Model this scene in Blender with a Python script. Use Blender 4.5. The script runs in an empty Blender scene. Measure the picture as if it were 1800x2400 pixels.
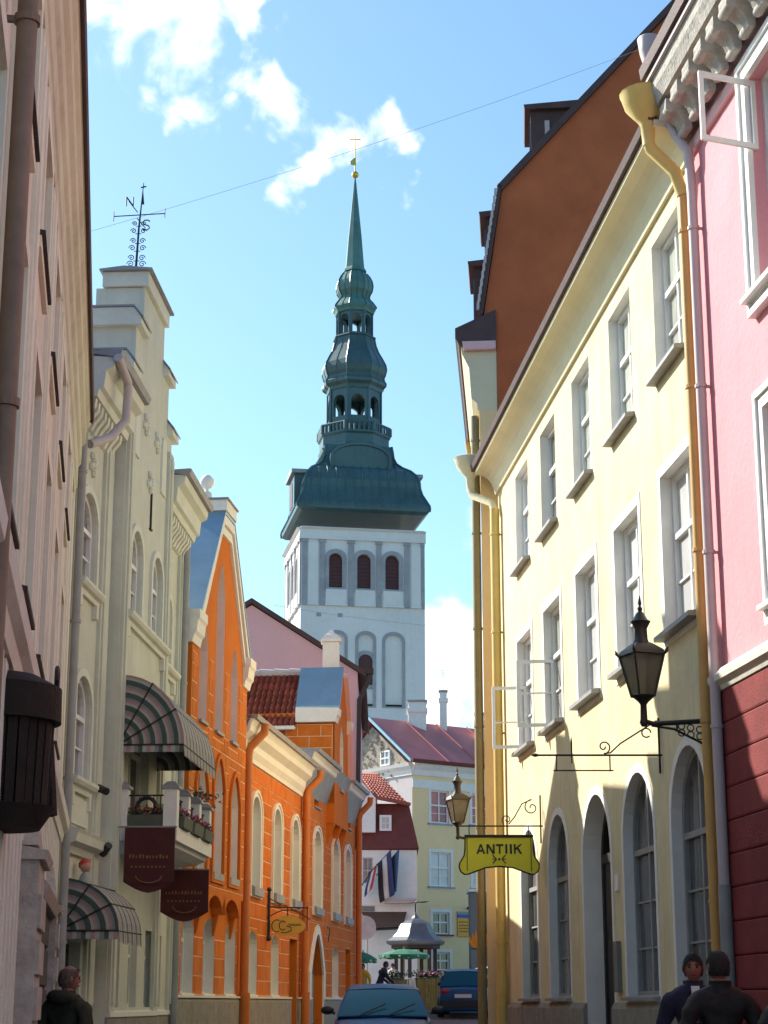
import bpy, bmesh, math, random
from mathutils import Vector, Matrix
from mathutils.geometry import tessellate_polygon
random.seed(7)
R = math.radians
SC = bpy.context.scene
COL = SC.collection

# ------------------------------------------------------------------ camera
F, HOR, CZ = 4300.0, 2350.0, 1.62            # focal length and horizon row for a 1800 x 2400 frame, eye height
TH = math.atan((HOR - 1200) / F)
CT, ST = math.cos(TH), math.sin(TH)
cd = bpy.data.cameras.new('camera'); cam = bpy.data.objects.new('camera', cd); COL.objects.link(cam)
SC.cycles.max_bounces = 6; SC.cycles.diffuse_bounces = 4; SC.cycles.glossy_bounces = 3
cam.location = (0, 0, CZ); cam.rotation_euler = (math.pi / 2 + TH, 0, 0)
cd.sensor_fit = 'VERTICAL'; cd.sensor_height = 36.0; cd.lens = 36.0 * F / 2400.0
cd.clip_start = 0.1; cd.clip_end = 3000
SC.camera = cam
SC.render.resolution_x, SC.render.resolution_y = 768, 1024

# ------------------------------------------------------------------ light
SUN_AZ, SUN_EL = -53.0, 35.0                  # degrees left of the street axis, above the horizon
sd = Vector((math.sin(R(SUN_AZ)) * math.cos(R(SUN_EL)), math.cos(R(SUN_AZ)) * math.cos(R(SUN_EL)), math.sin(R(SUN_EL))))
sl = bpy.data.lights.new('sun', 'SUN'); sl.energy = 4.0; sl.angle = R(0.53); sl.color = (1.0, 0.94, 0.84)
so = bpy.data.objects.new('sun', sl); COL.objects.link(so)
so.rotation_euler = (-sd).to_track_quat('-Z', 'Y').to_euler()
SC.view_settings.view_transform = 'Standard'; SC.view_settings.look = 'None'
SC.view_settings.exposure = 1.12; SC.view_settings.gamma = 1.0

def ray(px, py):
    a = (px - 900) / F; b = (1200 - py) / F
    return Vector((a, CT - b * ST, ST + b * CT))
def at(px, py, Y):
    d = ray(px, py); t = Y / d.y
    return Vector((t * d.x, Y, CZ + t * d.z))

world = bpy.data.worlds.new('World'); SC.world = world; world.use_nodes = True
nt = world.node_tree; N = nt.nodes; L = nt.links; N.clear()
def wn(t, **k):
    n = N.new(t)
    for a, b in k.items(): setattr(n, a, b)
    return n
def wmath(op, a, b=None, c=None, clamp=False):
    n = wn('ShaderNodeMath', operation=op); n.use_clamp = clamp
    for i, v in enumerate((a, b, c)):
        if v is None: continue
        if isinstance(v, (int, float)): n.inputs[i].default_value = v
        else: L.new(v, n.inputs[i])
    return n.outputs[0]
sky = wn('ShaderNodeTexSky', sky_type='NISHITA'); sky.sun_disc = False
sky.sun_elevation = R(SUN_EL); sky.sun_rotation = R(SUN_AZ); sky.air_density = 1.0; sky.dust_density = 1.0; sky.ozone_density = 1.6
tc = wn('ShaderNodeTexCoord')
nz = wn('ShaderNodeTexNoise'); nz.inputs['Scale'].default_value = 15.0; nz.inputs['Detail'].default_value = 6; nz.inputs['Roughness'].default_value = 0.58
nz.inputs['Distortion'].default_value = 0.9
L.new(tc.outputs['Generated'], nz.inputs['Vector'])
wz = wn('ShaderNodeTexNoise'); wz.inputs['Scale'].default_value = 22.0; wz.inputs['Detail'].default_value = 4
L.new(tc.outputs['Generated'], wz.inputs['Vector'])
wv = wn('ShaderNodeVectorMath', operation='MULTIPLY_ADD')
wv.inputs[1].default_value = (0.10, 0.10, 0.10); wv.inputs[2].default_value = (-0.05, -0.05, -0.05)
L.new(wz.outputs['Color'], wv.inputs[0])
wd = wn('ShaderNodeVectorMath', operation='ADD'); L.new(tc.outputs['Generated'], wd.inputs[0]); L.new(wv.outputs[0], wd.inputs[1])
# broad scattered cover over the whole sky, then the cloud banks that stand in view
bz = wn('ShaderNodeTexNoise'); bz.inputs['Scale'].default_value = 2.2; bz.inputs['Detail'].default_value = 2
bo = wn('ShaderNodeVectorMath', operation='ADD'); bo.inputs[1].default_value = (3.1, 1.7, 0.4)
L.new(tc.outputs['Generated'], bo.inputs[0]); L.new(bo.outputs[0], bz.inputs['Vector'])
cover = wmath('MULTIPLY', wmath('SUBTRACT', bz.outputs['Fac'], 0.56), 1.6, clamp=True)
for (px, py, r, k) in ((300, 10, .048, 1.0), (450, -15, .045, 1.0), (570, 10, .032, .85), (180, -120, .1, 1.0), (690, -140, .04, .8),
                       (385, 215, .027, .74), (520, 245, .028, .76), (635, 195, .036, .86), (715, 235, .025, .72), (590, 150, .026, .64),
                       (820, 330, .032, 1.0), (840, 370, .028, .9), (735, 415, .030, .85), (785, 385, .03, .9), (480, 110, .03, .7),
                       (1085, 1275, .026, .8), (1045, 1305, .022, .7), (1125, 1250, .03, .8),
                       (1090, 1540, .042, 1.0), (1040, 1610, .038, 1.0), (1130, 1490, .03, .95), (1000, 1680, .04, 1.0), (1180, 1640, .05, 1.0)):
    c = ray(px, py).normalized()
    d = wn('ShaderNodeVectorMath', operation='DISTANCE'); L.new(wd.outputs[0], d.inputs[0]); d.inputs[1].default_value = c
    m = wn('ShaderNodeMapRange', interpolation_type='SMOOTHSTEP'); L.new(d.outputs['Value'], m.inputs['Value'])
    m.inputs['From Min'].default_value = r * 1.25; m.inputs['From Max'].default_value = r * 0.1
    m.inputs['To Min'].default_value = 0; m.inputs['To Max'].default_value = k
    cover = wmath('MAXIMUM', cover, m.outputs[0])
dens = wmath('ADD', wmath('MULTIPLY', cover, 0.95), wmath('MULTIPLY', wmath('MULTIPLY', wmath('SUBTRACT', nz.outputs['Fac'], 0.5), 2.8), wmath('MULTIPLY_ADD', cover, 1.5, 0.12, True)))
mr = wn('ShaderNodeMapRange', interpolation_type='SMOOTHSTEP'); L.new(dens, mr.inputs['Value'])
mr.inputs['From Min'].default_value = 0.30; mr.inputs['From Max'].default_value = 1.0; mr.inputs['To Max'].default_value = 0.96
cl = wn('ShaderNodeMix', data_type='RGBA'); L.new(mr.outputs[0], cl.inputs['Factor'])
tint = wn('ShaderNodeMix', data_type='RGBA', blend_type='MULTIPLY'); tint.inputs['Factor'].default_value = 1.0
L.new(sky.outputs[0], tint.inputs['A']); tint.inputs['B'].default_value = (0.84, 1.06, 1.10, 1)
L.new(tint.outputs['Result'], cl.inputs['A']); cl.inputs['B'].default_value = (7.6, 7.8, 8.0, 1)
bg = wn('ShaderNodeBackground'); bg.inputs['Strength'].default_value = 0.1; L.new(cl.outputs['Result'], bg.inputs['Color'])
world.cycles.sampling_method = 'MANUAL'; world.cycles.sample_map_resolution = 512
wo = wn('ShaderNodeOutputWorld'); L.new(bg.outputs[0], wo.inputs['Surface'])

# ------------------------------------------------------------------ materials
MATS = {}
def mat(name, col, rough=0.85, var=0.12, scale=3.0, bump=0.0, bscale=40.0, metal=0.0, spec=0.5, dirt=0.0, dirtcol=None,
        streak=0.0, emit=None, coat=0.0, fine=0.0):
    if name in MATS: return MATS[name]
    m = bpy.data.materials.new(name); m.use_nodes = True; MATS[name] = m
    n, l = m.node_tree.nodes, m.node_tree.links
    p = n['Principled BSDF']
    p.inputs['Roughness'].default_value = rough; p.inputs['Metallic'].default_value = metal
    p.inputs['Specular IOR Level'].default_value = spec
    if coat: p.inputs['Coat Weight'].default_value = coat; p.inputs['Coat Roughness'].default_value = 0.05
    t = n.new('ShaderNodeTexCoord'); oi = n.new('ShaderNodeObjectInfo'); geo = n.new('ShaderNodeNewGeometry')
    pos = geo.outputs['Position']
    cur = None
    base = n.new('ShaderNodeRGB'); base.outputs[0].default_value = (*col, 1); cur = base.outputs[0]
    if var:
        a = n.new('ShaderNodeTexNoise'); a.inputs['Scale'].default_value = scale; a.inputs['Detail'].default_value = 4; a.inputs['Roughness'].default_value = .65
        l.new(pos, a.inputs['Vector'])
        mp = n.new('ShaderNodeMapRange'); l.new(a.outputs['Fac'], mp.inputs['Value'])
        mp.inputs['From Min'].default_value = .25; mp.inputs['From Max'].default_value = .75
        mp.inputs['To Min'].default_value = 1 - var; mp.inputs['To Max'].default_value = 1 + var
        h = n.new('ShaderNodeHueSaturation'); l.new(cur, h.inputs['Color']); l.new(mp.outputs[0], h.inputs['Value']); cur = h.outputs[0]
    if fine:
        h = n.new('ShaderNodeHueSaturation'); mp = n.new('ShaderNodeMapRange'); l.new(oi.outputs['Random'], mp.inputs['Value'])
        mp.inputs['To Min'].default_value = 1 - fine; mp.inputs['To Max'].default_value = 1 + fine
        l.new(cur, h.inputs['Color']); l.new(mp.outputs[0], h.inputs['Value']); cur = h.outputs[0]
    if streak:
        mpn = n.new('ShaderNodeMapping'); mpn.inputs['Scale'].default_value = (5.0, 5.0, .35); l.new(pos, mpn.inputs['Vector'])
        a = n.new('ShaderNodeTexNoise'); a.inputs['Scale'].default_value = 1.6; a.inputs['Detail'].default_value = 3; l.new(mpn.outputs[0], a.inputs['Vector'])
        mp = n.new('ShaderNodeMapRange'); l.new(a.outputs['Fac'], mp.inputs['Value']); mp.inputs['From Min'].default_value = .5; mp.inputs['From Max'].default_value = .75
        mp.inputs['To Max'].default_value = streak
        mx = n.new('ShaderNodeMix'); mx.data_type = 'RGBA'; l.new(mp.outputs[0], mx.inputs['Factor']); l.new(cur, mx.inputs['A'])
        mx.inputs['B'].default_value = (*(dirtcol or tuple(c * .45 for c in col)), 1); cur = mx.outputs['Result']
    if dirt:
        a = n.new('ShaderNodeTexNoise'); a.inputs['Scale'].default_value = .7; a.inputs['Detail'].default_value = 5; a.inputs['Roughness'].default_value = .7; l.new(pos, a.inputs['Vector'])
        mp = n.new('ShaderNodeMapRange'); l.new(a.outputs['Fac'], mp.inputs['Value']); mp.inputs['From Min'].default_value = .48; mp.inputs['From Max'].default_value = .72
        mp.inputs['To Max'].default_value = dirt
        mx = n.new('ShaderNodeMix'); mx.data_type = 'RGBA'; l.new(mp.outputs[0], mx.inputs['Factor']); l.new(cur, mx.inputs['A'])
        mx.inputs['B'].default_value = (*(dirtcol or tuple(c * .5 for c in col)), 1); cur = mx.outputs['Result']
    l.new(cur, p.inputs['Base Color'])
    if bump:
        a = n.new('ShaderNodeTexNoise'); a.inputs['Scale'].default_value = bscale; a.inputs['Detail'].default_value = 2; l.new(pos, a.inputs['Vector'])
        b = n.new('ShaderNodeBump'); b.inputs['Strength'].default_value = bump; b.inputs['Distance'].default_value = .02
        l.new(a.outputs['Fac'], b.inputs['Height']); l.new(b.outputs[0], p.inputs['Normal'])
    return m
def M(k): return MATS[k]
pl = dict(rough=.92, bump=.35, bscale=14, spec=.2)
mat('yellow', (.73, .64, .40), var=.14, scale=1.6, streak=.50, dirt=.34, dirtcol=(.56, .45, .24), **pl)
mat('cove', (.74, .67, .46), var=.06, scale=1.2, dirt=.12, **pl)
mat('pink', (.74, .33, .36), var=.10, scale=1.4, dirt=.22, streak=.18, dirtcol=(.56, .25, .27), **pl)
mat('red_board', (.24, .05, .048), rough=.85, var=.2, scale=2.2, bump=.35, spec=.2, dirt=.45, streak=.25, dirtcol=(.13, .035, .035))
mat('white_trim', (.80, .78, .72), rough=.7, var=.06, scale=4, dirt=.12, bump=.1, spec=.3)
mat('white_paint', (.80, .79, .75), rough=.45, var=.04, scale=6, spec=.4)
mat('grey_stucco', (.62, .63, .53), var=.08, scale=1.5, streak=.22, dirt=.22, dirtcol=(.36, .33, .25), **pl)
mat('grey_trim', (.70, .71, .61), var=.07, scale=2.5, dirt=.2, dirtcol=(.40, .36, .26), **pl)
mat('beige', (.78, .74, .58), var=.08, scale=1.4, streak=.2, dirt=.2, dirtcol=(.38, .31, .25), **pl)
mat('beige_trim', (.82, .79, .64), var=.06, scale=2.0, dirt=.2, **pl)
mat('beige_cove', (.66, .64, .46), var=.10, scale=1.2, dirt=.4, dirtcol=(.24, .17, .09), **pl)
mat('orange', (.57, .150, .020), var=.15, scale=2.2, dirt=.42, streak=.30, dirtcol=(.64, .27, .09), fine=.13, **pl)
mat('orange_flat', (.60, .165, .022), var=.10, scale=1.5, dirt=.14, dirtcol=(.55, .14, .025), **pl)
mat('mortar', (.84, .55, .33), rough=.95, var=.08)
mat('plinth', (.30, .28, .24), rough=.9, var=.22, scale=5, bump=.5, bscale=20, streak=.3, spec=.2)
mat('concrete', (.36, .34, .30), rough=.9, var=.18, scale=4, bump=.4, bscale=25, spec=.2)
mat('pink_far', (.78, .50, .50), var=.05, scale=.9, dirt=.1, **pl)
mat('cream', (.90, .67, .36), var=.05, scale=1.0, dirt=.1, **pl)
mat('tower_white', (.78, .76, .72), var=.10, scale=.35, dirt=.30, streak=.12, rough=.9, spec=.2)
mat('tower_stone', (.36, .36, .37), var=.2, scale=.8, rough=.9, spec=.2)
mat('shutter', (.095, .032, .032), var=.12, scale=1.0, rough=.7)
mat('copper', (.045, .105, .108), rough=.36, var=.30, scale=.35, metal=0.0, spec=.55, streak=.5, dirtcol=(.014, .04, .046))
mat('copper_green', (.075, .19, .165), rough=.45, var=.30, scale=.5, spec=.5, streak=.45, dirtcol=(.03, .055, .055))
mat('gold', (.75, .50, .10), rough=.25, metal=.9, var=.05)
mat('brown_wall', (.50, .135, .055), var=.16, scale=1.0, dirt=.25, dirtcol=(.30, .095, .045), **pl)
mat('dark_wood', (.035, .022, .017), rough=.7, var=.3, scale=6, bump=.3)
mat('drum_wood', (.022, .018, .014), rough=.8, var=.35, scale=5, bump=.35, spec=.25)
mat('brown_roof', (.085, .045, .042), rough=.7, var=.25, scale=3, bump=.3)
mat('tile', (.22, .045, .028), rough=.75, var=.25, scale=4, bump=.25, fine=.28, spec=.3)
mat('tile_far', (.42, .12, .085), rough=.8, var=.25, scale=3, fine=.2, spec=.25)
mat('red_metal', (.46, .14, .135), rough=.55, var=.15, scale=.8, spec=.4, dirt=.3, dirtcol=(.36, .13, .11))
mat('mansard', (.16, .035, .025), rough=.75, var=.2, scale=3, bump=.3)
mat('zinc_dark', (.12, .125, .14), rough=.4, metal=.2, var=.2, scale=3)
mat('zinc', (.26, .38, .46), rough=.38, metal=.55, var=.12, scale=2.0, bump=.25, bscale=3, spec=.5)
mat('zinc_dull', (.30, .30, .31), rough=.6, metal=.3, var=.2, scale=3)
mat('wire', (.42, .46, .50), rough=.6, var=0)
mat('pipe_grey', (.30, .31, .30), rough=.6, var=.15, scale=4, metal=.1)
mat('pipe_mauve', (.50, .44, .43), rough=.55, var=.08, scale=3)
mat('pipe_yellow', (.70, .50, .15), rough=.5, var=.10, scale=3, dirt=.15)
mat('pipe_ochre', (.62, .36, .10), rough=.5, var=.10, scale=3, dirt=.15)
mat('pipe_yellow_shaded', (.27, .22, .10), rough=.6, var=.15, scale=3)  # yellowish pipe standing in shade, the shade put into its darker colour
mat('pipe_orange', (.55, .15, .018), rough=.5, var=.10, scale=3, dirt=.2)
mat('pipe_rust', (.22, .15, .10), rough=.6, var=.25, scale=5, dirt=.3)
mat('pipe_brown', (.045, .026, .022), rough=.5, var=.15)
mat('iron', (.012, .012, .013), rough=.5, var=.2, scale=8, spec=.5)
mat('lamp_glass', (.30, .30, .26), rough=.22, var=.12, scale=6, spec=.5)
MATS['lamp_glass'].node_tree.nodes['Principled BSDF'].inputs['Transmission Weight'].default_value = .8
mat('glass', (.035, .042, .045), rough=.06, var=.3, scale=1.2, spec=.9)
mat('glass_blind', (.42, .44, .37), rough=.08, var=.25, scale=1.6, spec=.7, fine=.3, streak=.9, dirtcol=(.68, .68, .60))
mat('glass_grey', (.13, .135, .13), rough=.08, var=.3, scale=1.3, spec=.8, fine=.5, streak=.6, dirtcol=(.36, .36, .33))
mat('glass_red', (.42, .10, .10), rough=.2, var=.25, scale=2.0, spec=.6, fine=.3)
mat('glass_pale', (.60, .61, .60), rough=.2, var=.12, scale=2.0, spec=.6, fine=.15)
mat('black', (.006, .006, .006), rough=.9, var=0)
mat('door_dark', (.018, .013, .011), rough=.55, var=.3, scale=8, bump=.25)
mat('door_grey', (.16, .155, .14), rough=.7, var=.2, scale=5, bump=.2)
mat('sign_yellow', (.92, .78, .03), rough=.45, var=.05, scale=5, spec=.4)
mat('sign_ochre', (.62, .38, .05), rough=.5, var=.12, scale=8)
mat('sign_black', (.012, .012, .012), rough=.5, var=0)
mat('banner', (.075, .015, .014), rough=.85, var=.15, scale=6, bump=.2)
mat('banner_print', (.24, .11, .05), rough=.8, var=.2, scale=12)
mat('awning_grey', (.20, .21, .20), rough=.85, var=.1, scale=8)
mat('awning_pale', (.36, .37, .34), rough=.85, var=.1, scale=8)
mat('awning_green', (.055, .085, .075), rough=.85, var=.1, scale=8)
mat('awning_pink', (.36, .22, .22), rough=.85, var=.1, scale=8)
mat('awning_brown', (.115, .062, .038), rough=.85, var=.12, scale=4)
mat('leaf', (.025, .055, .018), rough=.6, var=.4, scale=14)
mat('petal', (.55, .06, .20), rough=.6, var=.25, scale=20)
mat('petal_red', (.55, .05, .04), rough=.6, var=.25, scale=20)
mat('planter', (.10, .11, .08), rough=.8, var=.2, scale=6)
mat('stone_carved', (.44, .41, .36), rough=.9, var=.3, scale=6, bump=.6, bscale=22, spec=.2)
mat('stone_rubble', (.50, .43, .35), rough=.95, var=.4, scale=6, bump=.8, bscale=9, spec=.15, fine=.3)
mat('road', (.14, .13, .125), rough=.85, var=.2, scale=5, bump=.3, bscale=8)
mat('cobble', (.17, .16, .15), rough=.8, var=.25, scale=6, fine=.3, bump=.2)
mat('paving', (.24, .225, .205), rough=.9, var=.15, scale=3, fine=.15)
mat('kerb', (.30, .29, .27), rough=.85, var=.15, scale=4)
mat('grass', (.05, .09, .03), rough=.9, var=.3, scale=.2)
mat('car_blue', (.003, .06, .22), rough=.42, var=.05, scale=2, spec=.22)
mat('car_teal', (.005, .07, .17), rough=.35, var=.05, scale=2, spec=.35)
mat('car_white', (.66, .66, .65), rough=.3, var=.03, spec=.5, coat=.6)
mat('car_glass', (.006, .075, .115), rough=.05, var=0, spec=.3)  # teal base colour paints in the sky reflected by the windows
mat('rubber', (.012, .012, .012), rough=.8, var=.2)
mat('plastic', (.016, .016, .017), rough=.5, var=.1)
mat('plate', (.62, .62, .60), rough=.5, var=.05)
mat('lamp_red', (.35, .02, .02), rough=.2, var=0)
mat('lamp_clear', (.6, .6, .6), rough=.1, var=0)
mat('umbrella', (.02, .16, .085), rough=.7, var=.15, scale=4)
mat('umbrella_print', (.60, .62, .45), rough=.7, var=.1, scale=4)
mat('fence_wood', (.36, .27, .07), rough=.75, var=.2, scale=6, fine=.2)
mat('flag_blue', (.045, .10, .20), rough=.8, var=.1)
mat('flag_black', (.018, .018, .02), rough=.8, var=.1)
mat('flag_white', (.60, .55, .52), rough=.8, var=.05)
mat('flag_navy', (.03, .045, .13), rough=.8, var=.1)
mat('flag_red', (.42, .03, .04), rough=.8, var=.1)
mat('board_orange', (.86, .38, .03), rough=.5, var=.05)
mat('board_blue', (.05, .10, .36), rough=.5, var=.05)
mat('board_dark', (.20, .08, .03), rough=.6, var=.1)
mat('skin', (.30, .135, .09), rough=.55, var=.12, scale=20, spec=.35)
mat('skin_pale', (.50, .26, .19), rough=.55, var=.12, scale=20, spec=.35)
mat('hair_dark', (.018, .013, .010), rough=.7, var=.3, scale=40, bump=.4, bscale=120)
mat('hair_grey', (.16, .10, .075), rough=.75, var=.3, scale=40, bump=.4, bscale=120)
mat('leather', (.014, .013, .012), rough=.62, var=.4, scale=8, bump=.8, bscale=9, spec=.3)
mat('jacket', (.045, .045, .030), rough=.9, var=.4, scale=9, bump=.8, bscale=10, spec=.2)
mat('cloth_navy', (.015, .018, .04), rough=.85, var=.2, scale=9, bump=.3)
mat('cloth_white', (.68, .67, .64), rough=.85, var=.06, scale=9)
mat('cloth_yellow', (.60, .36, .03), rough=.85, var=.1, scale=9)
mat('denim', (.03, .04, .07), rough=.85, var=.2, scale=9)
mat('orange_bright', (.85, .33, .02), rough=.6, var=.1, scale=5)
mat('grey_block', (.20, .195, .18), rough=.9, var=.1, scale=1.5)
mat('blue_window', (.30, .45, .56), rough=.3, var=.1, scale=3)

# ------------------------------------------------------------------ mesh helpers
WL = {}
class MB:
    def __init__(s): s.v = []; s.f = []; s.mi = []
    def add(s, vs, fs, m=0):
        b = len(s.v); s.v += [tuple(p) for p in vs]; s.f += [tuple(b + i for i in f) for f in fs]; s.mi += [m] * len(fs); return s
    def hexa(s, p, m=0):
        return s.add(p, [(3, 2, 1, 0), (4, 5, 6, 7), (0, 1, 5, 4), (1, 2, 6, 5), (2, 3, 7, 6), (3, 0, 4, 7)], m)
    def box(s, x0, x1, y0, y1, z0, z1, m=0):
        return s.hexa([(x0, y0, z0), (x1, y0, z0), (x1, y1, z0), (x0, y1, z0), (x0, y0, z1), (x1, y0, z1), (x1, y1, z1), (x0, y1, z1)], m)
    def prism(s, A, B, m=0, caps=True):
        n = len(A); fs = [(i, (i + 1) % n, n + (i + 1) % n, n + i) for i in range(n)]
        if caps:
            for off, pts in ((0, A), (n, B)):
                for t in tessellate_polygon([[Vector(p) for p in pts]]): fs.append(tuple(off + i for i in t))
        return s.add(list(A) + list(B), fs, m)
    def poly(s, P, holes=(), m=0):
        loops = [[Vector(p) for p in P]] + [[Vector(p) for p in h] for h in holes]
        vs = [p for l in loops for p in l]
        return s.add(vs, [tuple(t) for t in tessellate_polygon(loops)], m)
    def tube(s, path, r, n=8, m=0, caps=True):
        path = [Vector(p) for p in path]; rs = r if isinstance(r, (list, tuple)) else [r] * len(path)
        vs = []; prev = None
        for i, p in enumerate(path):
            d = (path[min(i + 1, len(path) - 1)] - path[max(i - 1, 0)])
            d = d.normalized() if d.length > 1e-9 else Vector((0, 0, 1))
            if prev is None:
                a = d.cross(Vector((0, 0, 1)));
                if a.length < 1e-3: a = d.cross(Vector((0, 1, 0)))
            else: a = prev - d * prev.dot(d)
            a.normalize(); prev = a; b = d.cross(a)
            for k in range(n):
                t = 2 * math.pi * k / n; vs.append(p + (a * math.cos(t) + b * math.sin(t)) * rs[i])
        fs = [(i * n + k, i * n + (k + 1) % n, (i + 1) * n + (k + 1) % n, (i + 1) * n + k) for i in range(len(path) - 1) for k in range(n)]
        if caps: fs += [tuple(range(n))[::-1], tuple((len(path) - 1) * n + k for k in range(n))]
        return s.add(vs, fs, m)
    def lathe(s, prof, c=(0, 0, 0), n=16, m=0, ph=0.0, sx=1.0, sy=1.0):
        vs = []; k0 = len(prof)
        for (r, z) in prof:
            for k in range(n):
                t = ph + 2 * math.pi * k / n; vs.append((c[0] + r * sx * math.cos(t), c[1] + r * sy * math.sin(t), c[2] + z))
        fs = [(i * n + k, i * n + (k + 1) % n, (i + 1) * n + (k + 1) % n, (i + 1) * n + k) for i in range(k0 - 1) for k in range(n)]
        fs += [tuple(range(n))[::-1], tuple((k0 - 1) * n + k for k in range(n))]
        return s.add(vs, fs, m)
    def ball(s, c, r, n=12, m=0, sz=1.0, sx=1.0, sy=1.0):
        prof = [(max(1e-4, r * math.sin(math.pi * i / (n // 2))), -r * sz * math.cos(math.pi * i / (n // 2))) for i in range(n // 2 + 1)]
        return s.lathe(prof, c, n, m, 0, sx, sy)
    def build(s, name, material, parent=None, smooth=False, loc=None, **tags):
        me = bpy.data.meshes.new(name)
        o = bpy.data.objects.new(name, me)
        if parent is not None: off = Vector(WL[parent])
        else: off = Vector(loc) if loc is not None else Vector((0, 0, 0))
        me.from_pydata([tuple(Vector(p) - off) for p in s.v], [], s.f); me.validate()
        for mm in (material if isinstance(material, (list, tuple)) else [material]): me.materials.append(M(mm))
        if any(s.mi) and len(me.polygons) == len(s.mi): me.polygons.foreach_set('material_index', s.mi)
        bm = bmesh.new(); bm.from_mesh(me); bmesh.ops.remove_doubles(bm, verts=bm.verts, dist=1e-5); bmesh.ops.recalc_face_normals(bm, faces=bm.faces); bm.to_mesh(me); bm.free()
        if smooth:
            me.polygons.foreach_set('use_smooth', [True] * len(me.polygons))
            try: me.set_sharp_from_angle(angle=R(40))
            except Exception: pass
        COL.objects.link(o)
        if parent is not None: o.parent = parent
        else: o.location = off
        WL[o] = off
        for k, v in tags.items(): o[k] = v
        return o
def T(name, label, cat, loc, group=None):
    o = bpy.data.objects.new(name, None); COL.objects.link(o); o.location = loc; o['label'] = label; o['category'] = cat
    o.empty_display_size = .2
    if group: o['group'] = group
    WL[o] = Vector(loc); return o

class Fac:
    """A facade line in plan, seen from the street: s along it, o out towards the street, z up."""
    def __init__(s, x0, y0, x1, y1, side):
        s.p = Vector((x0, y0)); d = Vector((x1 - x0, y1 - y0)); s.L = d.length; s.u = d.normalized()
        n = Vector((s.u.y, -s.u.x)); s.n = n if n.x * side > 0 else -n
    def P(s, a, o, z):
        q = s.p + s.u * a + s.n * o; return Vector((q.x, q.y, z))
    def box(s, mb, s0, s1, o0, o1, z0, z1, m=0):
        P = s.P
        return mb.hexa([P(s0, o0, z0), P(s1, o0, z0), P(s1, o1, z0), P(s0, o1, z0), P(s0, o0, z1), P(s1, o0, z1), P(s1, o1, z1), P(s0, o1, z1)], m)
    def sweep(s, mb, prof, s0, s1, m=0):          # moulding profile [(o, z)...] run along the facade
        return mb.prism([s.P(s0, o, z) for o, z in prof], [s.P(s1, o, z) for o, z in prof], m)
    def plate(s, mb, poly, o0, o1, m=0):          # outline [(s, z)...] given thickness
        return mb.prism([s.P(a, o0, z) for a, z in poly], [s.P(a, o1, z) for a, z in poly], m)
    def wall(s, mb, outer, holes, o, depth, m=0, mr=None):
        mb.poly([s.P(a, o, z) for a, z in outer], [[s.P(a, o, z) for a, z in h] for h in holes], m)
        for h in holes:
            n = len(h); d = depth
            mb.add([s.P(a, o, z) for a, z in h] + [s.P(a, o - d, z) for a, z in h], [(i, (i + 1) % n, n + (i + 1) % n, n + i) for i in range(n)], m if mr is None else mr)
    def shift(s, o):
        g = Fac.__new__(Fac); g.p = s.p + s.n * o; g.u = s.u; g.n = s.n; g.L = s.L; return g

def hole(kind, c, w, z0, z1, rise=None, n=10):
    h = w / 2
    if kind == 'rect': return [(c - h, z0), (c + h, z0), (c + h, z1), (c - h, z1)]
    rise = h if rise is None else rise; zs = z1 - rise
    if kind == 'arch': top = [(c + h * math.cos(math.pi * i / n), zs + rise * math.sin(math.pi * i / n)) for i in range(n + 1)]
    else:   # pointed
        top = []
        for i in range(n + 1):
            t = i / n; x = h * (1 - 2 * t); y = rise * (1 - abs(2 * t - 1) ** 1.7); top.append((c + x, zs + y))
    return [(c - h, z0), (c + h, z0)] + top
def inset(poly, d):
    cx = (min(p[0] for p in poly) + max(p[0] for p in poly)) / 2; cz = (min(p[1] for p in poly) + max(p[1] for p in poly)) / 2
    w = max(p[0] for p in poly) - min(p[0] for p in poly); h = max(p[1] for p in poly) - min(p[1] for p in poly)
    return [(cx + (x - cx) * (1 - 2 * d / w), cz + (z - cz) * (1 - 2 * d / h)) for x, z in poly]
def clip(poly, x0, x1, z0, z1):
    for ax, lim, sg in ((0, x0, 1), (0, x1, -1), (1, z0, 1), (1, z1, -1)):
        out = []
        for i in range(len(poly)):
            a, b = poly[i - 1], poly[i]; da, db = (a[ax] - lim) * sg, (b[ax] - lim) * sg
            if (da >= 0) != (db >= 0):
                t = da / (da - db); out.append((a[0] + (b[0] - a[0]) * t, a[1] + (b[1] - a[1]) * t))
            if db >= 0: out.append(b)
        poly = out
        if len(poly) < 3: return []
    return poly
def ring(f, mb, poly, d, o0, o1, m=0):            # frame between an outline and its inset
    q = inset(poly, d); n = len(poly)
    A = [f.P(a, o0, z) for a, z in poly]; B = [f.P(a, o0, z) for a, z in q]; C = [f.P(a, o1, z) for a, z in poly]; D = [f.P(a, o1, z) for a, z in q]
    fs = []
    for i in range(n):
        j = (i + 1) % n; fs += [(i, j, n + j, n + i), (2 * n + i, 2 * n + j, 3 * n + j, 3 * n + i), (i, j, 2 * n + j, 2 * n + i), (n + i, n + j, 3 * n + j, 3 * n + i)]
    return mb.add(A + B + C + D, fs, m)
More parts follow.
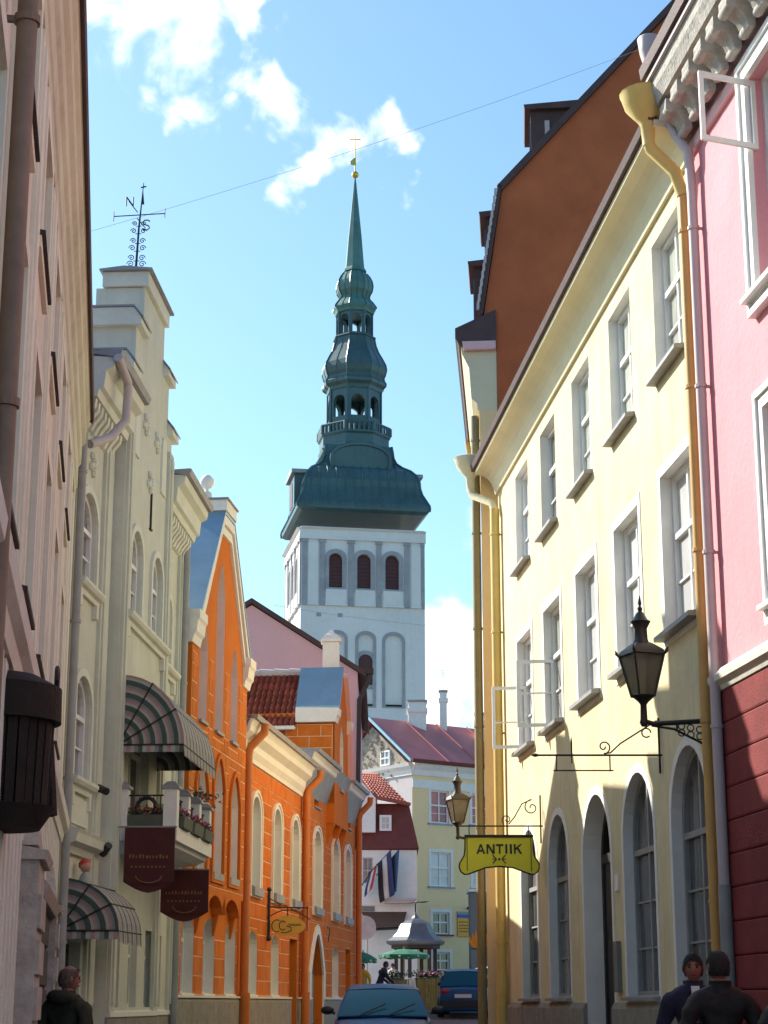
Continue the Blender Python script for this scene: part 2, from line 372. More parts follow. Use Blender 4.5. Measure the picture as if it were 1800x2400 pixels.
def window(f, poly, house, o, cols=(.5,), rows=(.62,), fw=.07, bar=.05, frame='white_paint', glass='glass', sill=None, sillmat='zinc_dull', label=None, minor=()):
    """A window set at offset o: frame mesh with panes (and a sill) as its children."""
    mb = MB(); ring(f, mb, poly, fw, o - .05, o + .03)
    q = inset(poly, fw); x0, x1 = min(p[0] for p in q), max(p[0] for p in q); z0, z1 = min(p[1] for p in q), max(p[1] for p in q)
    xs = [x0] + [x0 + (x1 - x0) * c for c in cols] + [x1]; zs = [z0] + [z0 + (z1 - z0) * r for r in rows] + [z1]
    for x in xs[1:-1]: f.plate(mb, clip(q, x - bar / 2, x + bar / 2, z0, z1), o - .045, o + .022)
    for z in zs[1:-1]: f.plate(mb, clip(q, x0, x1, z - bar * .6, z + bar * .6), o - .046, o + .035)
    for r in minor:
        z = z0 + (z1 - z0) * r; f.plate(mb, clip(q, x0, x1, z - .013, z + .013), o - .03, o + .012)
    w = mb.build('window', frame, house)
    if label: w['label'] = label
    if glass == 'glass_blind': glass = random.choice(('glass_blind', 'glass_blind', 'glass_pale', 'glass_grey'))
    for i in range(len(xs) - 1):
        for j in range(len(zs) - 1):
            c = clip(q, xs[i] + (bar / 2 if i else 0), xs[i + 1] - (bar / 2 if i < len(xs) - 2 else 0), zs[j] + (bar * .6 if j else 0), zs[j + 1] - (bar * .6 if j < len(zs) - 2 else 0))
            if len(c) >= 3:
                k = random.uniform(-.006, .006)
                p = MB(); f.plate(p, c, o - .034 + k, o - .026 + k); p.build('pane', glass, w)
    if sill:
        s0, s1, z, so, st = sill
        mb = MB(); mb.prism([f.P(s0, o + .03, z + st * 1.3), f.P(s0, so, z + st * .6), f.P(s0, so, z - st * .4), f.P(s0, o + .03, z - st * .4)],
                            [f.P(s1, o + .03, z + st * 1.3), f.P(s1, so, z + st * .6), f.P(s1, so, z - st * .4), f.P(s1, o + .03, z - st * .4)])
        mb.build('sill', sillmat, w)
    return w
def back(f, house, holes, o):                      # dark rooms behind the windows of one facade
    mb = MB()
    for h in holes: mb.poly([f.P(a, o, z) for a, z in h])
    mb.build('room_lining', 'black', house)
def blocks(f, house, o, rects, excl, bw, bh, matn, limit, t=.012, gap=.022, inside=None):
    """Painted ashlar blocks as single pieces, mortar showing between them."""
    cache = {}; extra = MB(); mort = MB(); made = [0]
    for (s0, s1, z0, z1) in rects:
        nz = max(1, round((z1 - z0) / bh)); hh = (z1 - z0) / nz
        for j in range(nz):
            za, zb = z0 + j * hh, z0 + (j + 1) * hh; x = s0 - (bw / 2 if j % 2 else 0)
            while x < s1:
                a, b = max(x, s0), min(x + bw, s1); x += bw
                todo = [(a, b, za, zb)]
                for (e0, e1, g0, g1) in excl:
                    nxt = []
                    for (p, q, u, v) in todo:
                        if q <= e0 or p >= e1 or v <= g0 or u >= g1: nxt.append((p, q, u, v)); continue
                        if p < e0: nxt.append((p, e0, u, v))
                        if q > e1: nxt.append((e1, q, u, v))
                        pp, qq = max(p, e0), min(q, e1)
                        if u < g0: nxt.append((pp, qq, u, g0))
                        if v > g1: nxt.append((pp, qq, g1, v))
                    todo = nxt
                for (p, q, u, v) in todo:
                    if q - p < .05 or v - u < .05: continue
                    if inside and not all(inside(*c) for c in ((p, u), (q, u), (p, v), (q, v))): continue
                    mort.poly([f.P(p - .004, o + .003, u - .004), f.P(q + .004, o + .003, u - .004), f.P(q + .004, o + .003, v + .004), f.P(p - .004, o + .003, v + .004)])
                    w, h = q - p - gap, v - u - gap
                    if made[0] < limit:
                        key = (round(w, 2), round(h, 2))
                        c = f.P((p + q) / 2, o, (u + v) / 2)
                        if key not in cache:
                            mb = MB(); P = lambda a, oo, z: Vector((f.u.x * a + f.n.x * oo, f.u.y * a + f.n.y * oo, z))
                            e = .006
                            A = [P(-w / 2, .003, -h / 2), P(w / 2, .003, -h / 2), P(w / 2, .003, h / 2), P(-w / 2, .003, h / 2)]
                            B = [P(-w / 2 + e, t, -h / 2 + e), P(w / 2 - e, t, -h / 2 + e), P(w / 2 - e, t, h / 2 - e), P(-w / 2 + e, t, h / 2 - e)]
                            mb.add(A + B, [(4, 5, 6, 7), (0, 1, 5, 4), (1, 2, 6, 5), (2, 3, 7, 6), (3, 0, 4, 7)])
                            ob = mb.build('block', matn, None); cache[key] = ob.data
                        else:
                            ob = bpy.data.objects.new('block', cache[key]); COL.objects.link(ob)
                        ob.parent = house; ob.location = c - WL[house]; made[0] += 1
                    else:
                        f.box(extra, p + gap / 2, q - gap / 2, o + .003, o + t, u + gap / 2, v - gap / 2)
    mort.build('mortar', 'mortar', house, kind='stuff')
    if extra.f: extra.build('further_blocks', matn, house, kind='stuff')
def gz(y):
    y = max(y, -30)
    return .019 * y if y < 58 else (1.102 + .05 * (y - 58) if y < 85 else 2.452 + .012 * (y - 85))
def downpipe(f, house, s, o, ztop, zbot, r, matn, funnel=None, elbow=None, label=None, wobble=0):
    mb = MB(); path = []
    if elbow: path += [f.P(*e) for e in elbow]
    path += [f.P(s, o, ztop), f.P(s, o, (ztop + zbot) / 2), f.P(s, o, zbot)]
    mb.tube(path, r, 12)
    p = mb.build('downpipe', matn, house, smooth=True)
    if label: p['label'] = label
    z = ztop - .5
    while z > zbot + .3:
        k = MB(); k.lathe([(r + .004, -.02), (r + .012, -.02), (r + .012, .02), (r + .004, .02)], f.P(s, o, z), 12)
        f.box(k, s - .012, s + .012, 0, o - r + .004, z - .015, z + .015); z -= 1.9
        k.build('pipe_bracket', matn, p)
    return p

# ================================================================== ground
def strip(name, matn, pts_l, pts_r, dz, kind='structure', thick=0):
    mb = MB(); n = len(pts_l)
    vs = [(x, y, gz(y) + dz) for x, y in pts_l] + [(x, y, gz(y) + dz) for x, y in pts_r]
    fs = [(i, i + 1, n + i + 1, n + i) for i in range(n - 1)]
    if thick:
        vs += [(x, y, gz(y) + dz - thick) for x, y in pts_l] + [(x, y, gz(y) + dz - thick) for x, y in pts_r]
        fs += [(i, i + 1, 2 * n + i + 1, 2 * n + i) for i in range(n - 1)] + [(n + i, n + i + 1, 3 * n + i + 1, 3 * n + i) for i in range(n - 1)]
    mb.add(vs, fs); return mb.build(name, matn, None, kind=kind)
YS = [-30, 0, 20, 40, 58, 62, 68, 75, 85, 110, 200, 400, 900, 2500]
strip('ground', 'road', [(-1500, y) for y in YS], [(1500, y) for y in YS], -.02)

RY = Fac(3.552, 20, 1.975, 36.7, -1)
RP = Fac(3.552, 20, 5.4, 5, -1)
LB = Fac(-3.865, 22, -1.38, 5, 1)
LG = Fac(-3.874, 22.3, -3.41, 30.0, 1)
LO = Fac(-3.41, 30, -.717, 53.06, 1)
NB = Fac(1.9, 34.7, 2.4, 41.5, -1)

# carriageway setts near the far end of the street, where they can be seen, and raised pavements along the fronts
left_edge = [(-.3, 5), (-2.55, 15), (-3.05, 22), (-2.7, 30), (-.1, 52.5)]
right_edge = [(4.3, 5), (3.2, 15), (2.85, 20), (1.5, 34.5), (1.9, 42)]
def lerp_edge(E, y):
    for (x0, y0), (x1, y1) in zip(E, E[1:]):
        if y0 <= y <= y1: return x0 + (x1 - x0) * (y - y0) / (y1 - y0)
    return E[0][0] if y < E[0][1] else E[-1][0]
ysl = [5, 10, 15, 20, 22, 26, 30, 36, 42, 48, 52.5]
pv = strip('pavement', 'paving', [(lerp_edge(left_edge, y) - 1.2, y) for y in ysl], [(lerp_edge(left_edge, y), y) for y in ysl], .12, thick=.14)
strip('pavement', 'paving', [(lerp_edge(right_edge, y), y) for y in [5, 10, 15, 20, 25, 30, 34.5, 38, 42]], [(lerp_edge(right_edge, y) + 1.3, y) for y in [5, 10, 15, 20, 25, 30, 34.5, 38, 42]], .12, thick=.14)
ck = MB()
for j in range(150):
    y = 44 + j * .2
    for i in range(22):
        x = -1.2 + i * .26 + (.13 if j % 2 else 0)
        if x < lerp_edge(left_edge, min(y, 52.5)) + .1 and y < 53: continue
        h = gz(y) + random.uniform(-.012, .0); w, d = .115 + random.uniform(-.01, .01), .085
        ck.add([(x - w, y - d, h - .03), (x + w, y - d, h - .03), (x + w, y + d, h - .03), (x - w, y + d, h - .03),
                (x - w + .03, y - d + .025, h + .012), (x + w - .03, y - d + .025, h + .012), (x + w - .03, y + d - .025, h + .012), (x - w + .03, y + d - .025, h + .012)],
               [(4, 5, 6, 7), (0, 1, 5, 4), (1, 2, 6, 5), (2, 3, 7, 6), (3, 0, 4, 7)])
ck.build('cobblestones', 'cobble', None, kind='stuff', label='small grey setts paving the far end of the street', category='cobblestones')

def body(mb, f, s0, s1, ob, z0, z1, ends=(1, 1), of=-.001):
    P = f.P
    if ends[0]: mb.add([P(s0, of, z0), P(s0, ob, z0), P(s0, ob, z1), P(s0, of, z1)], [(0, 1, 2, 3)])
    if ends[1]: mb.add([P(s1, of, z0), P(s1, ob, z0), P(s1, ob, z1), P(s1, of, z1)], [(0, 1, 2, 3)])
    mb.add([P(s0, ob, z0), P(s1, ob, z0), P(s1, ob, z1), P(s0, ob, z1)], [(0, 1, 2, 3)])
def pitched(f, s0, s1, ofront, oback, ze, zr, matn, house, name='roof', th=.08, verge=.1):
    om = (ofront + oback) / 2; mb = MB()
    for a, b in ((ofront, om), (oback, om)):
        mb.prism([f.P(s0 - verge, a, ze), f.P(s0 - verge, b, zr), f.P(s0 - verge, b, zr + th), f.P(s0 - verge, a, ze + th)],
                 [f.P(s1 + verge, a, ze), f.P(s1 + verge, b, zr), f.P(s1 + verge, b, zr + th), f.P(s1 + verge, a, ze + th)])
    for s in (s0, s1): mb.add([f.P(s, ofront - .4, ze), f.P(s, om, zr), f.P(s, oback, ze)], [(0, 1, 2)])
    return mb.build(name, matn, house)
def arc(c, r, a0, a1, n): return [(c[0] + r * math.cos(R(a0 + (a1 - a0) * i / n)), c[1] + r * math.sin(R(a0 + (a1 - a0) * i / n))) for i in range(n + 1)]
def surround(f, house, poly, w, o0, o1, matn, name='window_surround'):
    mb = MB(); q = inset(poly, -w); ring(f, mb, q, w, o0, o1); return mb.build(name, matn, house)

# ================================================================== yellow house on the right
f = RY; g0 = gz(20) - .4; E1 = 14.3
yh = T('yellow_house', 'tall yellow plastered house with arched shop fronts and a curved eave on the right', 'house', f.P(0, 0, gz(20)))
r3 = [hole('rect', c, 1.33, 9.06, 10.88) for c in (1.0, 3.6, 6.3, 9.06, 11.63)]
r2 = [hole('rect', c, 1.44, 5.86, 7.84) for c in (.95, 3.60, 6.29, 9.02, 11.66)]
ar = [hole('arch', c, w, 1.68, 4.46, .82, 14) for c, w in ((.97, 1.62), (3.52, 1.68), (8.98, 1.62), (11.62, 1.6))]
dr = hole('arch', 6.1, 1.86, gz(26) + .02, 4.46, .9, 14)
mb = MB(); f.wall(mb, [(-.42, g0), (E1, g0), (E1, 11.25), (-.42, 11.25)], r3 + r2 + ar + [dr], 0, .30, 0, 1)
body(mb, f, -.42, E1, -9, g0, 11.25)
mb.build('wall', ['yellow', 'white_trim'], yh)
mb = MB()
for a, b in ((-.42, 5.17), (7.03, E1)): f.sweep(mb, [(-.001, g0), (.06, g0), (.06, 1.54), (.02, 1.62), (-.001, 1.62)], a, b)
mb.build('plinth', 'plinth', yh)
mb = MB(); prof = [(-.01, 11.13), (.05, 11.13), (.06, 11.2)] + [(.40 - .32 * math.cos(R(a)), 11.22 + .30 * math.sin(R(a))) for a in (10, 30, 50, 70, 88)] + [(.44, 11.53), (.44, 11.60), (-.01, 11.62)]
f.sweep(mb, prof, -.42, E1 + .05); mb.build('eave_cove', 'cove', yh)
mb = MB(); f.sweep(mb, [(.40, 11.6), (.50, 11.6), (.53, 11.69), (.50, 11.69), (.40, 11.66)], -.42, E1 + .1); mb.build('gutter', 'brown_roof', yh)
pitched(f, 0, E1, .45, -9, 11.63, 15.2, 'brown_roof', yh)
for i, p in enumerate(r3):
    window(f, p, yh, -.16, (.5,), (.63,), .07, .06, glass='glass_blind', minor=(.32,), sill=(p[0][0] - .05, p[1][0] + .05, 9.06, .13, .05))
for i, p in enumerate(r2):
    c = (p[0][0] + p[1][0]) / 2
    surround(f, yh, p, .13, -.002, .012, 'white_trim')
    window(f, p, yh, -.16, (.5,), (.62,), .07, .06, glass='glass_blind', minor=(.31,), sill=(p[0][0] - .1, p[1][0] + .1, 5.83, .14, .055))
for i, p in enumerate(ar):
    surround(f, yh, p, .11, -.002, .01, 'white_trim')
    w = window(f, p, yh, -.15, (.5,), (.66,), .08, .06, frame='pipe_grey', glass='glass_grey', minor=(.2, .42), sill=(p[0][0] - .06, p[1][0] + .06, 1.66, .1, .04))
surround(f, yh, dr, .12, -.002, .01, 'white_trim', 'door_surround')
mb = MB(); ring(f, mb, dr, .1, -.34, -.26); f.plate(mb, clip(inset(dr, .1), 5, 7.2, 3.55, 3.68), -.34, -.25)
d = mb.build('door', 'door_dark', yh)
for a, b in ((5.27, 6.08), (6.12, 6.93)):
    mb = MB(); f.box(mb, a, b, -.33, -.29, gz(26) + .03, 3.55)
    for k in range(3): f.box(mb, a + .1, b - .1, -.29, -.275, gz(26) + .2 + k * .98, gz(26) + 1.0 + k * .98)
    mb.build('leaf', 'door_dark', d)
mb = MB(); f.plate(mb, clip(inset(dr, .1), 5, 7.2, 3.68, 5), -.33, -.32); mb.build('fanlight', 'glass', d)
mb = MB(); mb.ball(f.P(6.03, -.27, 2.0), .03, 8); mb.build('handle', 'gold', d)
# rain hoppers and pipes
def hopper(f, house, s, o, z, sc, matn, to):
    mb = MB(); c = f.P(s, o, z)
    mb.lathe([(.06 * sc, -.42 * sc), (.075 * sc, -.20 * sc), (.11 * sc, -.15 * sc), (.22 * sc, -.02 * sc), (.255 * sc, .10 * sc), (.27 * sc, .13 * sc), (.25 * sc, .14 * sc), (.23 * sc, .09 * sc), (.05 * sc, .0)], c, 18)
    mb.tube([f.P(s, o, z - .38 * sc)] + [f.P(*t) for t in to], .062 * sc, 12)
    return mb.build('rain_hopper', matn, house, smooth=True)
hopper(f, yh, -.30, .48, 11.82, 1.2, 'pipe_yellow', [(-.30, .46, 11.28), (-.30, .18, 11.0), (-.30, .1, 10.7)])
downpipe(f, yh, -.30, .10, 10.75, 1.9, .062, 'pipe_ochre')
mb = MB(); mb.tube([f.P(-.30, .1, 1.95), f.P(-.30, .1, gz(20) + .15)], .075, 12); mb.build('cast_iron_boot', 'pipe_grey', yh, smooth=True)
hopper(f, yh, E1 + .25, .50, 11.75, 1.2, 'cove', [(E1 + .2, .48, 11.15), (E1 - .2, .16, 10.9), (E1 - .3, .12, 10.7)])
downpipe(f, yh, E1 - .3, .12, 10.75, 2.05, .09, 'pipe_yellow')
mb = MB(); mb.tube([f.P(E1 - .3, .12, 2.1), f.P(E1 - .3, .12, gz(34) + .1)], [.10, .10], 12); mb.build('cast_iron_boot', 'pipe_yellow', yh, smooth=True)
mb = MB(); f.box(mb, 4.70, 4.92, .0, .02, 3.05, 3.27); mb.build('house_number_plate', 'white_paint', yh)
mb = MB(); f.box(mb, 4.72, 4.95, .0, .06, 1.75, 2.4); mb.build('meter_box', 'grey_block', yh)
# opened casements
def casement(f, house, s, o, z0, z1, w, label, mid=(.5,)):
    mb = MB(); g = Fac.__new__(Fac); g.p = Vector(f.P(s, o, 0).xy); g.u = (f.n * .97 + f.u * .24).normalized(); g.n = -f.u; g.L = w
    p = hole('rect', w / 2, w, z0, z1); ring(g, mb, p, .055, -.02, .02)
    for m_ in mid: g.box(mb, .05, w - .05, -.015, .015, z0 + (z1 - z0) * m_ - .012, z0 + (z1 - z0) * m_ + .012)
    return mb.build('open_casement', 'white_paint', house, label=label)
casement(f, yh, 9.68, -.14, 5.95, 7.05, .62, 'opened white casement of the fourth window')
casement(f, yh, 12.32, -.14, 5.95, 7.05, .62, 'opened white casement of the fifth window', (.42,))

# ================================================================== pink house, nearest on the right
f = RP; g0 = -.3; EP = 15.5
ph = T('pink_house', 'pink house with dark red boarded ground floor and carved cornice at right edge', 'house', f.P(0, 0, gz(20)))
pu = [hole('rect', c, 1.15, 8.62, 11.05) for c in (3.05, 5.8, 8.6, 11.4)]; pw = [hole('rect', c, 1.15, 5.4, 7.4) for c in (3.05, 5.8, 8.6, 11.4)]
mb = MB(); f.wall(mb, [(.43, g0), (EP, g0), (EP, 11.6), (.43, 11.6)], pu + pw, 0, .25); body(mb, f, .43, EP, -8, g0, 11.6); mb.build('wall', 'pink', ph)
for p in pu + pw:
    q = inset(p, -.2)
    mb = MB(); ring(f, mb, q, .2, 0, .06); ring(f, mb, q, .07, .06, .09); mb.build('window_surround', 'white_paint', ph)
    window(f, p, ph, -.16, (.5,), (.66,), .07, .06, glass='glass_grey', sill=(p[0][0] - .2, p[1][0] + .2, p[0][1] - .03, .16, .05), sillmat='white_paint')
casement(f, ph, 2.50, -.05, 10.22, 11.0, .68, 'opened white casement beside the upper window', ())
for k in range(14):
    z = 4.82 - (k + 1) * .342
    if z < .1: break
    mb = MB(); f.sweep(mb, [(.0, z), (.028, z + .012), (.035, z + .03), (.035, z + .325), (.028, z + .34), (0, z + .34)], .56, EP); mb.build('board', 'red_board', ph)
mb = MB(); f.box(mb, .44, .555, -.01, .05, g0, 4.82); mb.build('corner_board', 'red_board', ph)
mb = MB(); f.sweep(mb, [(-.01, 4.83), (.05, 4.83), (.07, 4.88), (.12, 4.92), (.13, 4.98), (.06, 5.06), (-.01, 5.07)], .44, EP); mb.build('string_course', 'grey_trim', ph)
mb = MB(); f.sweep(mb, [(-.01, 11.15), (.05, 11.15), (.06, 11.28), (-.01, 11.30)], .44, EP); mb.build('frieze_band', 'pink_far', ph)
mb = MB(); f.sweep(mb, [(-.01, 11.42), (.06, 11.42), (.08, 11.50), (.12, 11.52), (.13, 11.66), (.44, 11.72), (.47, 11.80), (.50, 11.86), (.52, 12.02), (-.01, 12.06)], .5, EP)
cn = mb.build('cornice', 'stone_carved', ph)
for i in range(19):
    s = .56 + i * .46
    mb = MB(); pr = [(.12, 11.30), (.16, 11.28), (.20, 11.33), (.24, 11.44), (.32, 11.50), (.39, 11.52), (.42, 11.58), (.42, 11.66), (.12, 11.66)]
    f.sweep(mb, pr, s, s + .26)
    c = f.P(s + .13, .44, 11.50); mb.tube([f.P(s - .01, .375, 11.54), f.P(s + .27, .375, 11.54)], .055, 10)
    mb.tube([f.P(s - .01, .17, 11.33), f.P(s + .27, .17, 11.33)], .05, 10)
    mb.build('bracket', 'stone_carved', cn, smooth=True)
mb = MB(); f.sweep(mb, [(.50, 12.04), (.60, 12.06), (.62, 12.20), (.56, 12.22), (-4, 15.3), (-4, 12.1)], .45, EP)
rf = mb.build('roof', 'brown_roof', ph)
for i in range(24):
    s = .55 + i * .42; mb = MB(); mb.tube([f.P(s, .54, 12.245), f.P(s, -.4, 12.95)], .03, 6); mb.build('roof_seam', 'tile', rf)
mb = MB(); f.sweep(mb, [(.52, 11.99), (.56, 11.99), (.56, 12.04), (.52, 12.04)], .45, EP); mb.build('gutter_edge', 'pipe_mauve', ph)
mb = MB(); c = f.P(.34, .45, 12.55)
mb.lathe([(.055, -.45), (.07, -.25), (.12, -.05), (.14, .12), (.13, .14), (.05, .1)], c, 14)
mb.tube([f.P(.34, .45, 12.12), f.P(.35, .42, 11.95), f.P(.48, .20, 11.35), f.P(.62, .12, 11.1), f.P(.62, .1, 10.6)], .058, 12)
mb.build('rain_hopper', 'pipe_mauve', ph, smooth=True)
downpipe(f, ph, .62, .10, 10.65, 2.75, .058, 'pipe_mauve')
mb = MB(); mb.tube([f.P(.62, .1, 2.8), f.P(.62, .1, gz(20) + .1)], .068, 12); mb.build('cast_iron_boot', 'pipe_grey', ph, smooth=True)

# ================================================================== tall brown-gabled neighbour behind the yellow house
f = NB; g0 = gz(34) - .4
nh = T('tall_corner_house', 'tall house with bare brown gable wall and dark mansard roof behind the yellow house', 'house', f.P(0, 0, gz(35)))
mb = MB()
for s in (.0, 9.0):
    mb.poly([f.P(s, o, z) for o, z in ((-.36, g0), (-.36, 14.3), (-.10, 14.9), (-.52, 17.72), (-3.5, 20.98), (-6.2, 23.95), (-9, 20.9), (-12, 17.5), (-12, g0))])
mb.build('gable_wall', 'brown_wall', nh)
mb = MB(); f.box(mb, .02, 9, -.35, 0, g0, 13.0); mb.build('street_wall', 'cream', nh)
mb = MB(); f.sweep(mb, [(-.35, 13.0), (.04, 13.0), (.05, 13.15), (.16, 13.25), (.20, 13.9), (.34, 14.2), (.36, 14.35), (-.35, 14.5)], .03, 9.0); mb.build('cornice', 'cove', nh)
mb = MB(); f.sweep(mb, [(-.35, 14.45), (.40, 14.36), (.43, 14.45), (.47, 14.5), (.47, 14.72), (-.35, 15.1)], -.05, 9.0); mb.build('gutter', 'brown_roof', nh)
mb = MB(); f.sweep(mb, [(-.34, 14.25), (.30, 14.25), (.33, 14.42), (-.34, 14.42)], -.10, .02); mb.build('cornice_return', 'pink_far', nh)
mb = MB()
f.sweep(mb, [(.0, 15.0), (-.45, 17.85), (-.52, 17.8), (-.09, 15.0)], -.08, 9.1)
f.sweep(mb, [(-.42, 17.80), (-6.2, 24.15), (-12.3, 17.4), (-12.2, 17.3), (-6.2, 23.98), (-.52, 17.70)], -.08, 9.1)
nr = mb.build('roof', 'brown_roof', nh)
for k in range(16):
    z = 15.1 + k * .165; o = .02 - (z - 15) * .158
    mb = MB(); mb.hexa([f.P(a, b, c) for c in (z, z + .15) for a, b in ((-.11, o - .03), (-.03, o - .03), (-.03, o + .03 - .01 * (c > z)), (-.11, o + .03 - .01 * (c > z)))]); mb.build('verge_tile', 'pipe_mauve', nr)
def dormer(s0, s1, o0, o1, z0, z1, label):
    mb = MB(); f.box(mb, s0, s1, o0, o1, z0, z1); d = mb.build('dormer', 'brown_roof', nh)
    mb = MB(); f.sweep(mb, [(o0, z1), (o1 + .12, z1), (o1 + .14, z1 + .1), (o0, z1 + .28)], s0 - .12, s1 + .12); mb.build('dormer_roof', 'brown_roof', d)
    mb = MB(); f.box(mb, s0 - .004, s0 - .02 - .02, o1 - .4, o1 - .3, z0 + .5, z1 - .25); mb.build('dormer_trim', 'pipe_mauve', d)
    mb = MB(); f.box(mb, s0 + .15, s1 - .15, o1, o1 + .03, z0 + .2, z1 - .2); mb.build('pane', 'glass', d)
dormer(1.6, 3.0, -1.6, .10, 14.9, 16.7, ''); dormer(1.2, 2.6, -2.0, -.16, 15.6, 17.65, ''); dormer(1.0, 2.6, -4.0, -1.15, 17.5, 20.0, '')
downpipe(f, nh, .12, .10, 12.9, gz(35) + .2, .085, 'pipe_yellow_shaded')
mb = MB(); mb.tube([f.P(6.6, .42, 14.4), f.P(6.6, .36, 14.0), f.P(6.5, .15, 12.9)], .07, 10); mb.build('drain_spout', 'pipe_ochre', nh, smooth=True)

# ================================================================== beige house at the left edge
f = LB; g0 = -.3; EB = 18.0
bh = T('beige_house', 'beige plastered house with brown coved eave at the left edge of the street', 'house', f.P(0, 0, gz(22)))
b3 = [hole('rect', 3.25 + k * 2.36, .98, 6.55, 7.42) for k in range(6)]; b2 = [hole('rect', 3.25 + k * 2.36, .98, 4.16, 5.75) for k in range(6)]
mb = MB(); f.wall(mb, [(0, g0), (EB, g0), (EB, 8.35), (0, 8.35)], b3 + b2, 0, .16); body(mb, f, 0, EB, -8, g0, 8.35); mb.build('wall', 'beige', bh)
for p in b3 + b2:
    surround(f, bh, p, .14, 0, .035, 'beige_trim')
    window(f, p, bh, -.1, (.5,), (.62,), .06, .05, glass='glass_grey', frame='beige_trim', sill=(p[0][0] - .15, p[1][0] + .15, p[0][1] - .05, .06, .03), sillmat='dark_wood')
for k in range(7):
    s = 2.07 + k * 2.36
    mb = MB(); f.box(mb, s - .2, s + .2, -.01, .03, 3.7, 7.57); f.box(mb, s - .12, s + .12, .03, .045, 3.8, 7.5); mb.build('pilaster', 'beige_trim', bh)
mb = MB(); f.box(mb, .25, .7, -.01, .03, .3, 7.57); mb.build('corner_pilaster', 'beige_trim', bh)
mb = MB(); f.sweep(mb, [(-.01, 7.58), (.03, 7.58), (.035, 7.72), (.05, 7.74), (.055, 8.0), (.085, 8.04), (.09, 8.26), (.13, 8.31), (.135, 8.48), (.165, 8.52), (.17, 8.60), (.185, 8.62), (-.01, 8.7)], .3, EB); mb.build('eave_cove', 'beige_cove', bh)
mb = MB(); f.sweep(mb, [(.17, 8.62), (.215, 8.60), (.225, 8.70), (.0, 8.78)], .28, EB); mb.build('gutter', 'brown_roof', bh)
pitched(f, 0, EB, .2, -8, 8.68, 12.2, 'brown_roof', bh)
mb = MB(); f.sweep(mb, [(-.01, 3.42), (.06, 3.42), (.08, 3.52), (.13, 3.56), (.14, 3.66), (-.01, 3.72)], .3, EB); mb.build('string_course', 'grey_trim', bh)
for k in range(30):
    s = .9 + k * .42
    mb = MB(); f.sweep(mb, [(-.01, .1), (.045, .1), (.045, 3.40), (-.01, 3.40)], s, s + .22); mb.build('rib', 'grey_trim', bh)
downpipe(f, bh, .12, .10, 8.5, gz(22) + .1, .052, 'pipe_grey')
downpipe(f, bh, 14.4, .10, 8.5, gz(11) + .1, .05, 'pipe_rust')

# half-round dark sign hung on the beige house
c = at(60, 1640, 10.6); sz = c.z; sgn = T('round_hanging_sign', 'dark round wooden sign drum with diagonal strut on the beige house', 'sign', f.P(12.1, 0, sz - .8))
def halfdrum(r0, r1, z0, z1, name, m_):
    mb = MB(); cc = f.P(12.1, 0.0, 0); n = 20
    A = [(cc.x + r0 * (f.u.x * math.cos(t) + f.n.x * math.sin(t)), cc.y + r0 * (f.u.y * math.cos(t) + f.n.y * math.sin(t)), z0) for t in [math.pi * i / n for i in range(n + 1)]]
    B = [(cc.x + r1 * (f.u.x * math.cos(t) + f.n.x * math.sin(t)), cc.y + r1 * (f.u.y * math.cos(t) + f.n.y * math.sin(t)), z1) for t in [math.pi * i / n for i in range(n + 1)]]
    mb.prism(A, B); return mb.build(name, m_, sgn, smooth=True)
halfdrum(.34, .335, sz - .22, sz - .03, 'upper_rim', 'drum_wood'); halfdrum(.335, .2, sz - .03, sz + .04, 'lid', 'drum_wood')
halfdrum(.265, .28, sz - .68, sz - .22, 'drum', 'drum_wood')
for k in range(15):
    t0, t1 = math.pi * (k + .08) / 15, math.pi * (k + .92) / 15; cc = f.P(12.1, 0, 0); mb = MB(); dr_ = .004 * (k % 3)
    q = lambda r, t, z: (cc.x + r * (f.u.x * math.cos(t) + f.n.x * math.sin(t)), cc.y + r * (f.u.y * math.cos(t) + f.n.y * math.sin(t)), z)
    mb.hexa([q(.26, t0, sz - .68), q(.26, t1, sz - .68), q(.283 + dr_, t1, sz - .68), q(.283 + dr_, t0, sz - .68), q(.27, t0, sz - .22), q(.27, t1, sz - .22), q(.297 + dr_, t1, sz - .22), q(.297 + dr_, t0, sz - .22)]); mb.build('stave', 'drum_wood', sgn)
halfdrum(.25, .33, sz - .80, sz - .68, 'lower_rim', 'drum_wood')
mb = MB(); mb.tube([f.P(12.1, .26, sz - .22), f.P(11.9, .30, sz - .70)], .035, 6); mb.build('strut', 'dark_wood', sgn)
mb = MB(); mb.tube([f.P(11.95 + .06 * math.cos(t), .3, sz + .06 + .06 * math.sin(t)) for t in [i * .5 for i in range(14)]], .014, 6); mb.build('hanging_ring', 'iron', sgn)

# carved portal by the beige house door
pt = T('carved_portal', 'weathered carved stone portal with barred wooden door at the lower left edge', 'portal', f.P(5.5, 0, gz(16)))
for s0, s1, zt in ((4.3, 4.85, 2.42), (8.5, 9.6, 2.55)):
    mb = MB(); gy = gz(16)
    f.box(mb, s0, s1, 0, .16, gy, zt); f.sweep(mb, [(0, zt), (.20, zt), (.22, zt + .06), (0, zt + .1)], s0 - .04, s1 + .04)
    m = (s0 + s1) / 2; mb.prism([f.P(s0 + .03, .01, zt + .1), f.P(s1 - .03, .01, zt + .1), f.P(s1 - .03, .15, zt + .1), f.P(s0 + .03, .15, zt + .1)], [f.P(m - .05, .05, zt + .42), f.P(m + .05, .05, zt + .42), f.P(m + .05, .11, zt + .42), f.P(m - .05, .11, zt + .42)])
    for k in range(6): f.box(mb, s0 + .07, s1 - .07, .16, .185, gy + .3 + k * .3, gy + .52 + k * .3)
    mb.build('jamb', 'stone_carved', pt)
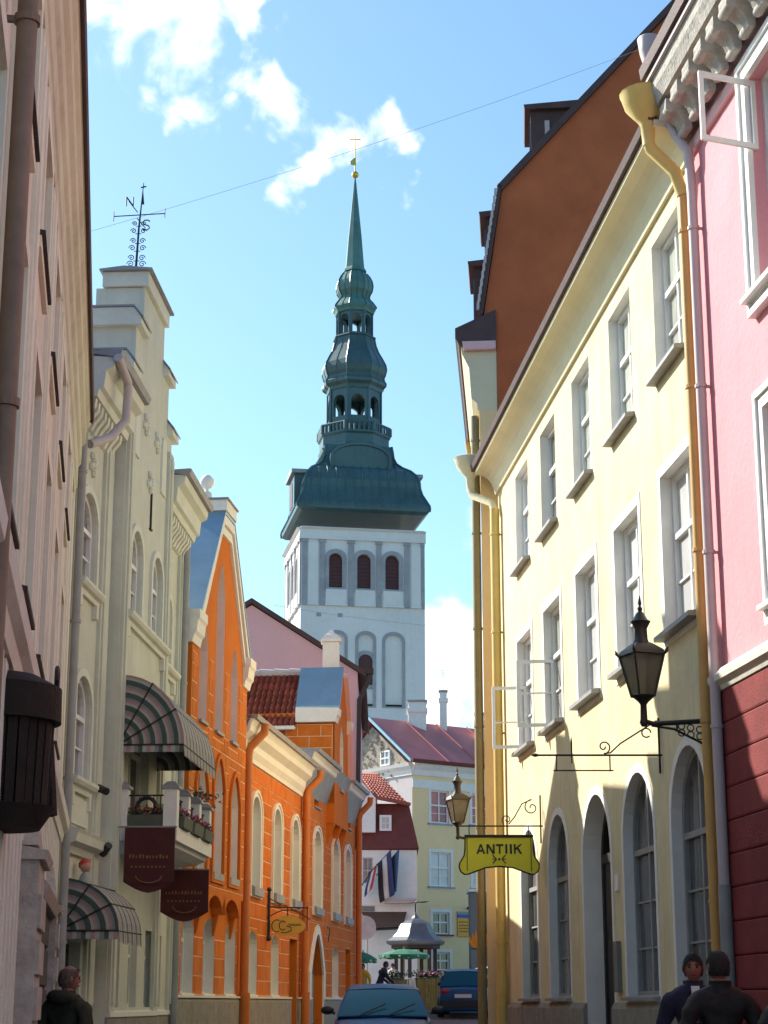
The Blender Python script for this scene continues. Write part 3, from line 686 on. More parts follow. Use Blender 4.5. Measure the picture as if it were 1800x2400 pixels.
mb = MB(); f.box(mb, 4.86, 8.49, .0, .08, gz(14), 2.36); dd = mb.build('door', 'dark_wood', pt)
for k in range(6):
    mb = MB(); f.box(mb, 4.9, 8.45, .08, .10, gz(16) + .1 + k * .34, gz(16) + .40 + k * .34); mb.build('plank', 'dark_wood', dd)
mb = MB(); f.sweep(mb, [(0, 2.37), (.16, 2.37), (.20, 2.45), (.14, 2.52), (0, 2.55)], 4.86, 8.49); mb.build('lintel', 'stone_carved', pt)

# ================================================================== cream stepped-gable house on the left
f = LG; g0 = gz(22) - .4; c0 = f.shift(.2)
gh = T('stepped_gable_house', 'pale grey cream house with stepped gable and weather vane on the left', 'house', f.P(0, 0, gz(24)))
side = [hole('arch', .66, 1.0, 6.82, 8.0, .42), hole('arch', .74, .98, 4.32, 5.62, .42), hole('arch', 6.45, .8, 6.82, 7.95, .36)]
lowh = [hole('rect', c, .78, 1.56, 2.62) for c in (6.55,)]
dgr = hole('rect', .75, 1.05, gz(23) + .05, 2.35)
mb = MB(); f.wall(mb, [(0, g0), (7.71, g0), (7.71, 9.15), (0, 9.15)], side + lowh + [dgr], 0, .2); body(mb, f, 0, 7.71, -8, g0, 9.15); mb.build('wall', 'grey_stucco', gh)
cen = [hole('arch', c, .82, 6.82, 8.05, .38) for c in (2.85, 4.45)]
bdoor = hole('rect', 3.65, 1.5, 3.88, 5.45)
cl_ = [hole('rect', c, .62, 1.56, 2.62) for c in (2.45, 3.65, 4.85)]
gab = [(1.95, g0), (5.4, g0), (5.4, 10.15), (5.02, 10.15), (5.02, 10.95), (4.5, 10.95), (4.5, 11.75), (2.85, 11.75), (2.85, 10.95), (2.34, 10.95), (2.34, 10.15), (1.95, 10.15)]
gab = [(a + (0), z) for a, z in gab]
mb = MB(); c0.wall(mb, gab, cen + [bdoor] + cl_, 0, .2)
n = len(gab); mb.add([c0.P(a, 0, z) for a, z in gab] + [c0.P(a, -.72 if z > 9 else -.2, z) for a, z in gab], [(i, (i + 1) % n, n + (i + 1) % n, n + i) for i in range(n)])
mb.poly([c0.P(a, -.72, z) for a, z in gab if z > 9])
mb.build('gable_bay', 'grey_stucco', gh)
# step copings, each sloped metal-topped cap
for a, b, z, hgt in ((5.0, 5.52, 10.15, .26), (4.48, 5.12, 10.95, .26), (1.83, 2.36, 10.15, .26), (2.24, 2.87, 10.95, .26)):
    mb = MB(); c0.sweep(mb, [(-.76, z), (.09, z), (.09, z + .1), (-.02, z + hgt), (-.76, z + hgt)], a, b); k = mb.build('step_coping', 'grey_trim', gh)
    mb = MB(); c0.sweep(mb, [(.11, z + .09), (.12, z + .11), (-.02, z + hgt + .03), (-.8, z + hgt + .03), (-.8, z + hgt + .005), (-.02, z + hgt + .005)], a - .03, b + .03); mb.build('metal_flashing', 'zinc_dull', k)
mb = MB(); c0.box(mb, 2.79, 4.56, -.62, .06, 11.76, 11.98); k = mb.build('gable_cap', 'grey_trim', gh)
mb = MB(); c0.sweep(mb, [(.12, 11.985), (.12, 12.01), (-.3, 12.05), (-.66, 12.01), (-.66, 11.985)], 2.72, 4.63); mb.build('metal_flashing', 'zinc_dull', k)
mb = MB(); c0.box(mb, 3.55, 3.75, -.42, -.22, 12.03, 12.14); mb.build('vane_plinth', 'grey_trim', gh)
for hh, ff in [(p, f) for p in side] + [(p, c0) for p in cen]:
    surround(ff, gh, hh, .1, 0, .04, 'grey_trim')
    window(ff, hh, gh, -.08, (.5,), (.62,), .06, .05, glass='glass_grey', minor=(.3,))
def drip(ff, s0, s1, z, o=.14):
    mb = MB(); ff.sweep(mb, [(-.01, z - .10), (.05, z - .10), (.06, z - .04), (o - .03, z - .02), (o, z + .02), (o, z + .06), (-.01, z + .09)], s0, s1); k = mb.build('sill_course', 'grey_trim', gh)
    for a in (s0 + .1, s1 - .2):
        mb = MB(); ff.box(mb, a, a + .1, 0, .07, z - .28, z - .1); mb.build('console', 'grey_trim', k)
drip(f, .08, 1.32, 6.72); drip(c0, 2.15, 5.15, 6.72); drip(f, 5.75, 7.25, 6.70); drip(f, .1, 1.35, 4.24)
mb = MB(); f.box(mb, .2, 1.25, 0, .035, 3.75, 4.08); mb.build('apron_panel', 'grey_trim', gh)
for ff, a, b, z1 in ((f, 1.45, 1.9, 9.0), (c0, 1.98, 2.3, 9.9), (c0, 5.05, 5.38, 9.9), (f, 5.45, 5.75, 9.0), (f, 7.4, 7.70, 9.0)):
    mb = MB(); ff.box(mb, a, b, -.01, .05, 1.5, z1); ff.box(mb, a + .08, b - .08, .05, .075, 1.6, z1 - .1); mb.build('pilaster', 'grey_stucco', gh)
for a, b in ((-.05, 1.92), (5.42, 7.72)):
    mb = MB(); f.sweep(mb, [(-.01, 9.10), (.22, 9.10), (.24, 9.2), (.30, 9.22), (.32, 9.45), (.42, 9.5), (.44, 9.62), (-.01, 9.66)], a, b); k = mb.build('cornice', 'grey_trim', gh)
    nn = int((b - a) / .2)
    for i in range(nn):
        s = a + .06 + i * .2
        mb = MB(); f.sweep(mb, [(-.01, 8.78), (.05, 8.80), (.10, 8.90), (.18, 9.0), (.19, 9.10), (-.01, 9.10)], s, s + .1); mb.build('corbel', 'grey_trim', k)
    mb = MB(); f.sweep(mb, [(.42, 9.62), (.50, 9.63), (.53, 9.72), (.50, 9.73), (-.02, 9.70)], a - .02, b + .02); mb.build('gutter', 'zinc_dull', gh)
mb = MB(); f.sweep(mb, [(-.05, 9.66), (-4, 10.6), (-8, 9.3), (-8, 9.15), (-.05, 9.15)], 0, 7.7); mb.build('roof', 'brown_roof', gh)
mb = MB(); mb.tube([f.P(-.1, .48, 9.6), f.P(.45, .50, 9.45), f.P(.5, .5, 9.35), f.P(.52, .48, 8.95), f.P(.45, .3, 8.7), f.P(.08, .12, 8.5)], .06, 10); mb.build('drain_elbow', 'pipe_mauve', gh, smooth=True)
downpipe(f, gh, 7.62, .10, 9.1, gz(30) + .1, .07, 'pipe_grey')
mb = MB(); f.sweep(mb, [(-.01, 3.38), (.05, 3.38), (.08, 3.46), (.18, 3.50), (.20, 3.60), (.22, 3.64), (-.01, 3.70)], -.02, 2.0); mb.build('string_course', 'grey_trim', gh)
mb = MB(); c0.sweep(mb, [(-.01, 1.44), (.06, 1.44), (.06, 1.50), (-.01, 1.52)], 2.0, 5.4); f.sweep(mb, [(-.01, 1.44), (.06, 1.44), (.06, 1.50), (-.01, 1.52)], 5.4, 7.7); mb.build('plinth_ledge', 'white_trim', gh)
mb = MB(); c0.box(mb, 1.95, 5.4, 0, .04, g0, 1.44); f.box(mb, 5.4, 7.71, 0, .04, g0, 1.44); mb.build('plinth', 'plinth', gh)
for p, ff in [(q, c0) for q in cl_] + [(lowh[0], f)]:
    window(ff, p, gh, -.12, (), (.66,), .05, .04, glass='glass_grey', frame='grey_trim')
window(c0, bdoor, gh, -.15, (.5,), (.75,), .07, .05, glass='glass', frame='grey_trim')
mb = MB(); f.box(mb, .25, 1.25, -.18, -.14, gz(23), 2.32); dd = mb.build('door', 'door_dark', gh)
mb = MB(); f.box(mb, .34, .72, -.14, -.13, 1.2, 2.2); f.box(mb, .80, 1.16, -.14, -.13, 1.2, 2.2); mb.build('pane', 'glass', dd)
# rosette ornaments
for s, z in ((.75, 8.42), (3.65, 9.0), (6.45, 8.45), (3.2, 9.75), (4.1, 9.75)):
    ff = c0 if 2 < s < 5.3 else f; mb = MB()
    for t in range(4):
        a = t * math.pi / 2 + .4; mb.ball(ff.P(s + .12 * math.cos(a), .02, z + .12 * math.sin(a)), .055, 8)
    mb.ball(ff.P(s, .03, z), .06, 8); mb.build('ornament', 'grey_trim', gh, smooth=True)
for s in (2.6, 4.7):
    mb = MB(); c0.plate(mb, hole('arch', s, .34, 9.1, 10.0, .17), .0, .03); mb.build('blind_panel', 'grey_trim', gh)

for px, y0_, y1_ in ((302, 1075, 1157), (352, 1157, 1233)):
    d_ = ray(px, (y0_ + y1_) / 2); A_ = Matrix(((d_.x, -c0.u.x), (d_.y, -c0.u.y))); tt = A_.inverted() @ c0.p; zm_ = CZ + tt[0] * d_.z
    mb = MB(); c0.box(mb, tt[1] - .012, tt[1] + .012, 0, .03, zm_ - .28, zm_ + .28); c0.box(mb, tt[1] - .05, tt[1] + .08, 0, .035, zm_ - .31, zm_ - .285); mb.build('wall_anchor', 'iron', gh)
# ---- balcony (part of the house), posts, planters
bal = MB(); c0.box(bal, 2.15, 5.2, 0, .82, 3.68, 3.86); c0.sweep(bal, [(0, 3.5), (.6, 3.56), (.74, 3.62), (.76, 3.68), (0, 3.68)], 2.2, 5.15)
bl = bal.build('balcony', 'white_trim', gh)
for s, o in ((2.26, .72), (2.26, .06), (3.2, .72), (4.15, .72), (5.09, .72), (5.09, .06)):
    mb = MB(); c0.box(mb, s - .09, s + .09, o - .09, o + .09, 3.861, 4.36); mb.build('post', 'white_trim', bl)
    mb = MB(); c0.box(mb, s - .12, s + .12, o - .12, o + .12, 4.362, 4.40); A = [c0.P(s + a * .11, o + b * .11, 4.40) for a, b in ((-1, -1), (1, -1), (1, 1), (-1, 1))]; B = [c0.P(s + a * .05, o + b * .05, 4.46) for a, b in ((-1, -1), (1, -1), (1, 1), (-1, 1))]; mb.prism(A, B); mb.build('post_cap', 'zinc_dull', bl)
mb = MB()
for p, q in (((2.26, .15), (2.26, .63)), ((2.35, .72), (3.11, .72)), ((3.29, .72), (4.06, .72)), ((4.24, .72), (5.0, .72))):
    P0, P1 = c0.P(p[0], p[1], 0), c0.P(q[0], q[1], 0)
    for z in (3.95, 4.28): mb.tube([(P0.x, P0.y, z), (P1.x, P1.y, z)], .012, 6)
    m = (P0 + P1) / 2; d = (P1 - P0).normalized()
    mb.tube([(m.x + d.x * .13 * math.cos(t), m.y + d.y * .13 * math.cos(t), 4.12 + .13 * math.sin(t)) for t in [i * .45 for i in range(15)]], .03, 6)
    for k in (.12, .3, .7, .88): a = P0.lerp(P1, k); mb.tube([(a.x, a.y, 3.95), (a.x, a.y, 4.28)], .008, 5)
mb.build('railing', 'iron', bl)
def flowers(name, label, matp, pts, n, spread, parentloc):
    t = T(name, label, 'flower box', parentloc, 'balcony flower boxes')
    return t
def foliage(mb, c, rx, ry, rz, n, size, m=0):
    for _ in range(n):
        p = Vector((c[0] + random.gauss(0, 1) * rx, c[1] + random.gauss(0, 1) * ry, c[2] + random.gauss(0, 1) * rz))
        a = Vector((random.gauss(0, 1), random.gauss(0, 1), random.gauss(0, 1))).normalized(); b = a.orthogonal().normalized()
        s = size * random.uniform(.6, 1.3)
        mb.add([p - a * s, p + b * s * .55, p + a * s, p - b * s * .55], [(0, 1, 2, 3)], m)
for i, (sA, oA, sB, oB, lab, pm) in enumerate(((2.26, .16, 2.26, .62, 'flower box with red blooms on the near end of the balcony', 'petal_red'), (2.4, .80, 3.1, .80, 'first pink flower box along the balcony front', 'petal'),
                                       (3.3, .80, 4.05, .80, 'middle pink flower box along the balcony front', 'petal'), (4.25, .80, 5.0, .80, 'far pink flower box along the balcony front', 'petal'))):
    A, B = c0.P(sA, oA, 3.9), c0.P(sB, oB, 3.9); t = T('flower_box', lab, 'flower box', (A + B) / 2, 'balcony flower boxes')
    d = (B - A).normalized(); nn = Vector((-d.y, d.x, 0)) * .07; mb = MB()
    mb.hexa([A - nn + Vector((0, 0, -.03)), B - nn + Vector((0, 0, -.03)), B + nn + Vector((0, 0, -.03)), A + nn + Vector((0, 0, -.03)), A - nn * 1.2 + Vector((0, 0, .12)), B - nn * 1.2 + Vector((0, 0, .12)), B + nn * 1.2 + Vector((0, 0, .12)), A + nn * 1.2 + Vector((0, 0, .12))])
    mb.build('trough', 'planter', t)
    lf, pe = MB(), MB()
    for k in range(9):
        c = A.lerp(B, (k + .5) / 9) + Vector((0, 0, .15)); foliage(lf, c, .03, .03, .035, 26, .028); foliage(pe, c + Vector((0, 0, .04)), .03, .03, .025, 14 if pm == 'petal' else 8, .024)
    lf.build('leaves', 'leaf', t, kind='stuff'); pe.build('blooms', pm, t, kind='stuff')

# ---- striped hood awnings
def hood(ff, s0, s1, zb, r, rz, label, stripes, o0=0.0, n=9):
    t = T('hood_awning', label, 'awning', ff.P((s0 + s1) / 2, o0, zb), 'striped hood awnings')
    ang = [math.pi / 2 * i / n for i in range(n + 1)]
    mats = ['awning_green', 'awning_pale', 'awning_pink', 'awning_grey', 'awning_green', 'awning_pale']
    mbs = (MB(), MB())
    m = stripes
    for k in range(m):                      # fan-shaped end, in rings of stripes
        ra, rb = r * k / m, r * (k + 1) / m; q = rz / r
        for i in range(n):
            for s, mb in ((s0, mbs[0]), (s1, mbs[1])):
                mb.add([ff.P(s, o0 + ra * math.cos(ang[i]), zb + ra * q * math.sin(ang[i])), ff.P(s, o0 + rb * math.cos(ang[i]), zb + rb * q * math.sin(ang[i])),
                        ff.P(s, o0 + rb * math.cos(ang[i + 1]), zb + rb * q * math.sin(ang[i + 1])), ff.P(s, o0 + ra * math.cos(ang[i + 1]), zb + ra * q * math.sin(ang[i + 1]))], [(0, 1, 2, 3)], k % 5)
    for mb in mbs: mb.build('awning_end', mats[:5], t)
    mb = MB(); w = int((s1 - s0) / .055)
    for i in range(n):
        sag = .0
        for k in range(w):
            a, b = s0 + (s1 - s0) * k / w, s0 + (s1 - s0) * (k + 1) / w
            mb.add([ff.P(a, o0 + r * math.cos(ang[i]), zb + rz * math.sin(ang[i])), ff.P(b, o0 + r * math.cos(ang[i]), zb + rz * math.sin(ang[i])), ff.P(b, o0 + r * math.cos(ang[i + 1]), zb + rz * math.sin(ang[i + 1])), ff.P(a, o0 + r * math.cos(ang[i + 1]), zb + rz * math.sin(ang[i + 1]))], [(0, 1, 2, 3)], (0, 1, 2, 1, 3)[k % 5])
    mb.build('awning_cover', ['awning_green', 'awning_pale', 'awning_pink', 'awning_grey'], t)
    mb = MB(); 
    for k in range(int(w)):
        a, b = s0 + (s1 - s0) * k / w, s0 + (s1 - s0) * (k + 1) / w
        mb.add([ff.P(a, o0 + r, zb), ff.P(b, o0 + r, zb), ff.P(b, o0 + r + .01, zb - .13 - .02 * (k % 2)), ff.P(a, o0 + r + .01, zb - .13 - .02 * (k % 2))], [(0, 1, 2, 3)], (0, 1, 2, 1, 3)[k % 5])
    w2 = int(r / .055)
    for k in range(w2):
        a, b = o0 + r * k / w2, o0 + r * (k + 1) / w2
        mb.add([ff.P(s0, a, zb), ff.P(s0, b, zb), ff.P(s0 - .01, b, zb - .1), ff.P(s0 - .01, a, zb - .1)], [(0, 1, 2, 3)], (0, 1, 2, 1, 3)[k % 5])
    mb.build('valance', ['awning_green', 'awning_pale', 'awning_pink', 'awning_grey'], t)
    mb = MB()
    for i in (0, 3, 6):
        c, s_ = math.cos(ang[i]), math.sin(ang[i]); mb.tube([ff.P(s0 - .012, o0, zb), ff.P(s0 - .012, o0 + r * c, zb + rz * s_), ff.P(s1 + .012, o0 + r * c, zb + rz * s_ + .006)], .011, 5)
    mb.build('ribs', 'iron', t)
hood(f, 2.15, 5.0, 4.94, .88, .95, 'large striped hood awning over the balcony', 28, o0=.2)
hood(f, .05, 1.5, gz(22.5) + 2.02, .72, .62, 'small striped hood awning over the ground floor door', 20)

# ---- dark red banners hung from the balcony
def banner(Y, x0, x1, z0, z1, lab):
    t = T('banner', lab, 'banner', ((x0 + x1) / 2, Y, z0)); n = 8; w = x1 - x0
    top = [(x0, Y, z1), (x1, Y, z1)]; bot = []
    for i in range(n + 1):
        k = i / n; bot.append((x1 - w * k, Y + .015 * math.sin(k * 9), z0 + .16 - .14 * (1 - abs(2 * k - 1) ** 1.6)))
    P = [top[0]] + [top[1]] + bot; mb = MB(); mb.prism([(a, b - .006, c) for a, b, c in P], [(a, b + .006, c) for a, b, c in P]); mb.build('cloth', 'banner', t)
    mb = MB(); mb.tube([(x0 - .12, Y, z1 + .012), (x1 + .02, Y, z1 + .012)], .014, 6); mb.build('rail', 'zinc_dull', t)
    mb = MB(); yy = Y - .008
    for k in range(12):
        a = x0 + w * (.1 + .8 * k / 12); mb.box(a, a + w * .8 / 12 * random.uniform(.35, .75), yy - .001, yy, z1 - (z1 - z0) * .46, z1 - (z1 - z0) * .46 + random.choice((.035, .05)))
    for k in range(9):
        a = x0 + w * (.14 + .72 * k / 9); mb.box(a, a + w * .72 / 9 * .5, yy - .001, yy, z1 - (z1 - z0) * .60, z1 - (z1 - z0) * .60 + .022)
    m = (x0 + x1) / 2
    mb.tube([(m + .17 * math.cos(t_), yy, z0 + .24 + .09 * math.sin(t_)) for t_ in [math.pi + math.pi * i / 10 for i in range(11)]], .008, 5)
    mb.build('print', 'banner_print', t)
banner(24.35, -3.40, -2.74, 2.98, 3.84, 'dark red pointed banner hung at the near end of the balcony')
banner(27.4, -3.27, -2.57, 2.74, 3.50, 'dark red pointed banner at the far end below the balcony')

# ---- hanging flower basket, cameras, puppet
hb = T('hanging_flower_basket', 'white hanging bowl of red flowers beyond the awning', 'flower basket', (-2.78, 27.7, 4.35))
mb = MB(); mb.lathe([(.05, -.14), (.11, -.11), (.15, -.02), (.155, .02), (.13, .02)], (-2.78, 27.7, 4.49), 14); mb.build('bowl', 'white_trim', hb, smooth=True)
mb = MB(); mb.tube([(-2.78, 27.7, 4.5), (-2.78, 27.7, 4.95)], .006, 5); mb.build('chain', 'iron', hb)
lf = MB(); foliage(lf, (-2.78, 27.7, 4.6), .13, .1, .06, 140, .035); lf.build('leaves', 'leaf', hb, kind='stuff')
pe = MB(); foliage(pe, (-2.68, 27.7, 4.58), .14, .1, .07, 40, .03); pe.build('blooms', 'petal_red', hb, kind='stuff')
def seccam(p, d, lab):
    t = T('security_camera', lab, 'camera', p); p = Vector(p); d = Vector(d).normalized()
    mb = MB(); mb.tube([p - d * .1, p + d * .1], .05, 8); mb.build('housing', 'plastic', t)
    mb = MB(); mb.tube([p, p + Vector((-.12, 0, .05))], .015, 6); mb.build('mount', 'iron', t)
seccam(f.P(1.55, .14, 4.28), (.6, -.6, -.3), 'black security camera under the lower arched window')
seccam(f.P(1.62, .20, 3.52), (.5, -.7, .5), 'black spotlight below the cornice beside the balcony')
pp = T('puppet', 'small red-haired puppet perched above the small awning', 'puppet', f.P(.75, .12, 3.02))
b = f.P(.75, .14, 3.02); mb = MB(); mb.lathe([(.09, -.14), (.10, .0), (.06, .12), (.03, .16)], b, 10); mb.build('dress', 'awning_pale', pp, smooth=True)
mb = MB(); mb.ball(b + Vector((0, 0, .22)), .07, 10); hd = mb.build('head', 'skin_pale', pp, smooth=True)
mb = MB(); mb.ball(b + Vector((-.015, .02, .25)), .078, 10); mb.build('hair', 'petal_red', hd, smooth=True)

# ---- weather vane
vb = c0.P(3.65, -.32, 12.14); wv_ = T('weather_vane', 'black wrought iron weather vane with N and S letters on the stepped gable', 'weather vane', vb)
vx, vy, vz = vb; S_ = 1.0
mb = MB(); mb.tube([(vx, vy, vz), (vx + .03, vy, vz + .9), (vx + .08, vy, vz + 1.66)], [.022, .016, .006], 6); mb.build('mast', 'iron', wv_)
def scroll(cx, cz, r, d, turns=1.4): return [(cx + d * r * (1 - i / 26) * math.cos(i / 22 * turns * 2 * math.pi), vy, cz + r * (1 - i / 26) * math.sin(i / 22 * turns * 2 * math.pi)) for i in range(23)]
for (dz, r, w) in ((.32, .055, .09), (.42, .05, .08), (.58, .05, .08), (.70, .045, .07), (.86, .045, .075), (.98, .04, .065)):
    for d in (-1, 1): mb = MB(); mb.tube(scroll(vx + .03 * dz + d * w, vz + dz, r, d), .0075, 5); mb.tube([(vx + .03 * dz, vy, vz + dz - r), (vx + .03 * dz + d * w * .6, vy, vz + dz - r)], .007, 5); mb.build('scroll', 'iron', wv_)
mb = MB()
for d in (-1, 1): mb.tube([(vx + d * .02, vy, vz + .28), (vx + d * .16, vy, vz + .2), (vx + d * .22, vy, vz + .08), (vx + d * .22, vy, vz)], .007, 5); mb.tube([(vx + d * .01, vy - .02, vz + .25), (vx + d * .09, vy - .1, vz + .05), (vx + d * .1, vy - .1, vz)], .007, 5)
mb.build('stays', 'iron', wv_, kind='stuff')
zz = vz + 1.12; mb = MB(); mb.tube([(vx - .36, vy, zz - .02), (vx + .42, vy, zz + .03)], .009, 5)
mb.tube([(vx - .36, vy, zz - .1), (vx - .36, vy, zz + .06)], .008, 5); mb.tube([(vx + .42, vy, zz - .04), (vx + .42, vy, zz + .11)], .008, 5)
mb.tube([(vx, vy, zz + .05), (vx - .1, vy - .25, zz + .12)], .008, 5); mb.tube([(vx, vy, zz - .05), (vx + .1, vy + .2, zz - .12)], .008, 5); mb.build('compass_arms', 'iron', wv_)
def letter(strokes, cx, cz, h, name):
    mb = MB()
    for st in strokes: mb.tube([(cx + (x - .35) * h, vy - .02, cz + (y - .5) * h) for x, y in st], .011, 5)
    mb.build(name, 'iron', wv_)
letter([[(0, 0), (0, 1)], [(0, 1), (.7, 0)], [(.7, 0), (.7, 1)]], vx - .12, zz + .22, .15, 'letter_n')
letter([[(0, .15), (.15, 0), (.5, 0), (.7, .2), (.6, .42), (.15, .58), (.05, .8), (.2, 1), (.55, 1), (.7, .86)]], vx + .14, zz - .17, .16, 'letter_s')
mb = MB(); mb.prism([(vx + .05, vy - .004, zz + .18), (vx + .10, vy - .004, zz + .18), (vx + .075, vy - .004, zz + .42)], [(vx + .05, vy + .004, zz + .18), (vx + .10, vy + .004, zz + .18), (vx + .075, vy + .004, zz + .42)]); mb.tube([(vx + .04, vy, zz + .46), (vx + .12, vy, zz + .48)], .012, 5); mb.build('pennant', 'iron', wv_)

# ================================================================== orange house
f = LO; g0 = gz(30) - .4; B0 = f.shift(.2)
oh = T('orange_house', 'orange block-painted house with two pointed gables and white arched windows on the left', 'house', f.P(0, 0, gz(30)))
midw = [hole('arch', c, .96, 3.76, 5.62, .42) for c in (7.15, 9.62, 12.0)]
rw = [hole('arch', c, 1.15, 3.76, 5.66, .45) for c in (15.3, 18.4, 20.75)]
gw = [hole('arch', c, .92, 1.76, 3.05, .3) for c in (1.25, 2.95, 4.85)] + [hole('arch', c, .92, 1.76, 3.0, .25) for c in (7.1, 9.65)] + [hole('arch', 18.6, 1.15, 1.76, 3.0, .3)]
gd = hole('rect', 12.0, 1.0, gz(42) + .02, 2.98); gp = hole('point', 15.4, 2.0, gz(45) + .02, 3.22, .95); gr_ = hole('rect', 21.0, .95, gz(50) + .1, 3.0)
sm = [hole('rect', 15.2, .75, 6.2, 6.75), hole('rect', 21.0, .7, 6.2, 6.75)]
mb = MB(); f.wall(mb, [(0, g0), (22.4, g0), (22.4, 7.0), (12.9, 7.0), (12.9, 6.3), (0, 6.3)], midw + rw + gw + [gd, gp, gr_] + sm, 0, .24)
body(mb, f, 0, 22.4, -9, g0, 6.3); mb.build('wall', 'orange_flat', oh)
mb = MB()
for a, b in ((0, 11.46), (12.54, 14.36), (16.44, 20.5), (21.5, 22.4)): f.sweep(mb, [(-.01, g0), (.07, g0), (.07, 1.64), (.03, 1.72), (-.01, 1.72)], a, b)
mb.build('plinth', 'plinth', oh)
mb = MB()
for a, b in ((0, 11.46), (12.54, 14.36), (16.44, 20.5), (21.5, 22.4)): f.box(mb, a, b, .0, .085, 1.70, 1.735)
mb.build('plinth_ledge', 'white_trim', oh)
for p in midw + rw:
    c = (p[0][0] + p[1][0]) / 2
    mb = MB(); q = inset(p, -.13); ring(f, mb, q, .13, 0, .035); ring(f, mb, q, .05, .035, .06); mb.build('window_surround', 'white_trim', oh)
    mb = MB(); n = len(p); mb.add([f.P(a, .02, z) for a, z in inset(p, .004)] + [f.P(a, -.2, z) for a, z in inset(p, .004)], [(i, (i + 1) % n, n + (i + 1) % n, n + i) for i in range(1, n)]); mb.build('reveal', 'white_trim', oh)
    window(f, p, oh, -.19, (.5,), (.64,), .07, .05, glass='glass_grey', sill=(p[0][0] - .03, p[1][0] + .03, 3.72, .12, .16), sillmat='zinc_dull')
for p in gw:
    mb = MB(); n = len(p); mb.add([f.P(a, .004, z) for a, z in inset(p, .004)] + [f.P(a, -.2, z) for a, z in inset(p, .004)], [(i, (i + 1) % n, n + (i + 1) % n, n + i) for i in range(1, n)]); mb.build('reveal', 'white_trim', oh)
    window(f, p, oh, -.19, (.5,), (.7,), .06, .05, glass='glass_grey', sill=(p[0][0] - .02, p[1][0] + .02, 1.75, .04, .03), sillmat='white_trim')
for p in sm: window(f, p, oh, -.14, (.5,), (), .05, .04, frame='orange_flat', glass='glass', sill=(p[0][0] - .03, p[1][0] + .03, 6.2, .06, .04))
mb = MB(); f.box(mb, 11.5, 12.5, -.22, -.18, gz(42), 2.98); dd = mb.build('door', 'door_dark', oh); mb = MB(); f.box(mb, 11.6, 12.4, -.18, -.17, 2.2, 2.85); mb.build('pane', 'glass', dd)
surround(f, oh, gp, .22, 0, .05, 'white_trim', 'portal_surround')
mb = MB(); f.plate(mb, inset(gp, .01), -.24, -.2); dd = mb.build('portal_door', 'door_grey', oh)
for a in (14.95, 15.85):
    mb = MB(); f.box(mb, a - .33, a + .33, -.2, -.185, 1.15, 2.3); mb.build('door_panel', 'concrete', dd)
mb = MB(); f.box(mb, 20.53, 21.47, -.22, -.18, gz(50), 2.98); mb.build('door', 'door_grey', oh)
# white cornices between the gables
def ocorn(a, b, z, h=.66):
    mb = MB(); f.sweep(mb, [(-.01, z), (.05, z), (.06, z + .12 * h), (.12, z + .3 * h), (.13, z + .5 * h), (.26, z + .68 * h), (.28, z + .84 * h), (.34, z + h), (-.01, z + h + .06)], a, b); k = mb.build('cornice', 'white_trim', oh)
    mb = MB(); f.sweep(mb, [(.32, z + h), (.40, z + h), (.42, z + h + .09), (.39, z + h + .09), (-.05, z + h + .07)], a, b); mb.build('gutter', 'zinc_dull', k)
ocorn(5.05, 12.75, 6.22); ocorn(12.95, 16.75, 6.78, .5); ocorn(19.4, 22.4, 6.78, .5)
# left gable bay
gcx = 2.6
gl = [(.15, 3.45), (5.0, 3.45), (5.0, 7.7), (4.75, 7.95), (gcx + .42, 10.15), (gcx - .42, 10.15), (.45, 7.95), (.15, 7.7)]
nich = [hole('point', 1.05, .62, 6.2, 8.0, .5), hole('point', 2.4, .66, 6.2, 9.3, .55), hole('point', 3.75, .62, 6.2, 8.0, .5)]
w2 = [hole('point', 1.1, .78, 3.76, 5.6, .5), hole('point', 2.5, .8, 3.76, 5.75, .5), hole('point', 3.95, .78, 3.76, 5.6, .5)]
mb = MB(); B0.wall(mb, gl, nich + w2, 0, .36); n = len(gl)
mb.add([B0.P(a, 0, z) for a, z in gl] + [B0.P(a, -.75, z) for a, z in gl], [(i, (i + 1) % n, n + (i + 1) % n, n + i) for i in range(n)])
mb.poly([B0.P(a, -.75, z) for a, z in gl if z > 5]); mb.build('gable_bay', 'orange_flat', oh)
for p in nich:
    mb = MB(); n = len(p); mb.add([B0.P(a, .004, z) for a, z in inset(p, .004)] + [B0.P(a, -.32, z) for a, z in inset(p, .004)], [(i, (i + 1) % n, n + (i + 1) % n, n + i) for i in (1, 2, 3, 4, 5, 6)]); mb.build('reveal', 'white_trim', oh)
    mb = MB(); B0.plate(mb, inset(p, .003), -.35, -.32); k = mb.build('niche', 'orange_flat', oh)
    mb = MB(); B0.box(mb, p[0][0] + .02, p[1][0] - .02, -.24, .06, 6.19, 6.24); mb.build('sill', 'zinc_dull', k)
for p in w2:
    mb = MB(); n = len(p); mb.add([B0.P(a, .004, z) for a, z in inset(p, .004)] + [B0.P(a, -.22, z) for a, z in inset(p, .004)], [(i, (i + 1) % n, n + (i + 1) % n, n + i) for i in range(1, n)]); mb.build('reveal', 'white_trim', oh)
    window(B0, p, oh, -.2, (.5,), (.64,), .06, .05, glass='glass_grey', sill=(p[0][0] - .02, p[1][0] + .02, 3.72, .06, .12))
    mb = MB(); q = inset(p, -.14); ring(B0, mb, q, .10, 0, .05); mb.build('hood_mould', 'orange_flat', oh)
for s in (.35, 1.8, 3.25, 4.75):          # corbel pendants carrying the bay
    mb = MB(); mb.prism([B0.P(s + a, o, 3.45) for a, o in ((-.12, -.2), (.12, -.2), (.12, 0), (-.12, 0))], [B0.P(s + a, o, 2.75) for a, o in ((-.03, -.2), (.03, -.2), (.03, -.17), (-.03, -.17))]); mb.build('pendant', 'orange_flat', oh)
mb = MB()
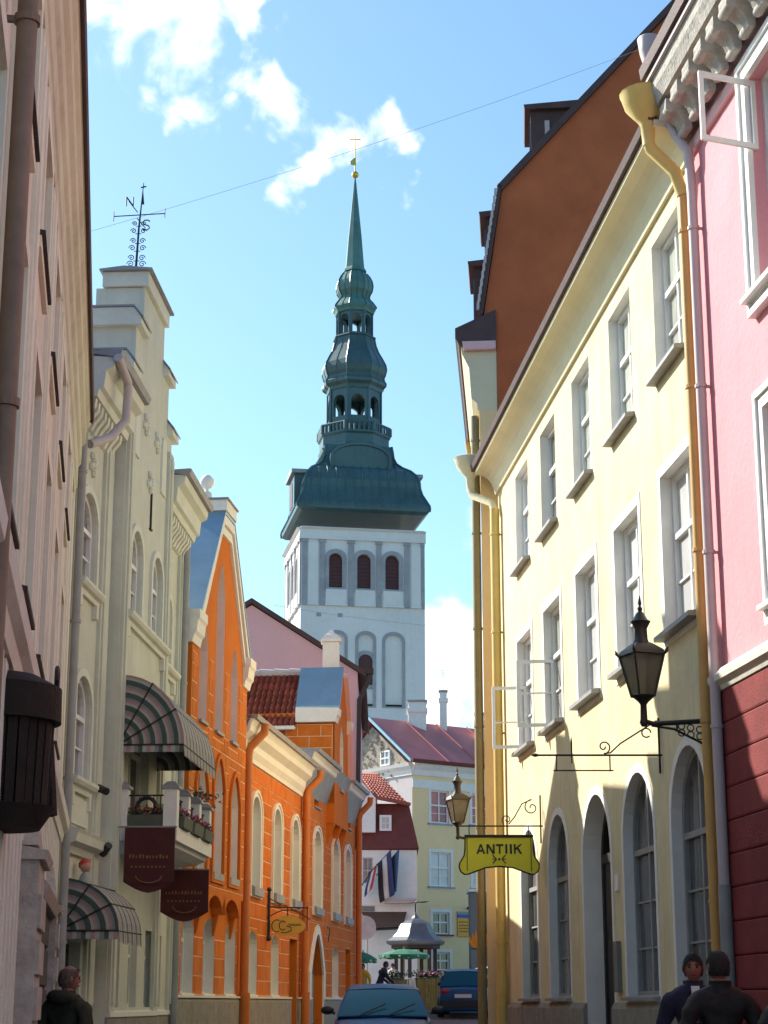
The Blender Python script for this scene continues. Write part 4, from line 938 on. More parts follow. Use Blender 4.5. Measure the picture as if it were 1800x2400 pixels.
for a, b in ((.47, 1.68), (1.92, 3.13), (3.37, 4.63)):
    m = (a + b) / 2; P = [(a, 3.45)] + [(m - (b - a) / 2 * math.cos(math.pi * i / 8), 3.12 + .3 * math.sin(math.pi * i / 8)) for i in range(9)] + [(b, 3.45)]
    B0.plate(mb, P, -.2, -.002)
mb.build('corbel_arch', 'orange_flat', oh)
def coping(ff, pts, o0, o1, w, name, matn, th=.12):
    mb = MB()
    for (a, z), (b, y) in zip(pts, pts[1:]):
        mb.prism([ff.P(a, o0, z), ff.P(a, o1, z), ff.P(a, o1, z + th), ff.P(a, o0, z + th)], [ff.P(b, o0, y), ff.P(b, o1, y), ff.P(b, o1, y + th), ff.P(b, o0, y + th)])
    return mb.build(name, matn, oh)
cp = [(.38, 7.98), (gcx - .44, 10.17), (gcx + .44, 10.17), (4.82, 7.98)]
coping(B0, cp, -.78, .10, 0, 'coping', 'zinc', .06)
coping(B0, [(.42, 7.80), (gcx - .44, 10.0), (gcx + .44, 10.0), (4.78, 7.80)], 0, .09, 0, 'gable_moulding', 'white_trim', .16)
coping(B0, [(.52, 7.62), (gcx - .42, 9.82), (gcx + .42, 9.82), (4.68, 7.62)], 0, .05, 0, 'gable_moulding', 'white_trim', .16)
for a, b in ((.0, .62), (4.55, 5.12)):
    mb = MB(); B0.sweep(mb, [(-.76, 7.42), (.03, 7.42), (.06, 7.55), (.10, 7.60), (.12, 7.78), (.15, 7.82), (.15, 7.97), (-.76, 7.99)], a, b); mb.build('kneeler', 'white_trim', oh)
mb = MB(); B0.box(mb, gcx - .46, gcx + .46, -.72, .12, 10.24, 10.44); k = mb.build('finial_block', 'white_trim', oh)
mb = MB(); B0.box(mb, gcx - .50, gcx + .50, -.76, .15, 10.445, 10.475); mb.build('metal_flashing', 'zinc_dull', k)
mb = MB(); c = B0.P(gcx - .05, -.35, 10.48); mb.lathe([(r_ * .66, z_ * .72) for r_, z_ in ((.10, 0), (.06, .05), (.06, .08), (.13, .13), (.155, .21), (.13, .29), (.05, .34), (.05, .38), (.12, .42), (.18, .50), (.20, .58), (.18, .66), (.10, .74), (.02, .78))], c, 16); mb.build('ball_finial', 'white_trim', oh, smooth=True)
# right gable bay and its roof
rc = 18.15
grr = [(rc - 1.3, 6.0), (rc + 1.3, 6.0), (rc + 1.3, 8.8), (rc + 1.0, 9.0), (rc + .36, 10.05), (rc - .36, 10.05), (rc - 1.0, 9.0), (rc - 1.3, 8.8)]
ng = hole('point', rc - .05, .6, 6.95, 8.6, .5)
mb = MB(); B0.wall(mb, grr, [ng], 0, .25); n = len(grr)
mb.add([B0.P(a, 0, z) for a, z in grr] + [B0.P(a, -.2 if z < 6.5 else -3.2, z) for a, z in grr][:n], [(i, (i + 1) % n, n + (i + 1) % n, n + i) for i in (0, 1, 7)])
mb.add([B0.P(a, 0, z) for a, z in grr] + [B0.P(a, -1.0, z) for a, z in grr], [(i, (i + 1) % n, n + (i + 1) % n, n + i) for i in (2, 3, 4, 5, 6)])
mb.poly([B0.P(a, -1.0, z) for a, z in grr if z > 7]); mb.build('gable_bay', 'orange_flat', oh)
mb = MB(); B0.add = None
mb.add([B0.P(rc - 1.3, 0, 6.5), B0.P(rc - 1.3, -6, 6.5), B0.P(rc - 1.3, -6, 8.55), B0.P(rc - 1.3, 0, 8.55)], [(0, 1, 2, 3)])
mb.build('flank_wall', 'orange_flat', oh)
mb = MB(); q = inset(ng, .004); n = len(q); mb.add([B0.P(a, .004, z) for a, z in q] + [B0.P(a, -.22, z) for a, z in q], [(i, (i + 1) % n, n + (i + 1) % n, n + i) for i in range(1, n)]); mb.build('reveal', 'white_trim', oh)
window(B0, ng, oh, -.2, (), (.6,), .05, .04, glass='glass_grey', sill=(ng[0][0], ng[1][0], 6.92, .05, .08))
for s in (rc - 1.15, rc, rc + 1.15):
    mb = MB(); mb.prism([B0.P(s + a, o, 6.0) for a, o in ((-.12, -.2), (.12, -.2), (.12, 0), (-.12, 0))], [B0.P(s + a, o, 5.5) for a, o in ((-.03, -.2), (.03, -.2), (.03, -.17), (-.03, -.17))]); mb.build('pendant', 'orange_flat', oh)
coping(B0, [(rc - 1.12, 8.95), (rc - .38, 10.08)], -1.05, .1, 0, 'coping', 'zinc', .06)
coping(B0, [(rc + .38, 10.08), (rc + 1.12, 8.95)], -1.05, .1, 0, 'coping', 'zinc', .06)
coping(B0, [(rc + .30, 9.95), (rc + 1.06, 8.82), (rc + 1.2, 7.4)], 0, .12, 0, 'gable_moulding', 'pink_far', .14)
for a, b in ((rc - 1.45, rc - .95), (rc + .95, rc + 1.45)):
    mb = MB(); B0.sweep(mb, [(-1.0, 8.55), (.03, 8.55), (.06, 8.68), (.10, 8.72), (.12, 8.90), (-1.0, 8.93)], a, b); mb.build('kneeler', 'white_trim', oh)
mb = MB(); c = B0.P(rc, -.3, 10.1); mb.box(c.x - .22, c.x + .22, c.y - .2, c.y + .2, c.z - .05, c.z + .75); mb.box(c.x - .27, c.x + .27, c.y - .25, c.y + .25, c.z + .76, c.z + .84)
mb.lathe([(.36, 0), (.22, .12), (.12, .18), (.1, .22), (.02, .28)], (c.x, c.y, c.z + .84), 4, ph=R(45)); mb.build('pinnacle', 'white_trim', oh)
# red pantiles on the cross roof, tile by tile
zr, ze = 10.0, 8.42; sr, se = rc, rc - 1.55
tmesh = None; ncol, nrow = 42, 7
for i in range(ncol):
    for j in range(nrow):
        o = -1.05 - i * .15
        t0, t1 = j / nrow, (j + 1.12) / nrow
        c = B0.P(sr + (se - sr) * t0, o, zr + (ze - zr) * t0)
        if tmesh is None:
            mb = MB(); A, Bq = [], []
            dv = (B0.P(sr + (se - sr) * t1, 0, zr + (ze - zr) * t1) - B0.P(sr + (se - sr) * t0, 0, zr + (ze - zr) * t0))
            nrm = Vector((B0.u.x * (ze - zr) * -1, B0.u.y * (ze - zr) * -1, 0)).normalized() * -.72 + Vector((0, 0, .7)); nrm.normalize()
            for k in range(9):
                x = -.08 + .16 * k / 8; h = .03 + .038 * math.sin(k / 8 * 2 * math.pi)
                pb = Vector((B0.n.x * x, B0.n.y * x, 0)); A.append(pb + nrm * (h - .0)); Bq.append(pb + dv + nrm * (h + .03))
            mb.add(A + Bq + [p - nrm * .02 for p in Bq], [(k, k + 1, 9 + k + 1, 9 + k) for k in range(8)] + [(9 + k, 9 + k + 1, 18 + k + 1, 18 + k) for k in range(8)])
            ob = mb.build('roof_tile', 'tile', None); tmesh = ob.data
            for pl_ in tmesh.polygons: pl_.use_smooth = True
        else: ob = bpy.data.objects.new('roof_tile', tmesh); COL.objects.link(ob)
        ob.parent = oh; ob.location = c - WL[oh]
mb = MB()
mb.add([B0.P(sr, -1.0, zr), B0.P(se, -1.0, ze), B0.P(se, -9, ze), B0.P(sr, -9, zr), B0.P(2 * sr - se, -1.0, ze), B0.P(2 * sr - se, -9, ze)], [(0, 1, 2, 3), (0, 3, 5, 4)]); mb.build('roof_deck', 'brown_roof', oh)
for i in range(16):
    mb = MB(); mb.tube([B0.P(sr, -1.0 - i * .4, zr + .07), B0.P(sr, -1.42 - i * .4, zr + .09)], [.10, .115], 8); mb.build('ridge_tile', 'pipe_mauve', oh, smooth=True)
mb = MB(); B0.box(mb, se - .06, se + .12, -6, -1.0, ze - .07, ze + .02); mb.build('eave_flashing', 'white_trim', oh)
# low metal roof over the middle part
mb = MB(); f.sweep(mb, [(.3, 6.95), (-4.5, 7.4), (-9, 6.4), (-9, 6.2), (0, 6.3)], 5.05, 12.9); f.sweep(mb, [(.3, 7.35), (-4.5, 7.8), (-9, 6.9), (-9, 6.2), (0, 6.4)], 12.9, 22.4)
f.sweep(mb, [(-.5, 6.3), (-4.5, 9.2), (-9, 6.4), (-9, 6.2)], 0.1, 5.0); mb.build('roof', 'zinc_dull', oh)
# painted blocks
ex = []
for p in midw + rw + gw + [gd, gp, gr_] + sm:
    d = .16 if p in midw or p in rw else (.24 if p is gp else .05)
    ex.append((min(q[0] for q in p) - d, max(q[0] for q in p) + d, min(q[1] for q in p) - .02, max(q[1] for q in p) + (.04 if d < .1 else d)))
blocks(f, oh, 0, [(5.12, 12.72, 1.75, 6.2)], ex + [(5.5, 6.1, 0, 9)], .62, .29, 'orange', 150)
blocks(f, oh, 0, [(.1, 5.0, 1.75, 2.7)], ex, .62, .29, 'orange', 40)
exB = [(min(q[0] for q in p) - .16, max(q[0] for q in p) + .16, min(q[1] for q in p) - .1, max(q[1] for q in p) + .16) for p in nich + w2]
blocks(B0, oh, 0, [(.2, 4.95, 3.55, 7.4)], exB + [(.0, .66, 7.3, 9), (4.5, 5.2, 7.3, 9)], .62, .29, 'orange', 80)
blocks(f, oh, 0, [(12.95, 22.3, 1.75, 6.75)], ex + [(rc - 1.4, rc + 1.4, 5.4, 9)], .62, .29, 'orange', 0)
fl = Fac.__new__(Fac); q = B0.P(rc - 1.3, -.06, 0); fl.p = Vector(q.xy); fl.u = -B0.n; fl.n = -B0.u; fl.L = 5
blocks(fl, oh, .002, [(0, 1.2, 7.3, 8.5)], [], .6, .29, 'orange', 20)
# pipes with white-lipped orange boxes
for s, zt, zb_ in ((5.62, 6.75, 1.75), (12.85, 6.72, 1.8), (22.25, 7.1, gz(52) + .1)):
    downpipe(f, oh, s, .13, zt - .5, zb_, .085, 'pipe_orange', elbow=[(s + .1, .44, zt + .12), (s + .1, .42, zt - .05), (s, .16, zt - .35)])
    if zb_ > 1.6:
        mb = MB(); mb.tube([f.P(s, .14, zb_ + .05), f.P(s, .14, gz(40))], .11, 12); mb.build('cast_iron_boot', 'pipe_orange', oh, smooth=True)
# house number seven
hn = MB(); f.box(hn, 17.05, 17.55, .01, .03, 3.42, 3.46); hn.prism([f.P(a, o, z) for a, o, z in ((17.55, .01, 3.46), (17.48, .01, 3.46), (17.22, .01, 3.1), (17.30, .01, 3.1))], [f.P(a, o, z) for a, o, z in ((17.55, .03, 3.46), (17.48, .03, 3.46), (17.22, .03, 3.1), (17.30, .03, 3.1))]); hn.build('house_number', 'iron', oh)

# oval sign on the orange house
ov = T('oval_sign', 'ochre oval sign with swirling script on an iron bracket of the orange house', 'sign', f.P(8.6, .1, 3.2))
Yq = f.P(8.6, 0, 0).y; x0 = f.P(8.6, 0, 0).x; a_ = at(674, 2170, Yq); zc = a_.z; xc = a_.x
mb = MB(); E = [(xc + .36 * math.cos(t), zc + .20 * math.sin(t)) for t in [2 * math.pi * i / 28 for i in range(28)]]
mb.prism([(x, Yq - .02, z) for x, z in E], [(x, Yq + .02, z) for x, z in E]); bd = mb.build('board', 'sign_ochre', ov)
mb = MB()
mb.tube([(xc - .22 + .10 * math.cos(t), Yq - .024, zc + .0 + .12 * math.sin(t)) for t in [R(60 + i * 14) for i in range(18)]], .009, 5)
mb.tube([(xc - .10 + .07 * math.cos(t), Yq - .024, zc + .01 + .09 * math.sin(t)) for t in [R(40 + i * 16) for i in range(18)]], .009, 5)
mb.tube([(xc - .02, Yq - .024, zc), (xc + .07, Yq - .024, zc - .03), (xc + .08, Yq - .024, zc - .09), (xc - .03, Yq - .024, zc - .14), (xc - .13, Yq - .024, zc - .13)], .009, 5)
mb.tube([(xc + .02 + i * .02, Yq - .024, zc + .02 + .025 * math.sin(i * 1.9)) for i in range(14)], .008, 5); mb.build('script', 'dark_wood', bd)
mb = MB(); mb.tube([(x0, Yq, zc + .38), (xc + .42, Yq, zc + .36)], .016, 6); mb.tube([(x0 + .05, Yq, zc + .75), (x0 + .05, Yq, zc - .25)], .028, 6)
mb.ball((x0 + .05, Yq, zc + .73), .05, 8); mb.ball((x0 + .05, Yq, zc - .25), .06, 8)
mb.tube([(xc - .5 + .5 * (i / 12), Yq, zc + .66 - .26 * math.sin(i / 12 * math.pi / 2)) for i in range(13)], .011, 5)
mb.tube([(xc - .48 + .95 * (i / 12), Yq, zc + .12 + .2 * math.sin(i / 12 * math.pi)) for i in range(13)], .011, 5)
mb.tube([(xc + .4, Yq, zc + .4), (xc + .4, Yq, zc - .1)], .012, 6); mb.tube([(xc, Yq, zc + .36), (xc, Yq, zc + .2)], .012, 6); mb.build('bracket', 'iron', ov)

# ================================================================== pink gabled house beyond the orange one
Yp = 53.6
kh = T('pink_gabled_house', 'plain pink gable wall with dark verge rising behind the orange house', 'house', (-3, Yp, gz(54)))
ap = at(590, 1418, Yp); en = at(848, 1582, Yp); k = (ap.z - en.z) / (en.x - ap.x)
xl = ap.x - (en.x - ap.x)
mb = MB(); P = [(xl, Yp, gz(50)), (-.78, Yp, gz(50)), (-.78, Yp, ap.z - k * (-.78 - ap.x)), (ap.x, Yp, ap.z), (xl, Yp, en.z)]
mb.prism(P, [(x, y + 12, z) for x, y, z in P]); mb.build('wall', 'pink_far', kh)
mb = MB()
for sx in (1, -1):
    a, b = Vector((ap.x, Yp - .1, ap.z + .04)), Vector((ap.x + sx * (en.x - ap.x + .12), Yp - .1, en.z - .06))
    for (p, q) in (((0, 0), (0, .16)),):
        mb.prism([a, b, b + Vector((0, 0, .16)), a + Vector((0, 0, .16))], [v + Vector((0, 12.2, 0)) for v in (a, b, b + Vector((0, 0, .16)), a + Vector((0, 0, .16)))])
mb.build('roof', 'brown_roof', kh)
pp_ = [at(866, 1572, Yp), at(862, 1600, Yp), at(842, 1640, Yp), at(840, 1800, Yp), at(838, 1990, Yp)]
mb = MB(); mb.tube(pp_, .07, 10); mb.box(pp_[0].x - .12, pp_[0].x + .12, Yp - .1, Yp + .1, pp_[0].z - .1, pp_[0].z + .06); mb.build('downpipe', 'pipe_brown', kh, smooth=True)

# ================================================================== white mansard house
Yw = 76.0; gw_ = gz(76)
wh = T('white_mansard_house', 'white house with red mansard roof and flags at the end of the street', 'house', (-.2, Yw, gw_))
A = at(820, 1985, Yw); Bq = at(977, 1992, Yw); x0, x1, zt = A.x - 2.5, Bq.x, Bq.z + .05
holes = []
def pw_(px0, px1, py0, py1, Y=Yw):
    a, b = at(px0, py1, Y), at(px1, py0, Y); return [(a.x, a.z), (b.x, a.z), (b.x, b.z), (a.x, b.z)]
fw_ = Fac(0, Yw, 1, Yw, 1); fw_.n = Vector((0, -1)); fw_.u = Vector((1, 0)); fw_.p = Vector((0, Yw))
wins = [pw_(850, 874, 2010, 2070)]
mb = MB(); fw_.wall(mb, [(x0, gw_ - .5), (x1, gw_ - .5), (x1, zt), (x0, zt)], wins, 0, .2); body(mb, fw_, x0, x1, -9, gw_ - .5, zt); mb.build('wall', 'white_trim', wh)
for p in wins: window(fw_, p, wh, -.12, (.5,), (.5,), .05, .04, glass='glass_grey', frame='pipe_mauve')
za, zb = at(900, 2108, Yw).z, at(900, 2122, Yw).z
mb = MB(); fw_.box(mb, x0, x1, 0, .05, zb, za); mb.build('string_course', 'white_trim', wh)
zm = at(900, 1884, Yw + .8).z; mx1 = at(958, 1890, Yw + .8).x
mb = MB(); mb.prism([(x0, Yw - .15, zt), (x1 + .08, Yw - .15, zt), (mx1, Yw + .75, zm), (x0, Yw + .75, zm)], [(x0, Yw + .1, zt - .1), (x1 - .05, Yw + .1, zt - .1), (mx1 - .1, Yw + 1.0, zm - .1), (x0, Yw + 1.0, zm - .1)])
mb.prism([(x1 + .08, Yw - .15, zt), (x1 + .08, Yw + 8, zt), (mx1, Yw + 8, zm), (mx1, Yw + .75, zm)], [(x1 - .1, Yw - .1, zt - .05), (x1 - .1, Yw + 8, zt - .05), (mx1 - .15, Yw + 8, zm - .05), (mx1 - .15, Yw + .75, zm - .05)]); mb.build('mansard_roof', 'mansard', wh)
p = pw_(893, 914, 1914, 1944, Yw + .2); d_ = fw_.shift(-.25)
mb = MB(); ring(d_, mb, inset(p, -.06), .1, -.3, .12); dm = mb.build('dormer_window', 'white_paint', wh)
mb = MB(); d_.plate(mb, inset(p, .03), .02, .04); mb.build('pane', 'glass_pale', dm)
mb = MB(); xm, zc_ = (p[0][0] + p[1][0]) / 2, (p[0][1] + p[2][1]) / 2; d_.box(mb, xm - .012, xm + .012, .045, .06, p[0][1], p[2][1]); d_.box(mb, p[0][0], p[1][0], .045, .06, zc_ - .012, zc_ + .012); mb.build('glazing_bar', 'white_paint', dm)
# white gablet with tiled slope
q0, q1, q2, q3 = at(845, 1835, Yw + .1), at(886, 1872, Yw + .1), at(880, 1951, Yw - .1), at(840, 1951, Yw - .1)
mb = MB(); P = [(q3.x, Yw - .2, q3.z), (q2.x, Yw - .2, q2.z), (q1.x - .1, Yw - .2, q1.z), (q0.x, Yw - .2, q0.z + .1), (q0.x - .8, Yw - .2, q0.z)]
mb.prism(P, [(x, y + 1.2, z) for x, y, z in P]); mb.build('gablet', 'white_trim', wh)
t0, t1, t2, t3 = at(838, 1812, Yw + 3), at(884, 1813, Yw + 3), at(960, 1888, Yw + .7), at(880, 1872, Yw - .1)
deck = MB(); deck.add([t0, t1, t2, t3], [(0, 1, 2, 3)]); deck.add([t0, t1, t1 + Vector((0, 5, -2)), t0 + Vector((0, 5, -2))], [(0, 1, 2, 3)]); deck.build('roof_deck', 'tile_far', wh)
tl = MB(); nr_, nc_ = 12, 9
for i in range(nr_):
    for j in range(nc_):
        u0, u1, v0, v1 = i / nr_, (i + 1.15) / nr_, j / nc_, (j + .9) / nc_
        L0 = lambda u, v: t0.lerp(t1, v).lerp(t3.lerp(t2, v), u)
        a, b, c, d = L0(u0, v0), L0(u0, v1), L0(u1, v1), L0(u1, v0); up = Vector((0, -.02, .04)); m0, m1 = L0(u0, (v0 + v1) / 2) + up * 1.4, L0(u1, (v0 + v1) / 2) + up * 2.4
        tl.add([a + up * .3, m0, b + up * .3, c + up * 1.2, m1, d + up * 1.2, c - up * .3, d - up * .3], [(0, 1, 4, 5), (1, 2, 3, 4), (5, 4, 3, 6, 7)])
tl.build('roof_tiles', 'tile_far', wh, kind='stuff')
mb = MB(); a, b = t3.lerp(t0, .42) , t2.lerp(t1, .36)
for i in range(10):
    v0 = i / 10; p0, p1 = t3.lerp(t2, v0), t3.lerp(t2, v0 + .11); mb.tube([p0 + Vector((0, -.05, .05)), p1 + Vector((0, -.05, .05))], .08, 6)
mb.build('hip_tiles', 'tile_far', wh)
# projecting shop awning and ledge
aw = T('shop_awning', 'brown sloping shop awning on the white house', 'awning', (-.3, Yw - .6, at(890, 2180, Yw).z))
a, b, c, d = at(848, 2137, Yw - .02), at(953, 2137, Yw - .02), at(944, 2172, Yw - 1.1), at(862, 2176, Yw - 1.1)
mb = MB(); mb.prism([a, b, c, d], [v + Vector((0, 0, -.03)) for v in (a, b, c, d)]); mb.build('canvas', 'awning_brown', aw)
mb = MB(); mb.prism([d, c, c + Vector((0, 0, -.1)), d + Vector((0, 0, -.1))], [v + Vector((0, .02, 0)) for v in (d, c, c + Vector((0, 0, -.1)), d + Vector((0, 0, -.1)))]); mb.build('valance', 'dark_wood', aw)
mb = MB(); a, b = at(902, 2106, Yw), at(974, 2118, Yw); mb.box(a.x, b.x, Yw - .55, Yw - .0, b.z, b.z + .12); mb.box(a.x - .1, b.x + .05, Yw - .62, Yw, b.z + .12, b.z + .2); mb.build('ledge', 'pipe_mauve', wh)
mb = MB(); a, b = at(846, 2124, Yw), at(878, 2136, Yw); mb.box(a.x, b.x, Yw - .04, Yw, b.z, a.z); mb.build('name_board', 'grey_block', wh)
rs = at(854, 2174, 70); rd = T('round_road_sign', 'round sign on a thin post by the orange house corner', 'road sign', (rs.x, 70, gz(70)))
mb = MB(); r_ = .44
mb.prism([(rs.x + r_ * math.cos(t), 69.98, rs.z + r_ * math.sin(t)) for t in [i * math.pi / 12 for i in range(24)]], [(rs.x + r_ * math.cos(t), 70.02, rs.z + r_ * math.sin(t)) for t in [i * math.pi / 12 for i in range(24)]]); mb.build('disc', 'zinc_dull', rd)
mb = MB(); mb.tube([(rs.x + .1, 70.04, gz(70)), (rs.x + .1, 70.04, rs.z + .4)], .035, 8); mb.build('post', 'pipe_grey', rd)

# flags on the white house
def flag(base, tip, cols, fall, lab, w=.62):
    base, tip = Vector(base), Vector(tip); t = T('flag', lab, 'flag', base)
    mb = MB(); mb.tube([base, tip], .022, 6); mb.build('pole', 'dark_wood', t)
    d = (tip - base); n = 10
    for k, (m_) in enumerate(cols):
        mb = MB(); vs = []
        for i in range(n + 1):
            for s in (k / len(cols), (k + 1) / len(cols)):
                p = base + d * (.42 + .56 * (1 - s)); q = i / n
                vs.append(p + Vector((fall[0] * q * (1 - .25 * s) - .07 * q * s * math.sin(q * 3), -.02 - .09 * math.sin(s * 7 + q * 3.5) * q, -fall[1] * q * (1 - .12 * s))))
        mb.add(vs, [(2 * i, 2 * i + 1, 2 * i + 3, 2 * i + 2) for i in range(n)]); o = mb.build('cloth_stripe', m_, t, smooth=True)
        o.modifiers.new('thickness', 'SOLIDIFY').thickness = .008
b0 = at(862, 2055, Yw - .05)
flag(at(882, 2052, Yw - .1), at(937, 1990, Yw - 1.0), ['flag_blue', 'flag_black', 'flag_white'], (-.12, 1.65), 'blue black and white striped flag hanging from the white house')
flag(at(862, 2050, Yw - .1), at(917, 1992, Yw - 1.0), ['flag_navy', 'flag_white', 'flag_black'], (.15, 1.75), 'dark folded flag with pale stripe beside the striped flag')
flag(at(848, 2075, Yw - .1), at(885, 2024, Yw - 1.0), ['flag_red', 'flag_white', 'flag_navy'], (-.2, .95), 'red white and navy flag near the orange house corner')

# ================================================================== yellow house closing the street
Yy = 85.0; cy = at(966, 1800, Yy); ca, sa = math.cos(R(36)), math.sin(R(36))
YR = Fac(cy.x, Yy, cy.x + ca, Yy + sa, 1); YR.n = Vector((sa, -ca)); YL_ = Fac(cy.x, Yy, cy.x - sa, Yy + ca, 1); YL_.n = Vector((-ca, -sa))
gy = gz(85) - .6
def fuv(f_, px, py):
    d = ray(px, py); A_ = Matrix(((d.x, -f_.u.x), (d.y, -f_.u.y))); t = A_.inverted() @ f_.p; return t[1], CZ + t[0] * d.z
yy = T('far_yellow_house', 'pale yellow house with red metal roof closing the end of the street', 'house', (cy.x, Yy, gz(85)))
ze_ = fuv(YR, 970, 1788)[1]; RL = 13.0
def rect_px(f_, px0, px1, py0, py1, top=None):
    s0, _ = fuv(f_, px0, (py0 + py1) / 2); s1, _ = fuv(f_, px1, (py0 + py1) / 2); _, z1 = fuv(f_, (px0 + px1) / 2, py0); _, z0 = fuv(f_, (px0 + px1) / 2, py1); return [(s0, z0), (s1, z0), (s1, z1), (s0, z1)]
W1 = [rect_px(YR, 1010, 1052, 1853, 1930), rect_px(YR, 1106, 1148, 1862, 1934)]
W2 = [rect_px(YR, 1010, 1056, 1998, 2078), rect_px(YR, 1108, 1150, 2004, 2082)]
W3 = [rect_px(YR, 1014, 1053, 2138, 2190)]; W4 = [rect_px(YR, 1014, 1054, 2232, 2275)]
mb = MB(); YR.wall(mb, [(0, gy), (RL, gy), (RL, ze_), (0, ze_)], W1 + W2 + W3 + W4, 0, .2); body(mb, YR, 0, RL, -6.4, gy, ze_, (0, 1)); mb.build('wall', 'cream', yy)
for p, gm in [(q, 'glass_red') for q in W1] + [(q, 'glass_pale') for q in W2] + [(q, 'glass') for q in W3 + W4]:
    surround(YR, yy, p, .14, 0, .03, 'white_trim')
    window(YR, p, yy, -.1, (.5,), (.55,), .07, .06, glass=gm, minor=(.28,) if gm != 'glass' else (), sill=(p[0][0] - .2, p[1][0] + .2, p[0][1] - .05, .12, .05), sillmat='mansard' if gm == 'glass' else 'zinc_dull')
mb = MB()
for z0, z1, o in ((fuv(YR, 975, 1862)[1] - .0, fuv(YR, 975, 1843)[1], .05),): YR.box(mb, 0, RL, 0, .04, fuv(YR, 975, 1840)[1] - .12, fuv(YR, 975, 1826)[1])
mb.build('string_course', 'white_trim', yy)
for ff, ln, m_ in ((YR, RL, 'white_trim'), (YL_, 6.3, 'white_trim')):
    mb = MB(); ff.sweep(mb, [(-.01, ze_ - .55), (.05, ze_ - .55), (.07, ze_ - .3), (.2, ze_ - .15), (.24, ze_), (-.01, ze_ + .02)], -.02, ln); mb.build('cornice', m_, yy)
# gable end: stone rubble above, plaster below
gm_ = 3.1; zapx = fuv(YL_, 884, 1690)[1]; zk = ze_
mb = MB(); mb.poly([YL_.P(s, 0, z) for s, z in ((0, gy), (6.3, gy), (6.3, zk), (0, zk))]); mb.build('gable_wall', 'pipe_mauve', yy)
mb = MB(); YL_.plate(mb, [(.3, zk + .02), (6.2, zk - 2.2), (6.2, zk), (gm_, zapx - .25)], -.15, .05); mb.build('rubble_gable', 'stone_rubble', yy)
st = MB()
for _ in range(420):
    s = random.uniform(.3, 6.2); z = random.uniform(zk - 2.6, zapx)
    if z > zk + (zapx - zk) * (1 - abs(s - gm_) / 3.0) - .35: continue
    if z < zk - 2.2 * (s - .3) / 5.9: continue
    r = random.uniform(.07, .16); c = YL_.P(s, .05, z); st.ball(c, r, 6, 0, random.uniform(.5, .8), 1, .5)
st.build('rubble_stones', 'stone_rubble', yy, kind='stuff')
pwn = rect_px(YL_, 896, 918, 1760, 1795); pwn = [(min(a[0] for a in pwn), pwn[0][1]), (max(a[0] for a in pwn), pwn[0][1]), (max(a[0] for a in pwn), pwn[2][1]), (min(a[0] for a in pwn), pwn[2][1])]
window(YL_, pwn, yy, .10, (.5,), (.5,), .07, .06, glass='blue_window', label='small pale blue window in the stone gable')
# roof
mb = MB(); om = -3.1
def rp(s, o, z): return YR.P(s, o, z)
zr_ = zapx + .1
mb.prism([rp(-.25, .35, ze_), rp(RL, .35, ze_), rp(RL, om, zr_), rp(-.25, om, zr_)], [rp(-.25, .35, ze_ + .1), rp(RL, .35, ze_ + .1), rp(RL, om, zr_ + .1), rp(-.25, om, zr_ + .1)])
mb.prism([rp(-.25, -6.6, ze_), rp(RL, -6.6, ze_), rp(RL, om, zr_), rp(-.25, om, zr_)], [rp(-.25, -6.6, ze_ + .1), rp(RL, -6.6, ze_ + .1), rp(RL, om, zr_ + .1), rp(-.25, om, zr_ + .1)])
rfy = mb.build('roof', 'red_metal', yy)
for k in range(1, 6):
    s = k * 1.9; mb = MB(); mb.prism([rp(s, .35, ze_ + .1), rp(s + .05, .35, ze_ + .1), rp(s + .05, om, zr_ + .1), rp(s, om, zr_ + .1)], [rp(s, .35, ze_ + .16), rp(s + .05, .35, ze_ + .16), rp(s + .05, om, zr_ + .16), rp(s, om, zr_ + .16)]); mb.build('roof_seam', 'red_metal', rfy)
mb = MB(); YR.sweep(mb, [(.3, ze_ - .02), (.45, ze_), (.47, ze_ + .14), (.42, ze_ + .14), (.3, ze_ + .05)], -.3, RL); mb.build('gutter', 'mansard', yy)
mb = MB()
for o in (.3, -6.5):
    mb.prism([rp(-.32, o, ze_ - .02), rp(-.24, o, ze_ - .02), rp(-.24, om, zr_), rp(-.32, om, zr_)], [rp(-.32, o, ze_ + .14), rp(-.24, o, ze_ + .14), rp(-.24, om, zr_ + .16), rp(-.32, om, zr_ + .16)])
mb.build('verge_board', 'zinc', yy)
def chim(px0, px1, py0, py1, Y, lab, cap=True, ant=None):
    a, b = at(px0, py1, Y), at(px1, py0, Y); t = T('chimney', lab, 'chimney', (a.x, Y, a.z)); mb = MB()
    w = b.x - a.x; mb.box(a.x, b.x, Y, Y + w, a.z - 2.0, b.z); mb.box(a.x - .06, b.x + .06, Y - .06, Y + w + .06, b.z - .5, b.z - .3); mb.build('stack', 'white_trim', t)
    mb = MB(); mb.box(a.x - .05, b.x + .05, Y - .05, Y + w + .05, b.z, b.z + .1); mb.build('cap', 'zinc_dull', t)
    if ant:
        x = (a.x + b.x) / 2; mb = MB(); mb.tube([(x, Y + .1, b.z + .1), (x, Y + .1, ant)], .02, 6)
        for k in range(4): mb.tube([(x - .35 + .05 * k, Y + .1, ant - .5 - k * .35 if k else ant), (x + .3, Y + .1, ant - .46 - k * .35 if k else ant + .1)], .012, 5) if k in (0, 2) else None
        mb.build('aerial', 'pipe_grey', t)
chim(957, 999, 1645, 1700, 88.5, 'broad whitewashed chimney on the ridge in front of the tower')
chim(1031, 1047, 1622, 1730, 89.5, 'tall thin chimney with aerial on the red roof', ant=at(1037, 1573, 89.5).z)
chim(1114, 1134, 1675, 1720, 90.0, 'pale chimney beside the far yellow pipe')
